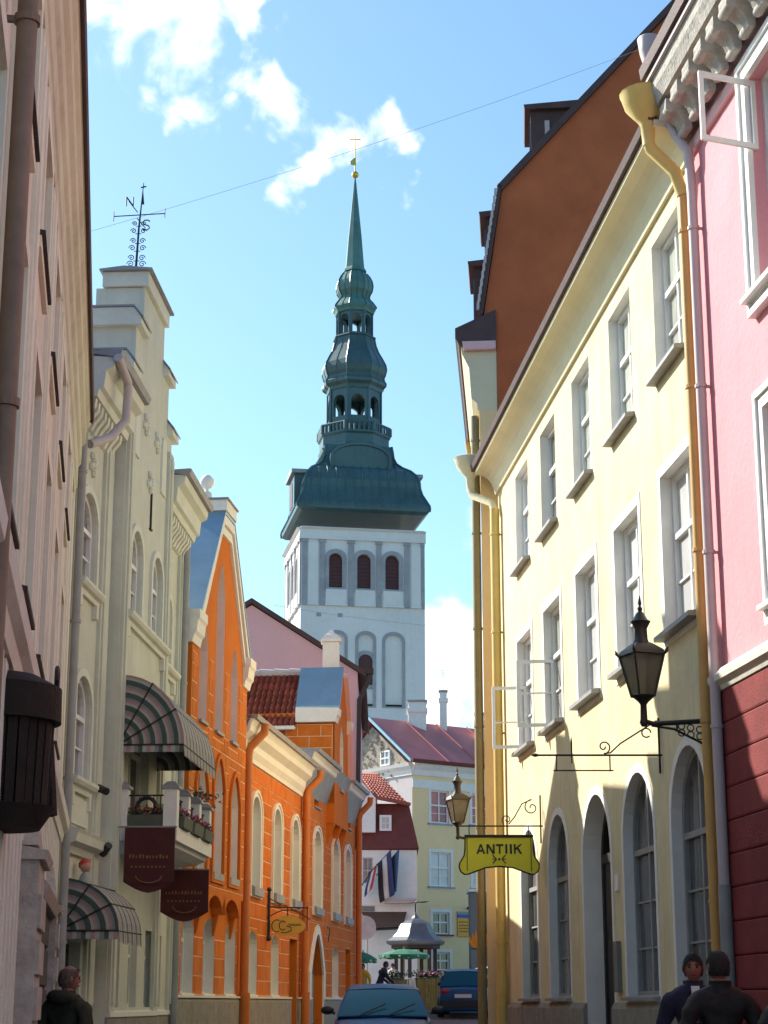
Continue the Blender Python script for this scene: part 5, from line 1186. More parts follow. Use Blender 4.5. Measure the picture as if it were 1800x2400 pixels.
# second red roof and dormer behind
bh2 = T('rear_red_roof_house', 'dark red roofed house with round-topped dormer behind the far yellow house', 'house', (7, 96, gz(96)))
a, b = at(1044, 1712, 96), at(1220, 1716, 96); c, d = at(1220, 1830, 92), at(1040, 1830, 92)
mb = MB(); mb.prism([d, c, b, a], [v + Vector((0, .3, -.2)) for v in (d, c, b, a)]); mb.add([a, b, b + Vector((0, 6, -4)), a + Vector((0, 6, -4))], [(0, 1, 2, 3)]); mb.build('roof', 'red_metal', bh2)
mb = MB(); mb.box(d.x, c.x, 92.1, 100, gz(96), d.z - .02); mb.build('wall', 'cream', bh2)
fd = Fac(0, 91.2, 1, 91.2, 1); fd.n = Vector((0, -1)); fd.u = Vector((1, 0)); fd.p = Vector((0, 91.2))
a, b = at(1110, 1776, 91.2), at(1136, 1706, 91.2)
mb = MB(); fd.plate(mb, hole('arch', (a.x + b.x) / 2, b.x - a.x, a.z, b.z, .35), -3, 0); dm = mb.build('dormer', 'white_trim', bh2)
mb = MB(); fd.box(mb, a.x + .16, b.x - .16, .0, .02, a.z + .15, b.z - .5); mb.build('pane', 'glass', dm)

# advert board, grey block and bright ornament by the far corner
p = rect_px(YR, 1071, 1104, 2137, 2195); ad = T('advert_board', 'orange advert board with blue top on the far yellow house', 'board', YR.P((p[0][0] + p[1][0]) / 2, .05, p[0][1]))
hgt = p[2][1] - p[0][1]
mb = MB(); YR.box(mb, p[0][0], p[1][0], .03, .07, p[0][1], p[0][1] + hgt * .74); mb.build('panel', 'board_orange', ad)
mb = MB(); YR.box(mb, p[0][0], p[1][0], .03, .07, p[0][1] + hgt * .745, p[0][1] + hgt * .88); mb.build('blue_band', 'board_blue', ad)
mb = MB(); YR.box(mb, p[0][0], p[1][0], .03, .07, p[0][1] + hgt * .885, p[2][1]); mb.build('grey_band', 'zinc_dull', ad)
mb = MB()
for z in (.18, .30, .42, .56):
    x = p[0][0] + .06
    while x < p[1][0] - .12: w = random.uniform(.05, .11); YR.box(mb, x, x + w, .071, .075, p[0][1] + hgt * z, p[0][1] + hgt * z + .05); x += w + .03
mb.build('lettering', 'board_dark', ad, kind='stuff')
mb = MB(); c = YR.P((p[0][0] + p[1][0]) / 2 + .1, .15, p[2][1] + .15); mb.tube([c, c + Vector((.2, -.25, .12))], .06, 8); mb.tube([c + Vector((.05, 0, 0)), c + Vector((.5, -.1, .05))], .05, 8); mb.build('spotlights', 'plastic', ad)
a, b = at(1104, 2228, 80), at(1150, 2090, 80)
gb = T('grey_annexe', 'plain grey rendered annexe wall beside the yellow corner', 'annexe', ((a.x + b.x) / 2, 80, gz(80)))
mb = MB(); mb.box(a.x, a.x + 3, 80, 82, gz(80) - .2, b.z); mb.build('wall', 'grey_block', gb); mb = MB(); mb.box(a.x - .1, a.x + 3.1, 79.9, 82.1, b.z, b.z + .12); mb.build('coping', 'white_trim', gb)
fo = at(1125, 2222, 62); fl_ = T('flame_ornament', 'bright orange leaf-shaped ornament on a stand by the yellow corner', 'ornament', (fo.x, 62, fo.z))
mb = MB()
for k in range(7):
    a = (k - 3) * .10; h = .72 - abs(k - 3) * .11; mb.prism([(fo.x + a * .5 - .05, 62 + .03 * (k % 2), fo.z), (fo.x + a * .5 + .06, 62 + .03 * (k % 2), fo.z), (fo.x + a + .05, 62.02, fo.z + h * .55), (fo.x + a * 1.15, 62, fo.z + h), (fo.x + a - .07, 62.02, fo.z + h * .5)], [(x, y + .03, z) for x, y, z in [(fo.x + a * .5 - .05, 62 + .03 * (k % 2), fo.z), (fo.x + a * .5 + .06, 62 + .03 * (k % 2), fo.z), (fo.x + a + .05, 62.02, fo.z + h * .55), (fo.x + a * 1.15, 62, fo.z + h), (fo.x + a - .07, 62.02, fo.z + h * .5)]])
mb.build('leaves', 'orange_bright', fl_)
mb = MB(); mb.box(fo.x - .3, fo.x + .5, 61.8, 62.2, fo.z - .04, fo.z); mb.tube([(fo.x + .1, 62, fo.z), (fo.x + .1, 62, gz(62))], .05, 8); mb.build('stand', 'planter', fl_)

# ================================================================== church tower
Yt = 190.0; ta = R(10.0); tl_ = at(706, 1300, Yt); TW = 13.4
TF = Fac(tl_.x, Yt, tl_.x + math.cos(ta), Yt + math.sin(ta), 1); TF.n = Vector((math.sin(ta), -math.cos(ta)))
TL = Fac(tl_.x - math.sin(ta) * TW, Yt + math.cos(ta) * TW, tl_.x, Yt, 1); TL.n = Vector((-math.cos(ta), -math.sin(ta))); TL.u = Vector((math.sin(ta), -math.cos(ta)))
ctr = TF.P(TW / 2, -TW / 2, 0)
tw = T('church_tower', 'tall white church tower with green copper baroque spire', 'church tower', (ctr.x, ctr.y, gz(190)))
def tz(py): return at(850, py, Yt).z
zc0, zc1 = tz(1236), tz(1257)
ops = [hole('arch', (fuv(TF, (x0 + x1) / 2, 1340))[0], fuv(TF, x1, 1340)[0] - fuv(TF, x0, 1340)[0], tz(1374), tz(1292), None, 10) for x0, x1 in ((771, 803), (837, 870), (903, 936))]
blind = []
for x0, x1 in ((763, 817), (830, 884), (893, 952)):
    s0, s1 = fuv(TF, x0, 1560)[0], fuv(TF, x1, 1560)[0]; blind.append(hole('arch', (s0 + s1) / 2, s1 - s0 - .9, tz(1646), tz(1481), None, 12))
mb = MB()
for ff, hs in ((TF, ops), (TL, ops)):
    ff.wall(mb, [(0, gz(190) - 1), (TW, gz(190) - 1), (TW, tz(1232)), (0, tz(1232))], hs + blind, 0, .5)
    for h in blind: mb.poly([ff.P(a, -.25, z) for a, z in h])
body(mb, TF, 0, TW, -TW, gz(190) - 1, tz(1232), (0, 1)); mb.build('wall', 'tower_white', tw)
for ff in (TF, TL):
    for h in ops:
        mb = MB(); ff.plate(mb, h, -.5, -.42); sh = mb.build('louvre_shutter', 'shutter', tw)
        z0, z1 = min(p[1] for p in h), max(p[1] for p in h); x0, x1 = h[0][0], h[1][0]; k = z0 + .2
        while k < z1 - .1:
            c = clip(inset(h, .06), x0, x1, k, k + .14)
            if len(c) > 2: mb = MB(); ff.plate(mb, c, -.42, -.36); mb.build('slat', 'shutter', sh)
            k += .42
        mb = MB(); ring(ff, mb, inset(h, -.42), .42, 0, .09); mb.build('window_surround', 'tower_stone', tw)
    for h in blind:
        mb = MB(); ring(ff, mb, inset(h, -.34), .34, -.001, .05); mb.build('arch_surround', 'tower_stone', tw)
        mb = MB(); ff.box(mb, h[0][0] + .05, h[1][0] - .05, -.2, .12, h[0][1] - .18, h[0][1]); mb.build('ledge', 'black', tw)
    zp0, zp1 = tz(1417), tz(1262)
    for x0, x1 in ((708, 719), (749, 761), (816, 829), (882, 894), (948, 960), (988, 1001)):
        s0, s1 = fuv(TF, x0, 1340)[0], fuv(TF, x1, 1340)[0]
        mb = MB(); ff.box(mb, max(s0, .02), min(s1, TW - .02), 0, .14, zp0, zp1); ff.box(mb, max(s0 - .1, .01), min(s1 + .1, TW - .01), 0, .2, zp1 - .35, zp1 - .05); mb.build('pilaster', 'tower_stone', tw)
    for x0, x1 in ((720, 747), (762, 814), (831, 880), (896, 946), (962, 987)):
        s0, s1 = fuv(TF, x0, 1340)[0], fuv(TF, x1, 1340)[0]
        mb = MB(); ff.box(mb, s0 + .08, s1 - .08, 0, .10, zp0 + .25, tz(1270) if x1 - x0 < 40 else tz(1378)); ff.box(mb, s0, s1, 0, .3, zp0, zp0 + .2); mb.build('wall_panel', 'tower_white', tw)
    mb = MB(); ff.sweep(mb, [(-.01, zp1), (.22, zp1), (.26, zp1 + .3), (.2, zp1 + .35), (.16, tz(1240)), (.5, tz(1236)), (-.01, tz(1234))], -.1, TW + .1); mb.build('cornice', 'tower_white', tw)
    for x in (747, 797):
        s = fuv(TF, x, 1438)[0]; mb = MB(); ff.box(mb, s - .25, s + .25, -.01, .04, tz(1443), tz(1434)); mb.build('putlog_hole', 'tower_stone', tw)
hw = blind[1]; hh = hole('arch', (hw[0][0] + hw[1][0]) / 2, 1.5, tz(1600), tz(1528), None, 10)
mb = MB(); TF.plate(mb, hh, -.24, -.2); mb.build('arched_opening', 'shutter', tw); mb = MB(); ring(TF, mb, inset(hh, -.4), .4, -.24, -.1); mb.build('window_surround', 'tower_stone', tw)
# copper helm: square bell roof, then octagonal stages
CX, CY = ctr.x, ctr.y; Yc = CY
def az(py): return at(842, py, Yc).z
PM = (Yc * CT + 55 * ST) / F                 # metres per photo pixel up there
def sq(prof, name, m_, n=4, ph=None, cx=None):
    mb = MB(); k = 1 / math.cos(math.pi / n)
    mb.lathe([(r * PM * k, az(py)) for r, py in prof], (CX, CY, 0), n, ph=(ta + math.pi / n) if ph is None else ph)
    o = mb.build(name, m_, tw, smooth=(n > 8)); return o
hq = TW / 2 / PM
bell = [(hq + 1, 1238), (hq + 10, 1232), (hq + 11, 1225), (hq + 10, 1218), (hq + 3, 1204), (hq - 4, 1190), (hq - 8, 1175), (hq - 9, 1160), (hq - 14, 1145), (hq - 26, 1131), (hq - 42, 1120), (hq - 54, 1108), (hq - 60, 1094), (hq - 62, 1078), (hq - 64, 1066)]
br = sq(bell, 'bell_roof', 'copper')
for k in range(4):
    a = ta - math.pi / 2 + k * math.pi / 2; n2 = Vector((math.cos(a), math.sin(a), 0)); u2 = Vector((-n2.y, n2.x, 0))
    for j in range(-6, 7):
        x = j * .95; pts = [Vector((CX, CY, 0)) + n2 * (r * PM + .03) + u2 * x + Vector((0, 0, az(py))) for r, py in bell[2:] if r * PM > abs(x) + .05]
        if len(pts) > 1: mb = MB(); mb.tube(pts, .07, 4); mb.build('standing_seam', 'copper', br)
    if True:
        e2 = (n2 + u2); pts = [Vector((CX, CY, 0)) + e2 * (r * PM + .02) + Vector((0, 0, az(py))) for r, py in bell[1:]]; mb = MB(); mb.tube(pts, .13, 5); mb.build('hip_roll', 'copper', br)
def ribs(prof):
    for k in range(8):
        for m in (0, .5):
            a = ta + math.pi / 8 + (k + m) * math.pi / 4; kk = 1 / math.cos(math.pi / 8) if m == 0 else 1.0
            mb = MB(); mb.tube([(CX + r * PM * kk * math.cos(a), CY + r * PM * kk * math.sin(a), az(py)) for r, py in prof], .09 if m == 0 else .05, 4); mb.build('seam', 'copper', tw)
sq([(76, 1080), (79, 1068), (81, 1064), (78, 1058), (78, 1038), (82, 1034), (82, 1030), (62, 1029)], 'gallery_drum', 'copper', 8)
mb = MB()
for k in range(8):
    for i in range(6):
        a0, a1 = ta + math.pi / 8 + k * math.pi / 4, ta + math.pi / 8 + (k + 1) * math.pi / 4; rr = 80 * PM / math.cos(math.pi / 8)
        p0, p1 = Vector((CX + rr * math.cos(a0), CY + rr * math.sin(a0), 0)), Vector((CX + rr * math.cos(a1), CY + rr * math.sin(a1), 0))
        q = p0.lerp(p1, i / 6); mb.tube([(q.x, q.y, az(1030)), (q.x, q.y, az(1012))], .14 if i else .24, 6)
    p0.z = p1.z = az(1012); mb.tube([p0, p1], .16, 6)
mb.build('gallery_railing', 'copper', tw)
def lantern(r, y0, y1, yo0, yo1, name, nar=.66):
    mb = MB(); R_ = r * PM / math.cos(math.pi / 8)
    for k in range(8):
        a0, a1 = ta + math.pi / 8 + k * math.pi / 4, ta + math.pi / 8 + (k + 1) * math.pi / 4
        A, Bv = Vector((CX + R_ * math.cos(a0), CY + R_ * math.sin(a0))), Vector((CX + R_ * math.cos(a1), CY + R_ * math.sin(a1)))
        ff = Fac(A.x, A.y, Bv.x, Bv.y, 1); nn = ((A + Bv) / 2 - Vector((CX, CY))).normalized(); ff.n = nn; ln = (Bv - A).length
        h = hole('arch', ln / 2, ln * nar, az(yo1), az(yo0), None, 10)
        ff.wall(mb, [(0, az(y1)), (ln, az(y1)), (ln, az(y0)), (0, az(y0))], [h], 0, .45)
        n = len(h); mb.poly([ff.P(a, -.45, z) for a, z in ((.25, az(y1)), (ln - .25, az(y1)), (ln - .25, az(y0)), (.25, az(y0)))], [[ff.P(a, -.45, z) for a, z in h]])
        ff.box(mb, -.12, .12, -.02, .12, az(y1), az(y0))
    mb.build(name, 'copper', tw)
lantern(60, 925, 1030, 940, 990, 'lower_lantern')
sq([(56, 928), (62, 926), (64, 918), (71, 912), (72, 906), (68, 900), (67, 893), (70, 886), (73, 874), (71, 862), (64, 848), (55, 832), (49, 816), (47, 806), (46, 800), (49, 798), (48, 795), (40, 794)], 'middle_bulb', 'copper', 8)
ribs([(64, 918), (71, 912), (72, 906), (68, 900), (67, 893), (70, 886), (73, 874), (71, 862), (64, 848), (55, 832), (49, 816), (47, 806), (46, 800)])
lantern(40, 738, 796, 746, 790, 'upper_lantern')
sq([(38, 742), (44, 740), (46, 734), (50, 728), (49, 724), (42, 714), (35, 706), (33, 700), (35, 696), (40, 688), (42, 676), (40, 664), (35, 654), (28, 645), (24, 641), (27, 640), (26, 636), (22, 630), (21, 620), (16, 560), (9, 490), (3, 430), (1.5, 418)], 'spire', 'copper_green', 8)
ribs([(50, 728), (49, 724), (42, 714), (35, 706), (33, 700), (35, 696), (40, 688), (42, 676), (40, 664), (35, 654), (28, 645)])
mb = MB(); mb.ball((CX, CY, az(410)), 9 * PM, 14); mb.build('gilt_ball', 'gold', tw, smooth=True)
mb = MB(); mb.tube([(CX, CY, az(404)), (CX, CY, az(312))], [.09, .05], 6); mb.tube([(CX - 13 * PM, CY, az(327)), (CX + 13 * PM, CY, az(327))], .05, 6)
mb.prism([(CX, CY - .02, az(368)), (CX - 12 * PM, CY - .02, az(378)), (CX - 11 * PM, CY - .02, az(386)), (CX, CY - .02, az(388))], [(CX, CY + .02, az(368)), (CX - 12 * PM, CY + .02, az(378)), (CX - 11 * PM, CY + .02, az(386)), (CX, CY + .02, az(388))]); mb.build('cross_vane', 'gold', tw)
for k in range(4):      # gablet dormers on the bell roof
    a = ta - math.pi / 2 + k * math.pi / 2; n2 = Vector((math.cos(a), math.sin(a))); u2 = Vector((-n2.y, n2.x))
    ff = Fac(0, 0, 1, 0, 1); ff.p = Vector((CX, CY)); ff.u = u2; ff.n = n2
    z0, z1 = az(1212), az(1118); w = 2.3
    if k != 0:
        mb = MB(); ff.plate(mb, [(-w, z0), (w, z0), (w, z1 - .5), (-w, z1 - .5)], 2.5, 7.0); d = mb.build('dormer', 'copper', tw)
        mb = MB(); ff.plate(mb, [(-w - .5, z1 - .55), (w + .5, z1 - .55), (w + .5, z1 - .15), (0, z1 + .15), (-w - .5, z1 - .15)], 2.3, 7.35); mb.build('dormer_roof', 'tower_stone', d)
        mb = MB(); ff.plate(mb, hole('arch', 0, 1.8, z0 + .6, z1 - 1.1, .9), 7.0, 7.05); mb.build('louvre', 'shutter', d)
    else:
        mb = MB(); ff.plate(mb, hole('arch', 0, 6.4, az(1128), az(1070), 1.7, 14), 2.5, 4.75); d = mb.build('dormer', 'copper', tw)
        mb = MB(); ring(ff, mb, hole('arch', 0, 6.8, az(1128), az(1066), 1.8, 14), .3, 4.4, 4.95); mb.build('dormer_roof', 'copper', d)

# ================================================================== street lanterns
def lantern_lamp(x, y, z, sc, wallx, label, lattice):
    """Four-sided glazed lantern on an arm; z is the foot of the glass body."""
    t = T('street_lantern', label, 'street lamp', (x, y, z), 'wall lanterns')
    q = R(45) + .35; hb, ht, rb, rt = 0, .46 * sc, .135 * sc, .26 * sc
    def pt(r, a, h): return Vector((x + r * math.cos(a), y + r * math.sin(a), z + h))
    mb = MB()
    for k in range(4):
        a = q + k * math.pi / 2; b = a + math.pi / 2
        mb.tube([pt(rb, a, 0), pt(rt, a, ht)], .013 * sc, 6); mb.tube([pt(rt, a, ht), pt(rt, b, ht)], .016 * sc, 6); mb.tube([pt(rb, a, 0), pt(rb, b, 0)], .014 * sc, 6)
        m0, m1 = (pt(rb, a, 0) + pt(rb, b, 0)) / 2, (pt(rt, a, ht) + pt(rt, b, ht)) / 2
        mb.tube([pt(rt, a, ht), pt(rt * 1.12, a, ht + .03 * sc), pt(rt * 1.17, a, ht + .075 * sc)], [.016 * sc, .02 * sc, .004 * sc], 6)
    mb.build('frame', 'iron', t)
    for k in range(4):
        a = q + k * math.pi / 2; b = a + math.pi / 2; mb = MB()
        A = [pt(rb * .97, a, .005), pt(rb * .97, b, .005), pt(rt * .97, b, ht - .005), pt(rt * .97, a, ht - .005)]
        c = Vector((x, y, z + ht / 2)); mb.prism(A, [v + (c - v).normalized() * .006 for v in A]); mb.build('pane', 'lamp_glass', t)
    mb = MB(); k = 1.0
    mb.lathe([(rt * 1.06, ht), (rt * .98, ht + .05 * sc), (rt * .55, ht + .12 * sc), (rt * .40, ht + .14 * sc)], (x, y, z), 4, ph=q)
    mb.lathe([(.10 * sc, ht + .12 * sc), (.075 * sc, ht + .18 * sc), (.07 * sc, ht + .30 * sc), (.10 * sc, ht + .36 * sc), (.115 * sc, ht + .38 * sc), (.085 * sc, ht + .40 * sc), (.05 * sc, ht + .47 * sc), (.02 * sc, ht + .50 * sc), (.03 * sc, ht + .53 * sc), (.012 * sc, ht + .56 * sc), (.022 * sc, ht + .59 * sc), (.004 * sc, ht + .68 * sc)], (x, y, z), 12)
    mb.build('cap', 'iron', t, smooth=True)
    mb = MB(); mb.lathe([(.03 * sc, -.34 * sc), (.05 * sc, -.30 * sc), (.04 * sc, -.26 * sc), (.035 * sc, -.10 * sc), (.055 * sc, -.07 * sc), (.10 * sc, -.03 * sc), (.14 * sc, .0)], (x, y, z), 10); mb.build('stem', 'iron', t, smooth=True)
    mb = MB(); zz = z - .28 * sc
    mb.tube([(x, y, zz), (x + .1, y, zz - .03), (wallx, y, zz - .0)], .022 * sc + .006, 8)
    if lattice:
        mb.tube([(x + .08, y, zz - .05), ((x + wallx) / 2, y, zz - .09), (wallx, y, zz - .26)], .014, 6)
        mb.tube([(wallx - .30, y, zz - .02), (wallx - .30, y, zz - .12)], .012, 6)
        for i in range(3):
            for j in range(2):
                cx, cz = wallx - .25 + i * .10, zz - .055 - j * .075 - (.02 * i)
                mb.tube([(cx + .036 * math.cos(u), y, cz + .036 * math.sin(u)) for u in [v * math.pi / 6 for v in range(13)]], .008, 5)
        mb.box(wallx - .012, wallx + .01, y - .04, y + .04, zz - .32, zz + .12)
        mb.tube([(x + .02 + .05 * math.cos(u), y, zz - .13 + .05 * math.sin(u)) for u in [v * .5 for v in range(12)]], .009, 5)
    else: mb.box(wallx - .012, wallx + .02, y - .04, y + .04, zz - .2, zz + .2)
    mb.build('arm', 'iron', t)
yl = 20.22; p = at(1508, 1648, yl); wx = RY.P(.22, 0, 0).x + .01
lantern_lamp(p.x, yl, p.z + .08, 1.0, wx, 'large black lantern on a pierced iron arm by the pink house', True)
yl = 37.8; p = at(1073, 1935, yl); wx = NB.P(3.1, 0, 0).x
lantern_lamp(p.x, yl, p.z + .06, 1.0, wx, 'smaller black lantern further down above the yellow shop sign', False)

# ================================================================== hanging signs
def spiral(cx, y, cz, r, d, turns, n=26, a0=0.0): return [(cx + d * r * (1 - .85 * i / n) * math.cos(a0 + i / n * turns * 2 * math.pi), y, cz + r * (1 - .85 * i / n) * math.sin(a0 + i / n * turns * 2 * math.pi)) for i in range(n + 1)]
ya = RY.P(10.28, 0, 0).y; wx = RY.P(10.28, 0, 0).x
zt = at(1160, 1936, ya).z; a, b = at(1090, 1962, ya), at(1248, 1962, ya); zs1 = a.z; zs0 = at(1170, 2046, ya).z; xm = (a.x + b.x) / 2; hw_ = (b.x - a.x) / 2
sg = T('antiik_sign', 'yellow hanging shop sign with black lettering and curved lower edge', 'sign', (xm, ya, zs0))
yv = zs0 + .0; H = zs1 - zs0
out = [(xm - hw_, zs1), (xm + hw_, zs1), (xm + hw_ + .005, zs1 - H * .35), (xm + hw_ + .02, zs1 - H * .52), (xm + hw_ + .06, zs1 - H * .64), (xm + hw_ + .095, zs1 - H * .74), (xm + hw_ + .10, zs1 - H * .85), (xm + hw_ + .075, zs1 - H * .96), (xm + hw_ + .02, zs0 - .022), (xm + hw_ - .05, zs0 - .018), (xm + hw_ * .72, zs0 + .02), (xm + hw_ * .4, zs0 + .085), (xm, zs0 + .105), (xm - hw_ * .4, zs0 + .085), (xm - hw_ * .72, zs0 + .02), (xm - hw_ + .05, zs0 - .018), (xm - hw_ - .02, zs0 - .022), (xm - hw_ - .075, zs1 - H * .96), (xm - hw_ - .10, zs1 - H * .85), (xm - hw_ - .095, zs1 - H * .74), (xm - hw_ - .06, zs1 - H * .64), (xm - hw_ - .02, zs1 - H * .52), (xm - hw_ - .005, zs1 - H * .35)]
mb = MB(); mb.prism([(x, ya - .025, z) for x, z in out], [(x, ya + .025, z) for x, z in out]); bd = mb.build('board', 'sign_yellow', sg)
mb = MB(); n = len(out)
mb.tube([(x, ya - .026, z) for x, z in out] + [(out[0][0], ya - .026, out[0][1])], .011, 5); mb.tube([(x, ya + .026, z) for x, z in out] + [(out[0][0], ya + .026, out[0][1])], .011, 5)
mb.box(xm - hw_ - .01, xm + hw_ + .01, ya - .045, ya + .045, zs1, zs1 + .035)
for d in (-1, 1): mb.box(xm + d * (hw_ - .03) - .006, xm + d * (hw_ - .03) + .006, ya - .029, ya - .0255, zs0 + .03, zs1 - .02)
mb.build('edging', 'sign_black', bd)
LET = {'A': [[(0, 0), (.42, 1), (.58, 1), (.22, 0)], [(.42, 1), (.58, 1), (1, 0), (.78, 0)], [(.25, .22), (.75, .22), (.70, .40), (.30, .40)]],
       'N': [[(0, 0), (.22, 0), (.22, 1), (0, 1)], [(.78, 0), (1, 0), (1, 1), (.78, 1)], [(.0, 1), (.26, 1), (1, 0), (.74, 0)]],
       'T': [[(0, .8), (1, .8), (1, 1), (0, 1)], [(.39, 0), (.61, 0), (.61, .8), (.39, .8)]],
       'I': [[(.2, 0), (.8, 0), (.8, 1), (.2, 1)]],
       'K': [[(0, 0), (.22, 0), (.22, 1), (0, 1)], [(.22, .38), (.22, .62), (.76, 1), (1, 1)], [(.34, .52), (.52, .66), (1, 0), (.74, 0)]]}
x = xm - .37; hL = .155; zb = zs1 - .27
for ch, w in zip('ANTIIK', (.145, .135, .12, .055, .055, .135)):
    mb = MB()
    for P in LET[ch]: mb.prism([(x + u * w, ya - .0262 - .0006 * LET[ch].index(P), zb + v * hL) for u, v in P], [(x + u * w, ya - .030 - .0006 * LET[ch].index(P), zb + v * hL) for u, v in P])
    mb.build('letter_' + ch.lower(), 'sign_black', bd); x += w + .02
mb = MB(); zo = zb - .085
mb.tube([(xm, ya - .0265, zo), (xm, ya - .031, zo)], .02, 8)
for d in (-1, 1):
    mb.tube([(xm + d * .05, ya - .028, zo), (xm + d * .11, ya - .028, zo)], .007, 5)
    mb.tube([(xm + d * (.045 + .02 * abs(k)), ya - .028, zo + .022 * k) for k in (-3, -2, -1, 0, 1, 2, 3)], .009, 5)
mb.build('ornament', 'sign_black', bd)
mb = MB(); mb.tube([(wx + .02, ya, zt), (xm - hw_ - .08, ya, zt)], .013, 6); mb.tube([(wx - .03, ya, zt + .5), (wx - .03, ya, zt - .28)], .013, 6)
for d in (-1, 1): mb.tube([(xm + d * hw_ * .88, ya, zt), (xm + d * hw_ * .88, ya, zs1 + .03)], .009, 5)
mb.tube(spiral(wx - .17, ya, zt + .30, .13, 1, 1.3, a0=R(90)), .010, 5); mb.tube([(wx - .17, ya, zt + .43), (wx - .33, ya, zt + .36), (wx - .45, ya, zt + .15), (wx - .55, ya, zt + .03)], .010, 5); mb.tube(spiral(wx - .58, ya, zt + .10, .09, -1, 1.2, a0=R(-60)), .009, 5)
mb.build('bracket', 'iron', sg)
# empty bracket
yb = RY.P(2.13, 0, 0).y; wx = RY.P(2.13, 0, 0).x; zt = at(1400, 1770, yb).z
eb = T('empty_sign_bracket', 'empty wrought iron sign bracket with scroll on the yellow house', 'bracket', (wx, yb, zt))
xe = at(1262, 1770, yb).x; mb = MB(); mb.tube([(wx + .02, yb, zt), (xe, yb, zt)], .013, 6); mb.tube([(xe, yb, zt), (xe - .04, yb, zt), (xe - .09, yb, zt)], [.013, .026, .003], 6)
mb.tube([(wx - .03, yb, zt + .45), (wx - .03, yb, zt - .22)], .014, 6); mb.build('bar', 'iron', eb)
mb = MB(); a, b = at(1303, 1806, yb), at(1432, 1806, yb)
for x in (a.x + .01, b.x - .01): mb.tube([(x, yb, zt), (x, yb, a.z - .01)], .009, 5)
mb.tube([(a.x - .03, yb, a.z), (b.x + .03, yb, a.z)], .009, 5); mb.build('sign_rail', 'iron', eb)
mb = MB(); mb.tube([(wx - .05, yb, zt + .42), (wx - .5, yb, zt + .14), (wx - .62, yb, zt + .03), (wx - .70, yb, zt + .02)], .010, 5); mb.tube(spiral(wx - .70, yb, zt + .10, .085, 1, 1.3, a0=R(-90)), .009, 5)
x = at(1340, 1770, yb).x; mb.tube([(x, yb, zt - .1), (x, yb, zt + .16), (x, yb, zt + .22)], [.008, .012, .003], 5); mb.build('scroll', 'iron', eb)

# ================================================================== wires over the street
def wire(name, p0, p1, sag, lab, r=.0035):
    p0, p1 = Vector(p0), Vector(p1); pts = [p0.lerp(p1, i / 16) - Vector((0, 0, sag * 4 * (i / 16) * (1 - i / 16))) for i in range(17)]
    mb = MB(); mb.tube(pts, r, 5); mb.build(name, 'wire', None, label=lab, category='cable')
wire('overhead_cable', at(150, 560, 26.5), at(1520, 108, 26.5), .12, 'thin cable crossing the sky from the stepped gable to the brown gable')
wire('overhead_cable', at(640, 1418, 60), at(1150, 1478, 60), .1, 'thin cable crossing low in front of the church tower', .006)

# ================================================================== wheel well canopy
Yv = 71.0; vc = at(974, 2205, Yv); wl = T('well_canopy', 'octagonal well canopy with curved grey metal roof and dark posts', 'canopy', (vc.x, Yv, gz(Yv)))
mpx = Yv * CT / F
def vz_(py): return at(974, py, Yv).z
k8 = 1 / math.cos(math.pi / 6)
mb = MB(); mb.lathe([(r * mpx * k8, vz_(py)) for r, py in ((50, 2217), (60, 2213), (62, 2206), (58, 2204), (48, 2196), (40, 2186), (35, 2174), (30, 2165), (20, 2158), (9, 2152), (4, 2146), (2, 2138))], (vc.x, Yv, 0), 6, ph=R(12)); mb.build('roof', 'zinc_dark', wl)
mb = MB(); mb.lathe([(51 * mpx * k8, vz_(2224)), (51 * mpx * k8, vz_(2216)), (45 * mpx * k8, vz_(2216)), (45 * mpx * k8, vz_(2224))], (vc.x, Yv, 0), 6, ph=R(12)); mb.build('frieze', 'dark_wood', wl)
for k in range(6):
    a = R(12) + k * math.pi / 3; x, y = vc.x + 47 * mpx * math.cos(a), Yv + 47 * mpx * math.sin(a); mb = MB(); mb.box(x - .07, x + .07, y - .07, y + .07, gz(Yv) - .1, vz_(2218)); mb.build('post', 'dark_wood', wl)
mb = MB(); mb.lathe([(.8, -.3), (.85, .7), (.7, .75)], (vc.x, Yv, gz(Yv)), 14); mb.build('well_head', 'concrete', wl)
mb = MB(); mb.tube([(vc.x, Yv, vz_(2140)), (vc.x, Yv, vz_(2118)), (vc.x + .06, Yv, vz_(2112))], .03, 6); mb.prism([(vc.x - .35, Yv - .01, vz_(2115)), (vc.x + .55, Yv - .01, vz_(2112)), (vc.x + .35, Yv - .01, vz_(2116))], [(vc.x - .35, Yv + .01, vz_(2115)), (vc.x + .55, Yv + .01, vz_(2112)), (vc.x + .35, Yv + .01, vz_(2116))]); mb.build('vane', 'iron', wl)

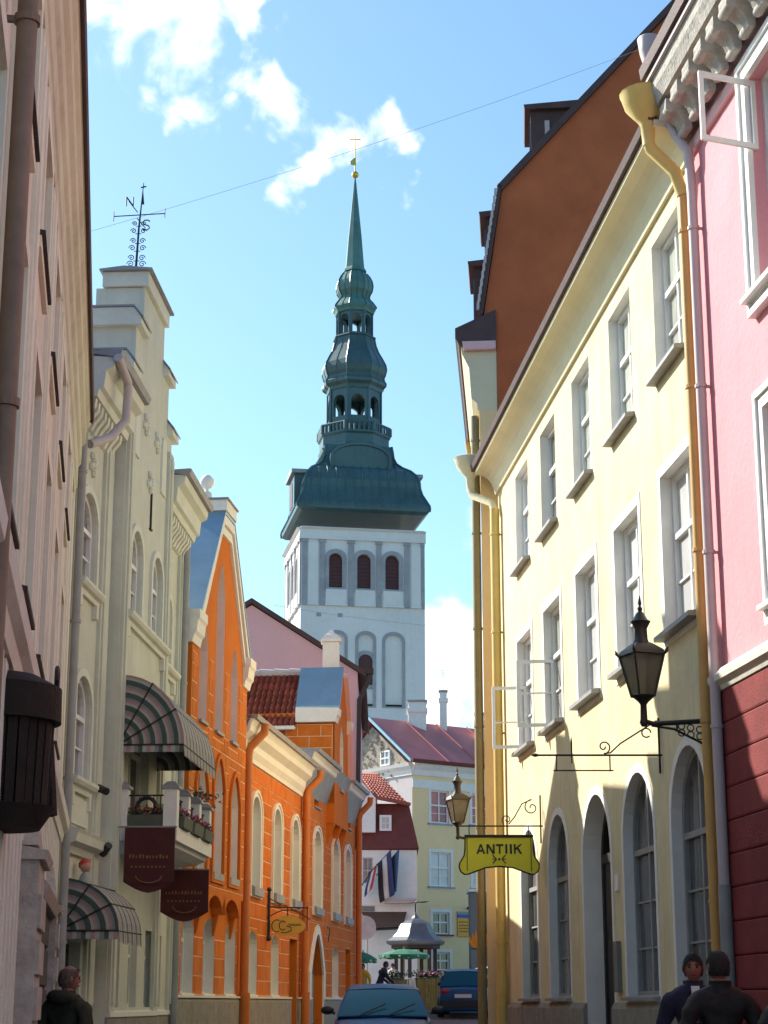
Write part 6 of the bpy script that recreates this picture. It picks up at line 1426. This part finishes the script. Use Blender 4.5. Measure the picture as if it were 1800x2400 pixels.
# ================================================================== cafe terrace
Yf = 64.0; gf = gz(Yf) + .28
mb = MB(); mb.box(-1.0, 2.05, Yf, Yf + 3.5, gz(Yf) - .3, gf); mb.build('cafe_terrace', 'concrete', None, kind='structure')
def umbrella(px0, px1, pyt, pyb, Y, lab):
    a, b = at(px0, pyb, Y), at(px1, pyt, Y); xm, r = (a.x + b.x) / 2, (b.x - a.x) / 2; t = T('cafe_umbrella', lab, 'umbrella', (xm, Y, gf), 'green cafe umbrellas')
    zt, zb = b.z, a.z + .12; mb = MB(); n = 8
    mb.lathe([(r, zb), (r * .62, zb + (zt - zb) * .55), (r * .25, zb + (zt - zb) * .9), (.03, zt)], (xm, Y, 0), n, ph=.2); mb.build('canopy', 'umbrella', t)
    for k in range(n):
        a0, a1 = .2 + 2 * math.pi * k / n, .2 + 2 * math.pi * (k + 1) / n
        A, B_ = Vector((xm + r * math.cos(a0), Y + r * math.sin(a0), zb)), Vector((xm + r * math.cos(a1), Y + r * math.sin(a1), zb)); m = (A + B_) / 2
        mb = MB(); mb.prism([A, B_, B_ - Vector((0, 0, .10)), m - Vector((0, 0, .15)), A - Vector((0, 0, .10))], [v * 1 + Vector((.006 * math.cos(a0), .006 * math.sin(a0), 0)) for v in (A, B_, B_ - Vector((0, 0, .10)), m - Vector((0, 0, .15)), A - Vector((0, 0, .10)))]); v = mb.build('valance', 'umbrella', t)
        c = m + (m - Vector((xm, Y, zb))).normalized() * .015; mb = MB(); mb.ball(c - Vector((0, 0, .06)), .05, 6, 0, .7); mb.build('emblem', 'umbrella_print', v)
    mb = MB(); mb.tube([(xm, Y, gf), (xm, Y, zt + .08)], .025, 6); mb.build('pole', 'fence_wood', t)
umbrella(886, 1008, 2224, 2246, 66.2, 'large green cafe umbrella under the well canopy'); umbrella(818, 884, 2232, 2256, 65.5, 'green cafe umbrella half hidden by the orange house')
def fence(x0, x1, Y, z0, z1, lab, n):
    t = T('slatted_fence', lab, 'fence', ((x0 + x1) / 2, Y, z0), 'cafe fences'); w = (x1 - x0) / n; me = None
    for i in range(n):
        h = z1 - z0
        if me is None:
            mb = MB(); mb.box(-w * .36, w * .36, -.012, .012, 0, h - .04); mb.prism([(-w * .36, -.012, h - .04), (w * .36, -.012, h - .04), (0, -.012, h)], [(-w * .36, .012, h - .04), (w * .36, .012, h - .04), (0, .012, h)]); o = mb.build('slat', 'fence_wood', None); me = o.data
        else: o = bpy.data.objects.new('slat', me); COL.objects.link(o)
        o.parent = t; o.location = Vector((x0 + w * (i + .5), Y + random.uniform(-.006, .006), z0)) - WL[t]
    mb = MB(); mb.box(x0, x1, Y + .014, Y + .05, z0 + .15, z0 + .22); mb.box(x0, x1, Y + .014, Y + .05, z1 - .22, z1 - .15); mb.build('rail', 'fence_wood', t)
a, b = at(978, 2338, Yf - .1), at(1031, 2292, Yf - .1)
fence(a.x, b.x, Yf - .1, gz(Yf), b.z, 'yellowish slatted wooden fence right of the cafe opening', 14)
c, d = at(905, 2338, Yf - .1), at(955, 2300, Yf - .1)
fence(c.x, d.x, Yf - .1, gz(Yf), b.z - .05, 'yellowish slatted wooden fence in front of the cafe tables', 12)
for i, (px, lab) in enumerate(((990, 'planter of greenery with pink flowers on the right fence'), (930, 'planter of dark greenery above the left fence'), (1020, 'planter with bright pink flowers at the fence end'))):
    p = at(px, 2289, Yf + .25); t = T('planter', lab, 'planter', (p.x, Yf + .25, gf)); mb = MB(); mb.lathe([(.2, gf), (.26, p.z - .04), (.22, p.z - .04)], (p.x, Yf + .25, 0), 10); mb.build('tub', 'planter', t)
    mb = MB(); foliage(mb, (p.x, Yf + .25, p.z + .05), .22, .12, .07, 160, .05); mb.build('leaves', 'leaf', t, kind='stuff')
    if i != 1: mb = MB(); foliage(mb, (p.x, Yf + .2, p.z + .1), .16, .1, .04, 36 if i == 0 else 70, .045); mb.build('blooms', 'petal', t, kind='stuff')
def table(px, lab):
    p = at(px, 2320, Yf + 1.2); t = T('cafe_table', lab, 'table', (p.x, Yf + 1.2, gf), 'cafe tables'); mb = MB(); mb.lathe([(.38, .70), (.40, .72), (.40, .74), (.38, .75)], (p.x, Yf + 1.2, gf), 16); mb.build('top', 'white_trim', t)
    mb = MB(); mb.tube([(p.x, Yf + 1.2, gf + .02), (p.x, Yf + 1.2, gf + .7)], .03, 8); mb.lathe([(.24, 0), (.22, .03), (.03, .05)], (p.x, Yf + 1.2, gf), 12); mb.build('pedestal', 'iron', t)
table(952, 'round white cafe table behind the left fence')

# ================================================================== cars
def car(loc, yaw, paint, lab, lt, sc=(1, 1, 1), shows='front'):
    t = T('parked_car', lab, 'car', loc, 'cars in the street'); t.rotation_euler = (0, 0, yaw)
    WL[t] = Vector((0, 0, 0)); L_, W_, H_ = 4.0 * sc[0], 1.66 * sc[1], 1.40 * sc[2]
    # stations along x (front = +x): lower body as lofted sections
    st = [(-.5, .30, .62, .66), (-.49, .22, .80, .86), (-.44, .18, .92, .93), (-.3, .17, .93, .97), (0, .17, .92, 1.0), (.2, .17, .90, .99), (.28, .18, .86, .97), (.42, .20, .76, .92), (.48, .24, .66, .84), (.5, .32, .56, .66)]
    mb = MB(); ring_ = []
    for (x, zl, zh, wf) in st:
        w = W_ / 2 * wf; X = x * L_; zh *= H_ / 1.4 ; zl *= 1
        ring_.append([(X, -w * .86, zl), (X, -w, zl + .12), (X, -w * 1.0, (zl + zh) / 2 + .05), (X, -w * .95, zh - .05), (X, -w * .84, zh), (X, 0, zh + .025), (X, w * .84, zh), (X, w * .95, zh - .05), (X, w, (zl + zh) / 2 + .05), (X, w, zl + .12), (X, w * .86, zl)])
    n = len(ring_[0]); vs = [p for r in ring_ for p in r]
    fs = [(i * n + k, i * n + (k + 1) % n, (i + 1) * n + (k + 1) % n, (i + 1) * n + k) for i in range(len(st) - 1) for k in range(n)] + [tuple(range(n)), tuple((len(st) - 1) * n + k for k in range(n))]
    mb.add(vs, fs); bd = mb.build('body', paint, t, smooth=True)
    # greenhouse: glass volume with roof and pillars
    zb, zt = .90 * H_ / 1.4, H_; wb, wt = W_ / 2 * .90, W_ / 2 * .70
    xb0, xt0, xt1, xb1 = -.455 * L_, -.36 * L_, .06 * L_, .27 * L_
    C8 = [(xb0, -wb, zb), (xb1, -wb, zb), (xb1, wb, zb), (xb0, wb, zb), (xt0, -wt, zt - .05), (xt1, -wt, zt - .05), (xt1, wt, zt - .05), (xt0, wt, zt - .05)]
    def face(idx, name, ins=.0):
        P = [Vector(C8[i]) for i in idx]; c = sum(P, Vector()) / 4; mid = Vector(((xb0 + xb1) / 2, 0, (zb + zt) / 2)); P = [p.lerp(c, .045) for p in P]; nr = (P[1] - P[0]).cross(P[2] - P[0]).normalized(); nr = nr if nr.dot(c - mid) > 0 else -nr
        mb = MB(); m = [(P[i] + P[(i + 1) % 4]) / 2 + nr * .02 for i in range(4)]
        mb.add([p + nr * .006 for p in P] + m + [c + nr * .05], [(0, 4, 8, 7), (4, 1, 5, 8), (8, 5, 2, 6), (7, 8, 6, 3)]); return mb.build(name, 'car_glass', bd, smooth=True)
    mb = MB(); mb.hexa(C8); mb.build('pillars', paint, bd)
    face((1, 2, 6, 5), 'windscreen'); face((0, 3, 7, 4), 'rear_window'); face((0, 1, 5, 4), 'side_window'); face((3, 2, 6, 7), 'side_window')
    mb = MB(); pts = []
    for x, dz in ((xt0 - .04, -.05), (xt0 + .1, .0), ((xt0 + xt1) / 2, .03), (xt1 - .1, .0), (xt1 + .05, -.05)):
        pts.append([(x, -wt - .02, zt - .055 + dz * .4), (x, -wt * .9, zt - .01 + dz), (x, 0, zt + .01 + dz), (x, wt * .9, zt - .01 + dz), (x, wt + .02, zt - .055 + dz * .4)])
    mb.add([p for r in pts for p in r], [(i * 5 + k, i * 5 + k + 1, i * 5 + 6 + k, i * 5 + 5 + k) for i in range(4) for k in range(4)]); mb.build('roof', paint, bd, smooth=True)
    for sx in (-.31, .30):
        for sy in (-1, 1):
            c = Vector((sx * L_, sy * (W_ / 2 - .09), .30)); mb = MB(); mb.tube([c + Vector((0, -.09, 0)), c + Vector((0, .09, 0))], .30, 20); w = mb.build('wheel', 'rubber', t, smooth=True)
            mb = MB(); mb.tube([c + Vector((0, sy * .085, 0)), c + Vector((0, sy * .098, 0))], .19, 14); mb.build('hub_cap', 'zinc_dull', w)
    for sy in (-1, 1):
        c = Vector((.20 * L_, sy * (W_ / 2 + .07), zb + .10)); mb = MB(); mb.ball(c, .09, 10, 0, .75, .55, 1.25); mb.tube([c, c + Vector((0, -sy * .12, -.05))], .025, 6); mb.build('wing_mirror', 'plastic', t, smooth=True)
    for sx, nm, mm in ((.485, 'headlight', 'lamp_clear'), (-.492, 'tail_light', 'lamp_red')):
        for sy in (-1, 1):
            mb = MB(); mb.ball((sx * L_, sy * W_ * .34, .64 * H_ / 1.4 if sx > 0 else .76 * H_ / 1.4), .1, 10, 0, .8, .5, 1.6); mb.build(nm, mm, t, smooth=True)
    for sx, nm in ((.505, 'bumper'), (-.505, 'bumper')):
        mb = MB(); mb.box(min(sx * L_, sx * .96 * L_), max(sx * L_, sx * .96 * L_), -W_ * .42, W_ * .42, .30, .50); mb.build(nm, 'plastic', t)
    for sx, zz_ in ((.512, .42), (-.512, .58)):
        mb = MB(); mb.box(min(sx * L_, sx * L_ * .996), max(sx * L_, sx * L_ * .996), -.26, .26, zz_, zz_ + .11); mb.build('number_plate', 'plate', t)
    mb = MB()
    for y in (-.35, .1): mb.tube([(xb1 - .0, y, zb + .03), (xb1 - .22, y + .40, zb + .20)], .010, 5)
    mb.build('wiper', 'plastic', t)
    return t
yc = 29.6; car((at(900, 2340, yc).x - .02, yc + 1.0, gz(yc + 1) - .04), R(-90), 'car_blue', 'blue car seen head-on at the bottom centre of the street', None, (1, .96, .96))
yc = 58.0; p = at(1093, 2385, yc); car((p.x + .12, yc + 2.0, gz(yc + 1.6)), R(84), 'car_teal', 'blue hatchback seen from behind beside the yellow corner', None, (1, 1, 1.02))
yc = 68.5; p = at(1058, 2310, yc); car((p.x + 1.2, yc, gz(yc) - .02), R(172), 'car_white', 'white car partly hidden behind the blue hatchback', None, (.95, 1, .90))

# ================================================================== people
def person(loc, yaw, h, lab, top='leather', legs='denim', skin='skin', hair='hair_dark', pose='stand', bald=False, head_turn=0.0, face=True, lean=0.0, cat='person', shirt=None):
    t = T('person', lab, cat, loc); t.rotation_euler = (0, 0, yaw); WL[t] = Vector((0, 0, 0)); k = h / 1.78
    # skeleton (x = right, y = forward, z = up)
    J = {}; E_ = []; RAD = {}
    def j(n, x, y, z, r): J[n] = (x, y + lean * max(0, z - .95), z); RAD[n] = r
    def e(a, b): E_.append((a, b))
    j('pel', 0, 0, .95, .165); j('wst', 0, 0, 1.12, .155); j('chs', 0, .005, 1.32, .185); j('shc', 0, 0, 1.45, .13); j('nk', 0, .0, 1.53, .066); j('hd0', 0, .015, 1.60, .062)
    e('pel', 'wst'); e('wst', 'chs'); e('chs', 'shc'); e('shc', 'nk'); e('nk', 'hd0')
    for s, d in (('r', 1), ('l', -1)):
        j('hp' + s, d * .10, 0, .88, .125); j('kn' + s, d * .11, .03, .50, .075); j('an' + s, d * .115, -.01, .09, .05); j('hl' + s, d * .115, -.05, .045, .042); j('to' + s, d * .125, .15, .035, .038)
        e('pel', 'hp' + s); e('hp' + s, 'kn' + s); e('kn' + s, 'an' + s); e('an' + s, 'hl' + s); e('an' + s, 'to' + s)
        j('sh' + s, d * .195, -.01, 1.42, .088)
        if pose == 'pockets': el, wr, hn = (d * .31, -.06, 1.14), (d * .22, .12, .98), (d * .19, .16, .93)
        elif pose == 'talk': el, wr, hn = (d * .28, -.03, 1.13), (d * .20, .20, 1.12), (d * .15, .28, 1.14)
        elif pose == 'ride': el, wr, hn = (d * .28, .18, 1.20), (d * .26, .42, 1.06), (d * .25, .50, 1.04)
        else: el, wr, hn = (d * .27, -.02, 1.13), (d * .29, .05, .89), (d * .29, .07, .81)
        j('el' + s, *el, .060); j('wr' + s, *wr, .040); j('hn' + s, *hn, .036)
        e('shc', 'sh' + s); e('sh' + s, 'el' + s); e('el' + s, 'wr' + s); e('wr' + s, 'hn' + s)
        hv, wv2 = Vector(J['hn' + s]), Vector(J['wr' + s]); dr = (hv - wv2).normalized(); sd2 = Vector((-d * .6, .8, 0)); sd2 = (sd2 - dr * sd2.dot(dr)).normalized(); pn = dr.cross(sd2)
        for fi, (off, ln) in enumerate(((-.027, .062), (-.009, .075), (.009, .078), (.027, .070))):
            a = hv + sd2 * off * 1.05 + dr * .03; b = a + dr * ln * .55 + pn * .006 * d; c = b + dr * ln * .4 + pn * .022 * d
            for nm, p, r in (('fa', a, .0105), ('fb', b, .0095), ('fc', c, .008)): J[f'{nm}{fi}{s}'] = tuple(p); RAD[f'{nm}{fi}{s}'] = r
            e('hn' + s, f'fa{fi}{s}'); e(f'fa{fi}{s}', f'fb{fi}{s}'); e(f'fb{fi}{s}', f'fc{fi}{s}')
        a = hv + sd2 * .035 - dr * .015; b = a + sd2 * .022 + dr * .035; J['th' + s] = tuple(a); RAD['th' + s] = .012; J['tb' + s] = tuple(b); RAD['tb' + s] = .010; e('hn' + s, 'th' + s); e('th' + s, 'tb' + s)
    names = list(J); idx = {n: i for i, n in enumerate(names)}
    me = bpy.data.meshes.new('body'); me.from_pydata([tuple(c * k for c in J[n]) for n in names], [(idx[a], idx[b]) for a, b in E_], [])
    o = bpy.data.objects.new('body_tmp', me); COL.objects.link(o)
    md = o.modifiers.new('skin', 'SKIN'); md.use_smooth_shade = True
    for n in names:
        sv = me.skin_vertices[0].data[idx[n]]; r = RAD[n] * k; sv.radius = (r, r * (.72 if n in ('chs', 'wst', 'shc', 'pel') else 1)); sv.use_root = (n == 'pel')
    sb = o.modifiers.new('sub', 'SUBSURF'); sb.levels = 2; sb.render_levels = 2
    dg = bpy.context.evaluated_depsgraph_get(); ev = o.evaluated_get(dg); m2 = bpy.data.meshes.new_from_object(ev); bpy.data.objects.remove(o); m2.materials.clear()
    for mm in (top, legs, skin, 'rubber'): m2.materials.append(M(mm))
    bm = bmesh.new(); bm.from_mesh(m2)
    for v in bm.verts:                         # cloth folds
        q_ = v.co / k
        if .12 < q_.z < 1.5 and not (pose != 'pockets' and any((Vector(J['hn' + s_]) - q_).length < .16 for s_ in 'rl')):
            w_ = .006 * math.sin(q_.z * 38 + q_.x * 21) + .006 * math.sin(q_.z * 23 - q_.x * 34 + q_.y * 29 + h) + .004 * math.sin(q_.x * 61 + q_.z * 47)
            v.co += v.normal * w_ * k
    # head grown on the neck
    hy = lean * .72 * k; hc = Vector((0, (.02 + hy), 1.665 * k)); vs = []
    q = bmesh.ops.create_uvsphere(bm, u_segments=28, v_segments=20, radius=1.0)['verts']
    ht = Matrix.Rotation(head_turn, 3, 'Z')
    for v in q:
        x, y, z = v.co; w = .076 + .004 * z - (.020 * max(0, -z - .25)); dp = .096 - .012 * max(0, -z - .3) * (1 if y > 0 else 1.6)
        X, Y_, Z = x * w, y * dp, z * .118
        if y > 0:
            ny = math.exp(-((x / .22) ** 2)); Y_ += .020 * ny * math.exp(-(((z + .12) / .16) ** 2)) * (1 if z < .12 else .4)      # nose
            Y_ -= .008 * math.exp(-(((abs(x) - .38) / .16) ** 2)) * math.exp(-(((z - .06) / .12) ** 2))                             # eye sockets
            Y_ += .005 * math.exp(-((x / .4) ** 2)) * math.exp(-(((z - .20) / .09) ** 2))                                            # brow
            Y_ += .006 * math.exp(-((x / .3) ** 2)) * math.exp(-(((z + .50) / .07) ** 2)) + .010 * math.exp(-((x / .35) ** 2)) * math.exp(-(((z + .78) / .12) ** 2))
        v.co = ht @ (Vector((X, Y_, Z)) * k) + hc
    for d in (-1, 1):
        q2 = bmesh.ops.create_uvsphere(bm, u_segments=10, v_segments=8, radius=1.0)['verts']
        for v in q2: v.co = ht @ (Vector((d * .079 + v.co.x * .012, -.008 + v.co.y * .020, -.005 + v.co.z * .033)) * k) + hc
    bm.faces.ensure_lookup_table()
    for f_ in bm.faces:
        c = f_.calc_center_median() / k; f_.smooth = True
        armx = abs(c.x) > .14
        hand = pose != 'pockets' and any((Vector(J['hn' + s]) - c).length < .125 and (c - Vector(J['wr' + s])).dot(Vector(J['hn' + s]) - Vector(J['wr' + s])) > 0 for s in 'rl')
        if c.z > 1.535 or hand: f_.material_index = 2
        elif c.z < .09: f_.material_index = 3
        elif c.z < .90 and not (armx and c.z > .7 and abs(c.x) > .2): f_.material_index = 1
        else: f_.material_index = 0
    bm.to_mesh(m2); bm.free()
    b = bpy.data.objects.new('body', m2); COL.objects.link(b); b.parent = t; WL[b] = Vector((0, 0, 0))
    # hair
    def hd(x, y, z): return ht @ (Vector((x, y, z)) * k) + hc
    mb = MB(); n1, n2 = 24, 12; vs = []; fs = []
    for i in range(n2 + 1):
        for j_ in range(n1):
            a = 2 * math.pi * j_ / n1; fr = max(0, math.sin(a)); lim = -.55 + 1.05 * fr ** .7 if not bald else -.55 + 1.25 * fr ** .7
            zt = .98 if not bald else .72; z = zt + (lim - zt) * i / n2; z = max(-.98, min(.985, z)); r = math.sqrt(max(0, 1 - z * z)); g = 1.06 + .02 * math.sin(a * 7 + i) + .015 * random.random()
            vs.append(hd(r * math.cos(a) * (.077 + .004 * z) * g, r * math.sin(a) * .097 * g, z * .119 * (1.05 if z > 0 else 1)))
    fs = [(i * n1 + j_, i * n1 + (j_ + 1) % n1, (i + 1) * n1 + (j_ + 1) % n1, (i + 1) * n1 + j_) for i in range(n2) for j_ in range(n1)]
    if not bald: fs.append(tuple(range(n1)))
    mb.add(vs, fs)
    if h > 1.3 and loc[1] < 30:                # locks of hair over the cap
        for _ in range(900):
            i = random.randrange(1, n2); j_ = random.randrange(n1); p0 = vs[i * n1 + j_]; p1 = vs[min(n2, i + 1) * n1 + j_]
            out = (p0 - hc).normalized(); dn = (p1 - p0).normalized() + Vector((random.gauss(0, .35), random.gauss(0, .35), random.gauss(0, .25))); sdv = dn.cross(out).normalized() * .0032 * k
            q0 = p0 + out * .001; q1 = p0 + dn * random.uniform(.014, .03) + out * random.uniform(.002, .010)
            mb.add([q0 - sdv, q0 + sdv, q1], [(0, 1, 2)])
    mb.build('hair', hair, b, smooth=True)
    if face:
        for d in (-1, 1): mb = MB(); mb.ball(hd(d * .030, .086, .008), .0095 * k, 8); mb.build('eye', 'black', b, smooth=True); mb = MB(); mb.tube([hd(d * .014, .095, .024), hd(d * .032, .094, .029), hd(d * .048, .082, .022)], .0045 * k, 5); mb.build('eyebrow', hair, b)
        mb = MB(); mb.tube([hd(-.022, .092, -.058), hd(0, .099, -.060), hd(.022, .092, -.058)], .0045 * k, 5); mb.build('mouth', 'lamp_red', b)
    # collar and jacket hem
    mb = MB(); cy_ = lean * .56 * k
    def oval(z, rx, ry, dy): return [Vector((rx * math.cos(a) * k, (ry * math.sin(a) + dy) * k + cy_, z * k)) for a in [2 * math.pi * i / 18 for i in range(18)]]
    rr = [oval(1.47, .125, .095, -.005), oval(1.53, .088, .080, -.005), oval(1.565, .084, .078, -.012), oval(1.535, .074, .068, -.008)]
    mb.add([p for r_ in rr for p in r_], [(i * 18 + q_, i * 18 + (q_ + 1) % 18, (i + 1) * 18 + (q_ + 1) % 18, (i + 1) * 18 + q_) for i in range(3) for q_ in range(18)]); mb.build('collar', top, b, smooth=True)
    if top == 'jacket':                        # hood lying on the shoulders
        mb = MB(); mb.tube([Vector((.115 * math.cos(a) * k, (.10 * math.sin(a) - .035) * k, (1.49 - .02 * math.sin(a) + .006 * math.sin(a * 5)) * k)) for a in [2 * math.pi * i / 20 for i in range(21)]], [(.045 + .02 * max(0, -math.sin(2 * math.pi * i / 20)) + .004 * math.sin(i * 2.3)) * k for i in range(21)], 10); mb.build('hood', top, b, smooth=True)
    if shirt:
        mb = MB(); mb.add([Vector((-.035 * k, .112 * k + cy_, 1.52 * k)), Vector((.035 * k, .112 * k + cy_, 1.52 * k)), Vector((.03 * k, .158 * k, 1.36 * k)), Vector((0, .165 * k, 1.22 * k)), Vector((-.03 * k, .158 * k, 1.36 * k))], [(0, 1, 2, 3, 4)]); mb.build('shirt', shirt, b)
    return t
# left: man in a dark hooded jacket walking away
y = 14.6; p = at(160, 2265, y); hgt = p.z - gz(y) - .12
person((p.x, y, gz(y) + .12), R(-28), hgt, 'man in dark olive jacket with thin hair at the lower left', 'jacket', 'denim', 'skin', 'hair_grey', 'pockets', bald=True, head_turn=R(-35), face=True)
y = 13.6; p = at(1683, 2229, y); person((p.x, y, gz(y) + .0), R(6), p.z - gz(y), 'man in black leather jacket with receding dark hair, back turned, lower right', 'leather', 'denim', 'skin', 'hair_dark', 'pockets', bald=False, head_turn=R(8), face=True)
y = 15.2; p = at(1622, 2236, y); person((p.x, y, gz(y) + .0), R(178), p.z - gz(y), 'man facing the camera with dark jacket and white collar, lower right', 'cloth_navy', 'denim', 'skin', 'hair_dark', 'talk', head_turn=R(-6), shirt='cloth_white')
y = 13.0; p = at(1822, 2310, y); person((p.x + .10, y, gz(y)), R(10), 1.62, 'person in black at the right edge, shoulder only', 'leather', 'denim', 'skin', 'hair_dark', 'pockets')
# far figures by the cafe
y = 61.0; p = at(887, 2262, y); person((p.x, y, gz(y)), R(-70), p.z - gz(y) + .12, 'person in navy jacket leaning over a motorcycle by the cafe', 'cloth_navy', 'denim', 'skin', 'hair_dark', 'ride', lean=.35)
y = 66.3; p = at(921, 2258, y); person((p.x, y, gf), R(150), p.z - gf, 'person in white shirt standing under the green umbrella', 'cloth_white', 'denim', 'skin', 'hair_dark', 'talk')
y = 62.5; p = at(851, 2258, y); person((p.x, y, gz(y)), R(160), p.z - gz(y), 'person in yellow jacket beside the orange house corner', 'cloth_yellow', 'denim', 'skin', 'hair_dark', 'stand')
# motorcycle
y = 60.4; p = at(880, 2300, y); mc = T('motorcycle', 'dark motorcycle with blue tank parked by the cafe', 'motorcycle', (p.x, y, gz(y))); gx, gyy, g_ = p.x, y, gz(y)
for dx in (-.65, .65):
    mb = MB(); c = Vector((gx + dx, gyy, g_ + .31)); mb.tube([c + Vector((.27 * math.cos(a), 0, .27 * math.sin(a))) for a in [i * math.pi / 10 for i in range(21)]], .05, 8); w = mb.build('wheel', 'rubber', mc, smooth=True)
    mb = MB(); mb.tube([c + Vector((0, -.05, 0)), c + Vector((0, .05, 0))], .06, 8)
    for k in range(5): a = k * 2 * math.pi / 5; mb.tube([c, c + Vector((.25 * math.cos(a), 0, .25 * math.sin(a)))], .012, 5)
    mb.build('spokes', 'zinc_dull', w)
mb = MB(); mb.ball((gx + .1, gyy, g_ + .78), .2, 12, 0, .7, 1.5, .8); mb.build('tank', 'flag_navy', mc, smooth=True)
mb = MB(); mb.ball((gx - .35, gyy, g_ + .78), .2, 12, 0, .35, 1.7, .7); mb.build('seat', 'rubber', mc, smooth=True)
mb = MB(); mb.ball((gx + .02, gyy, g_ + .42), .2, 10, 0, .9, 1.2, .8); mb.build('engine', 'zinc_dull', mc, smooth=True)
mb = MB(); mb.tube([(gx + .65, gyy, g_ + .31), (gx + .42, gyy, g_ + .95)], .03, 6); mb.tube([(gx + .40, gyy - .33, g_ + 1.02), (gx + .42, gyy, g_ + .97), (gx + .40, gyy + .33, g_ + 1.02)], .018, 6); mb.build('fork_and_handlebar', 'iron', mc)
mb = MB(); mb.ball((gx + .52, gyy, g_ + .86), .09, 10); mb.build('headlight', 'lamp_clear', mc, smooth=True)
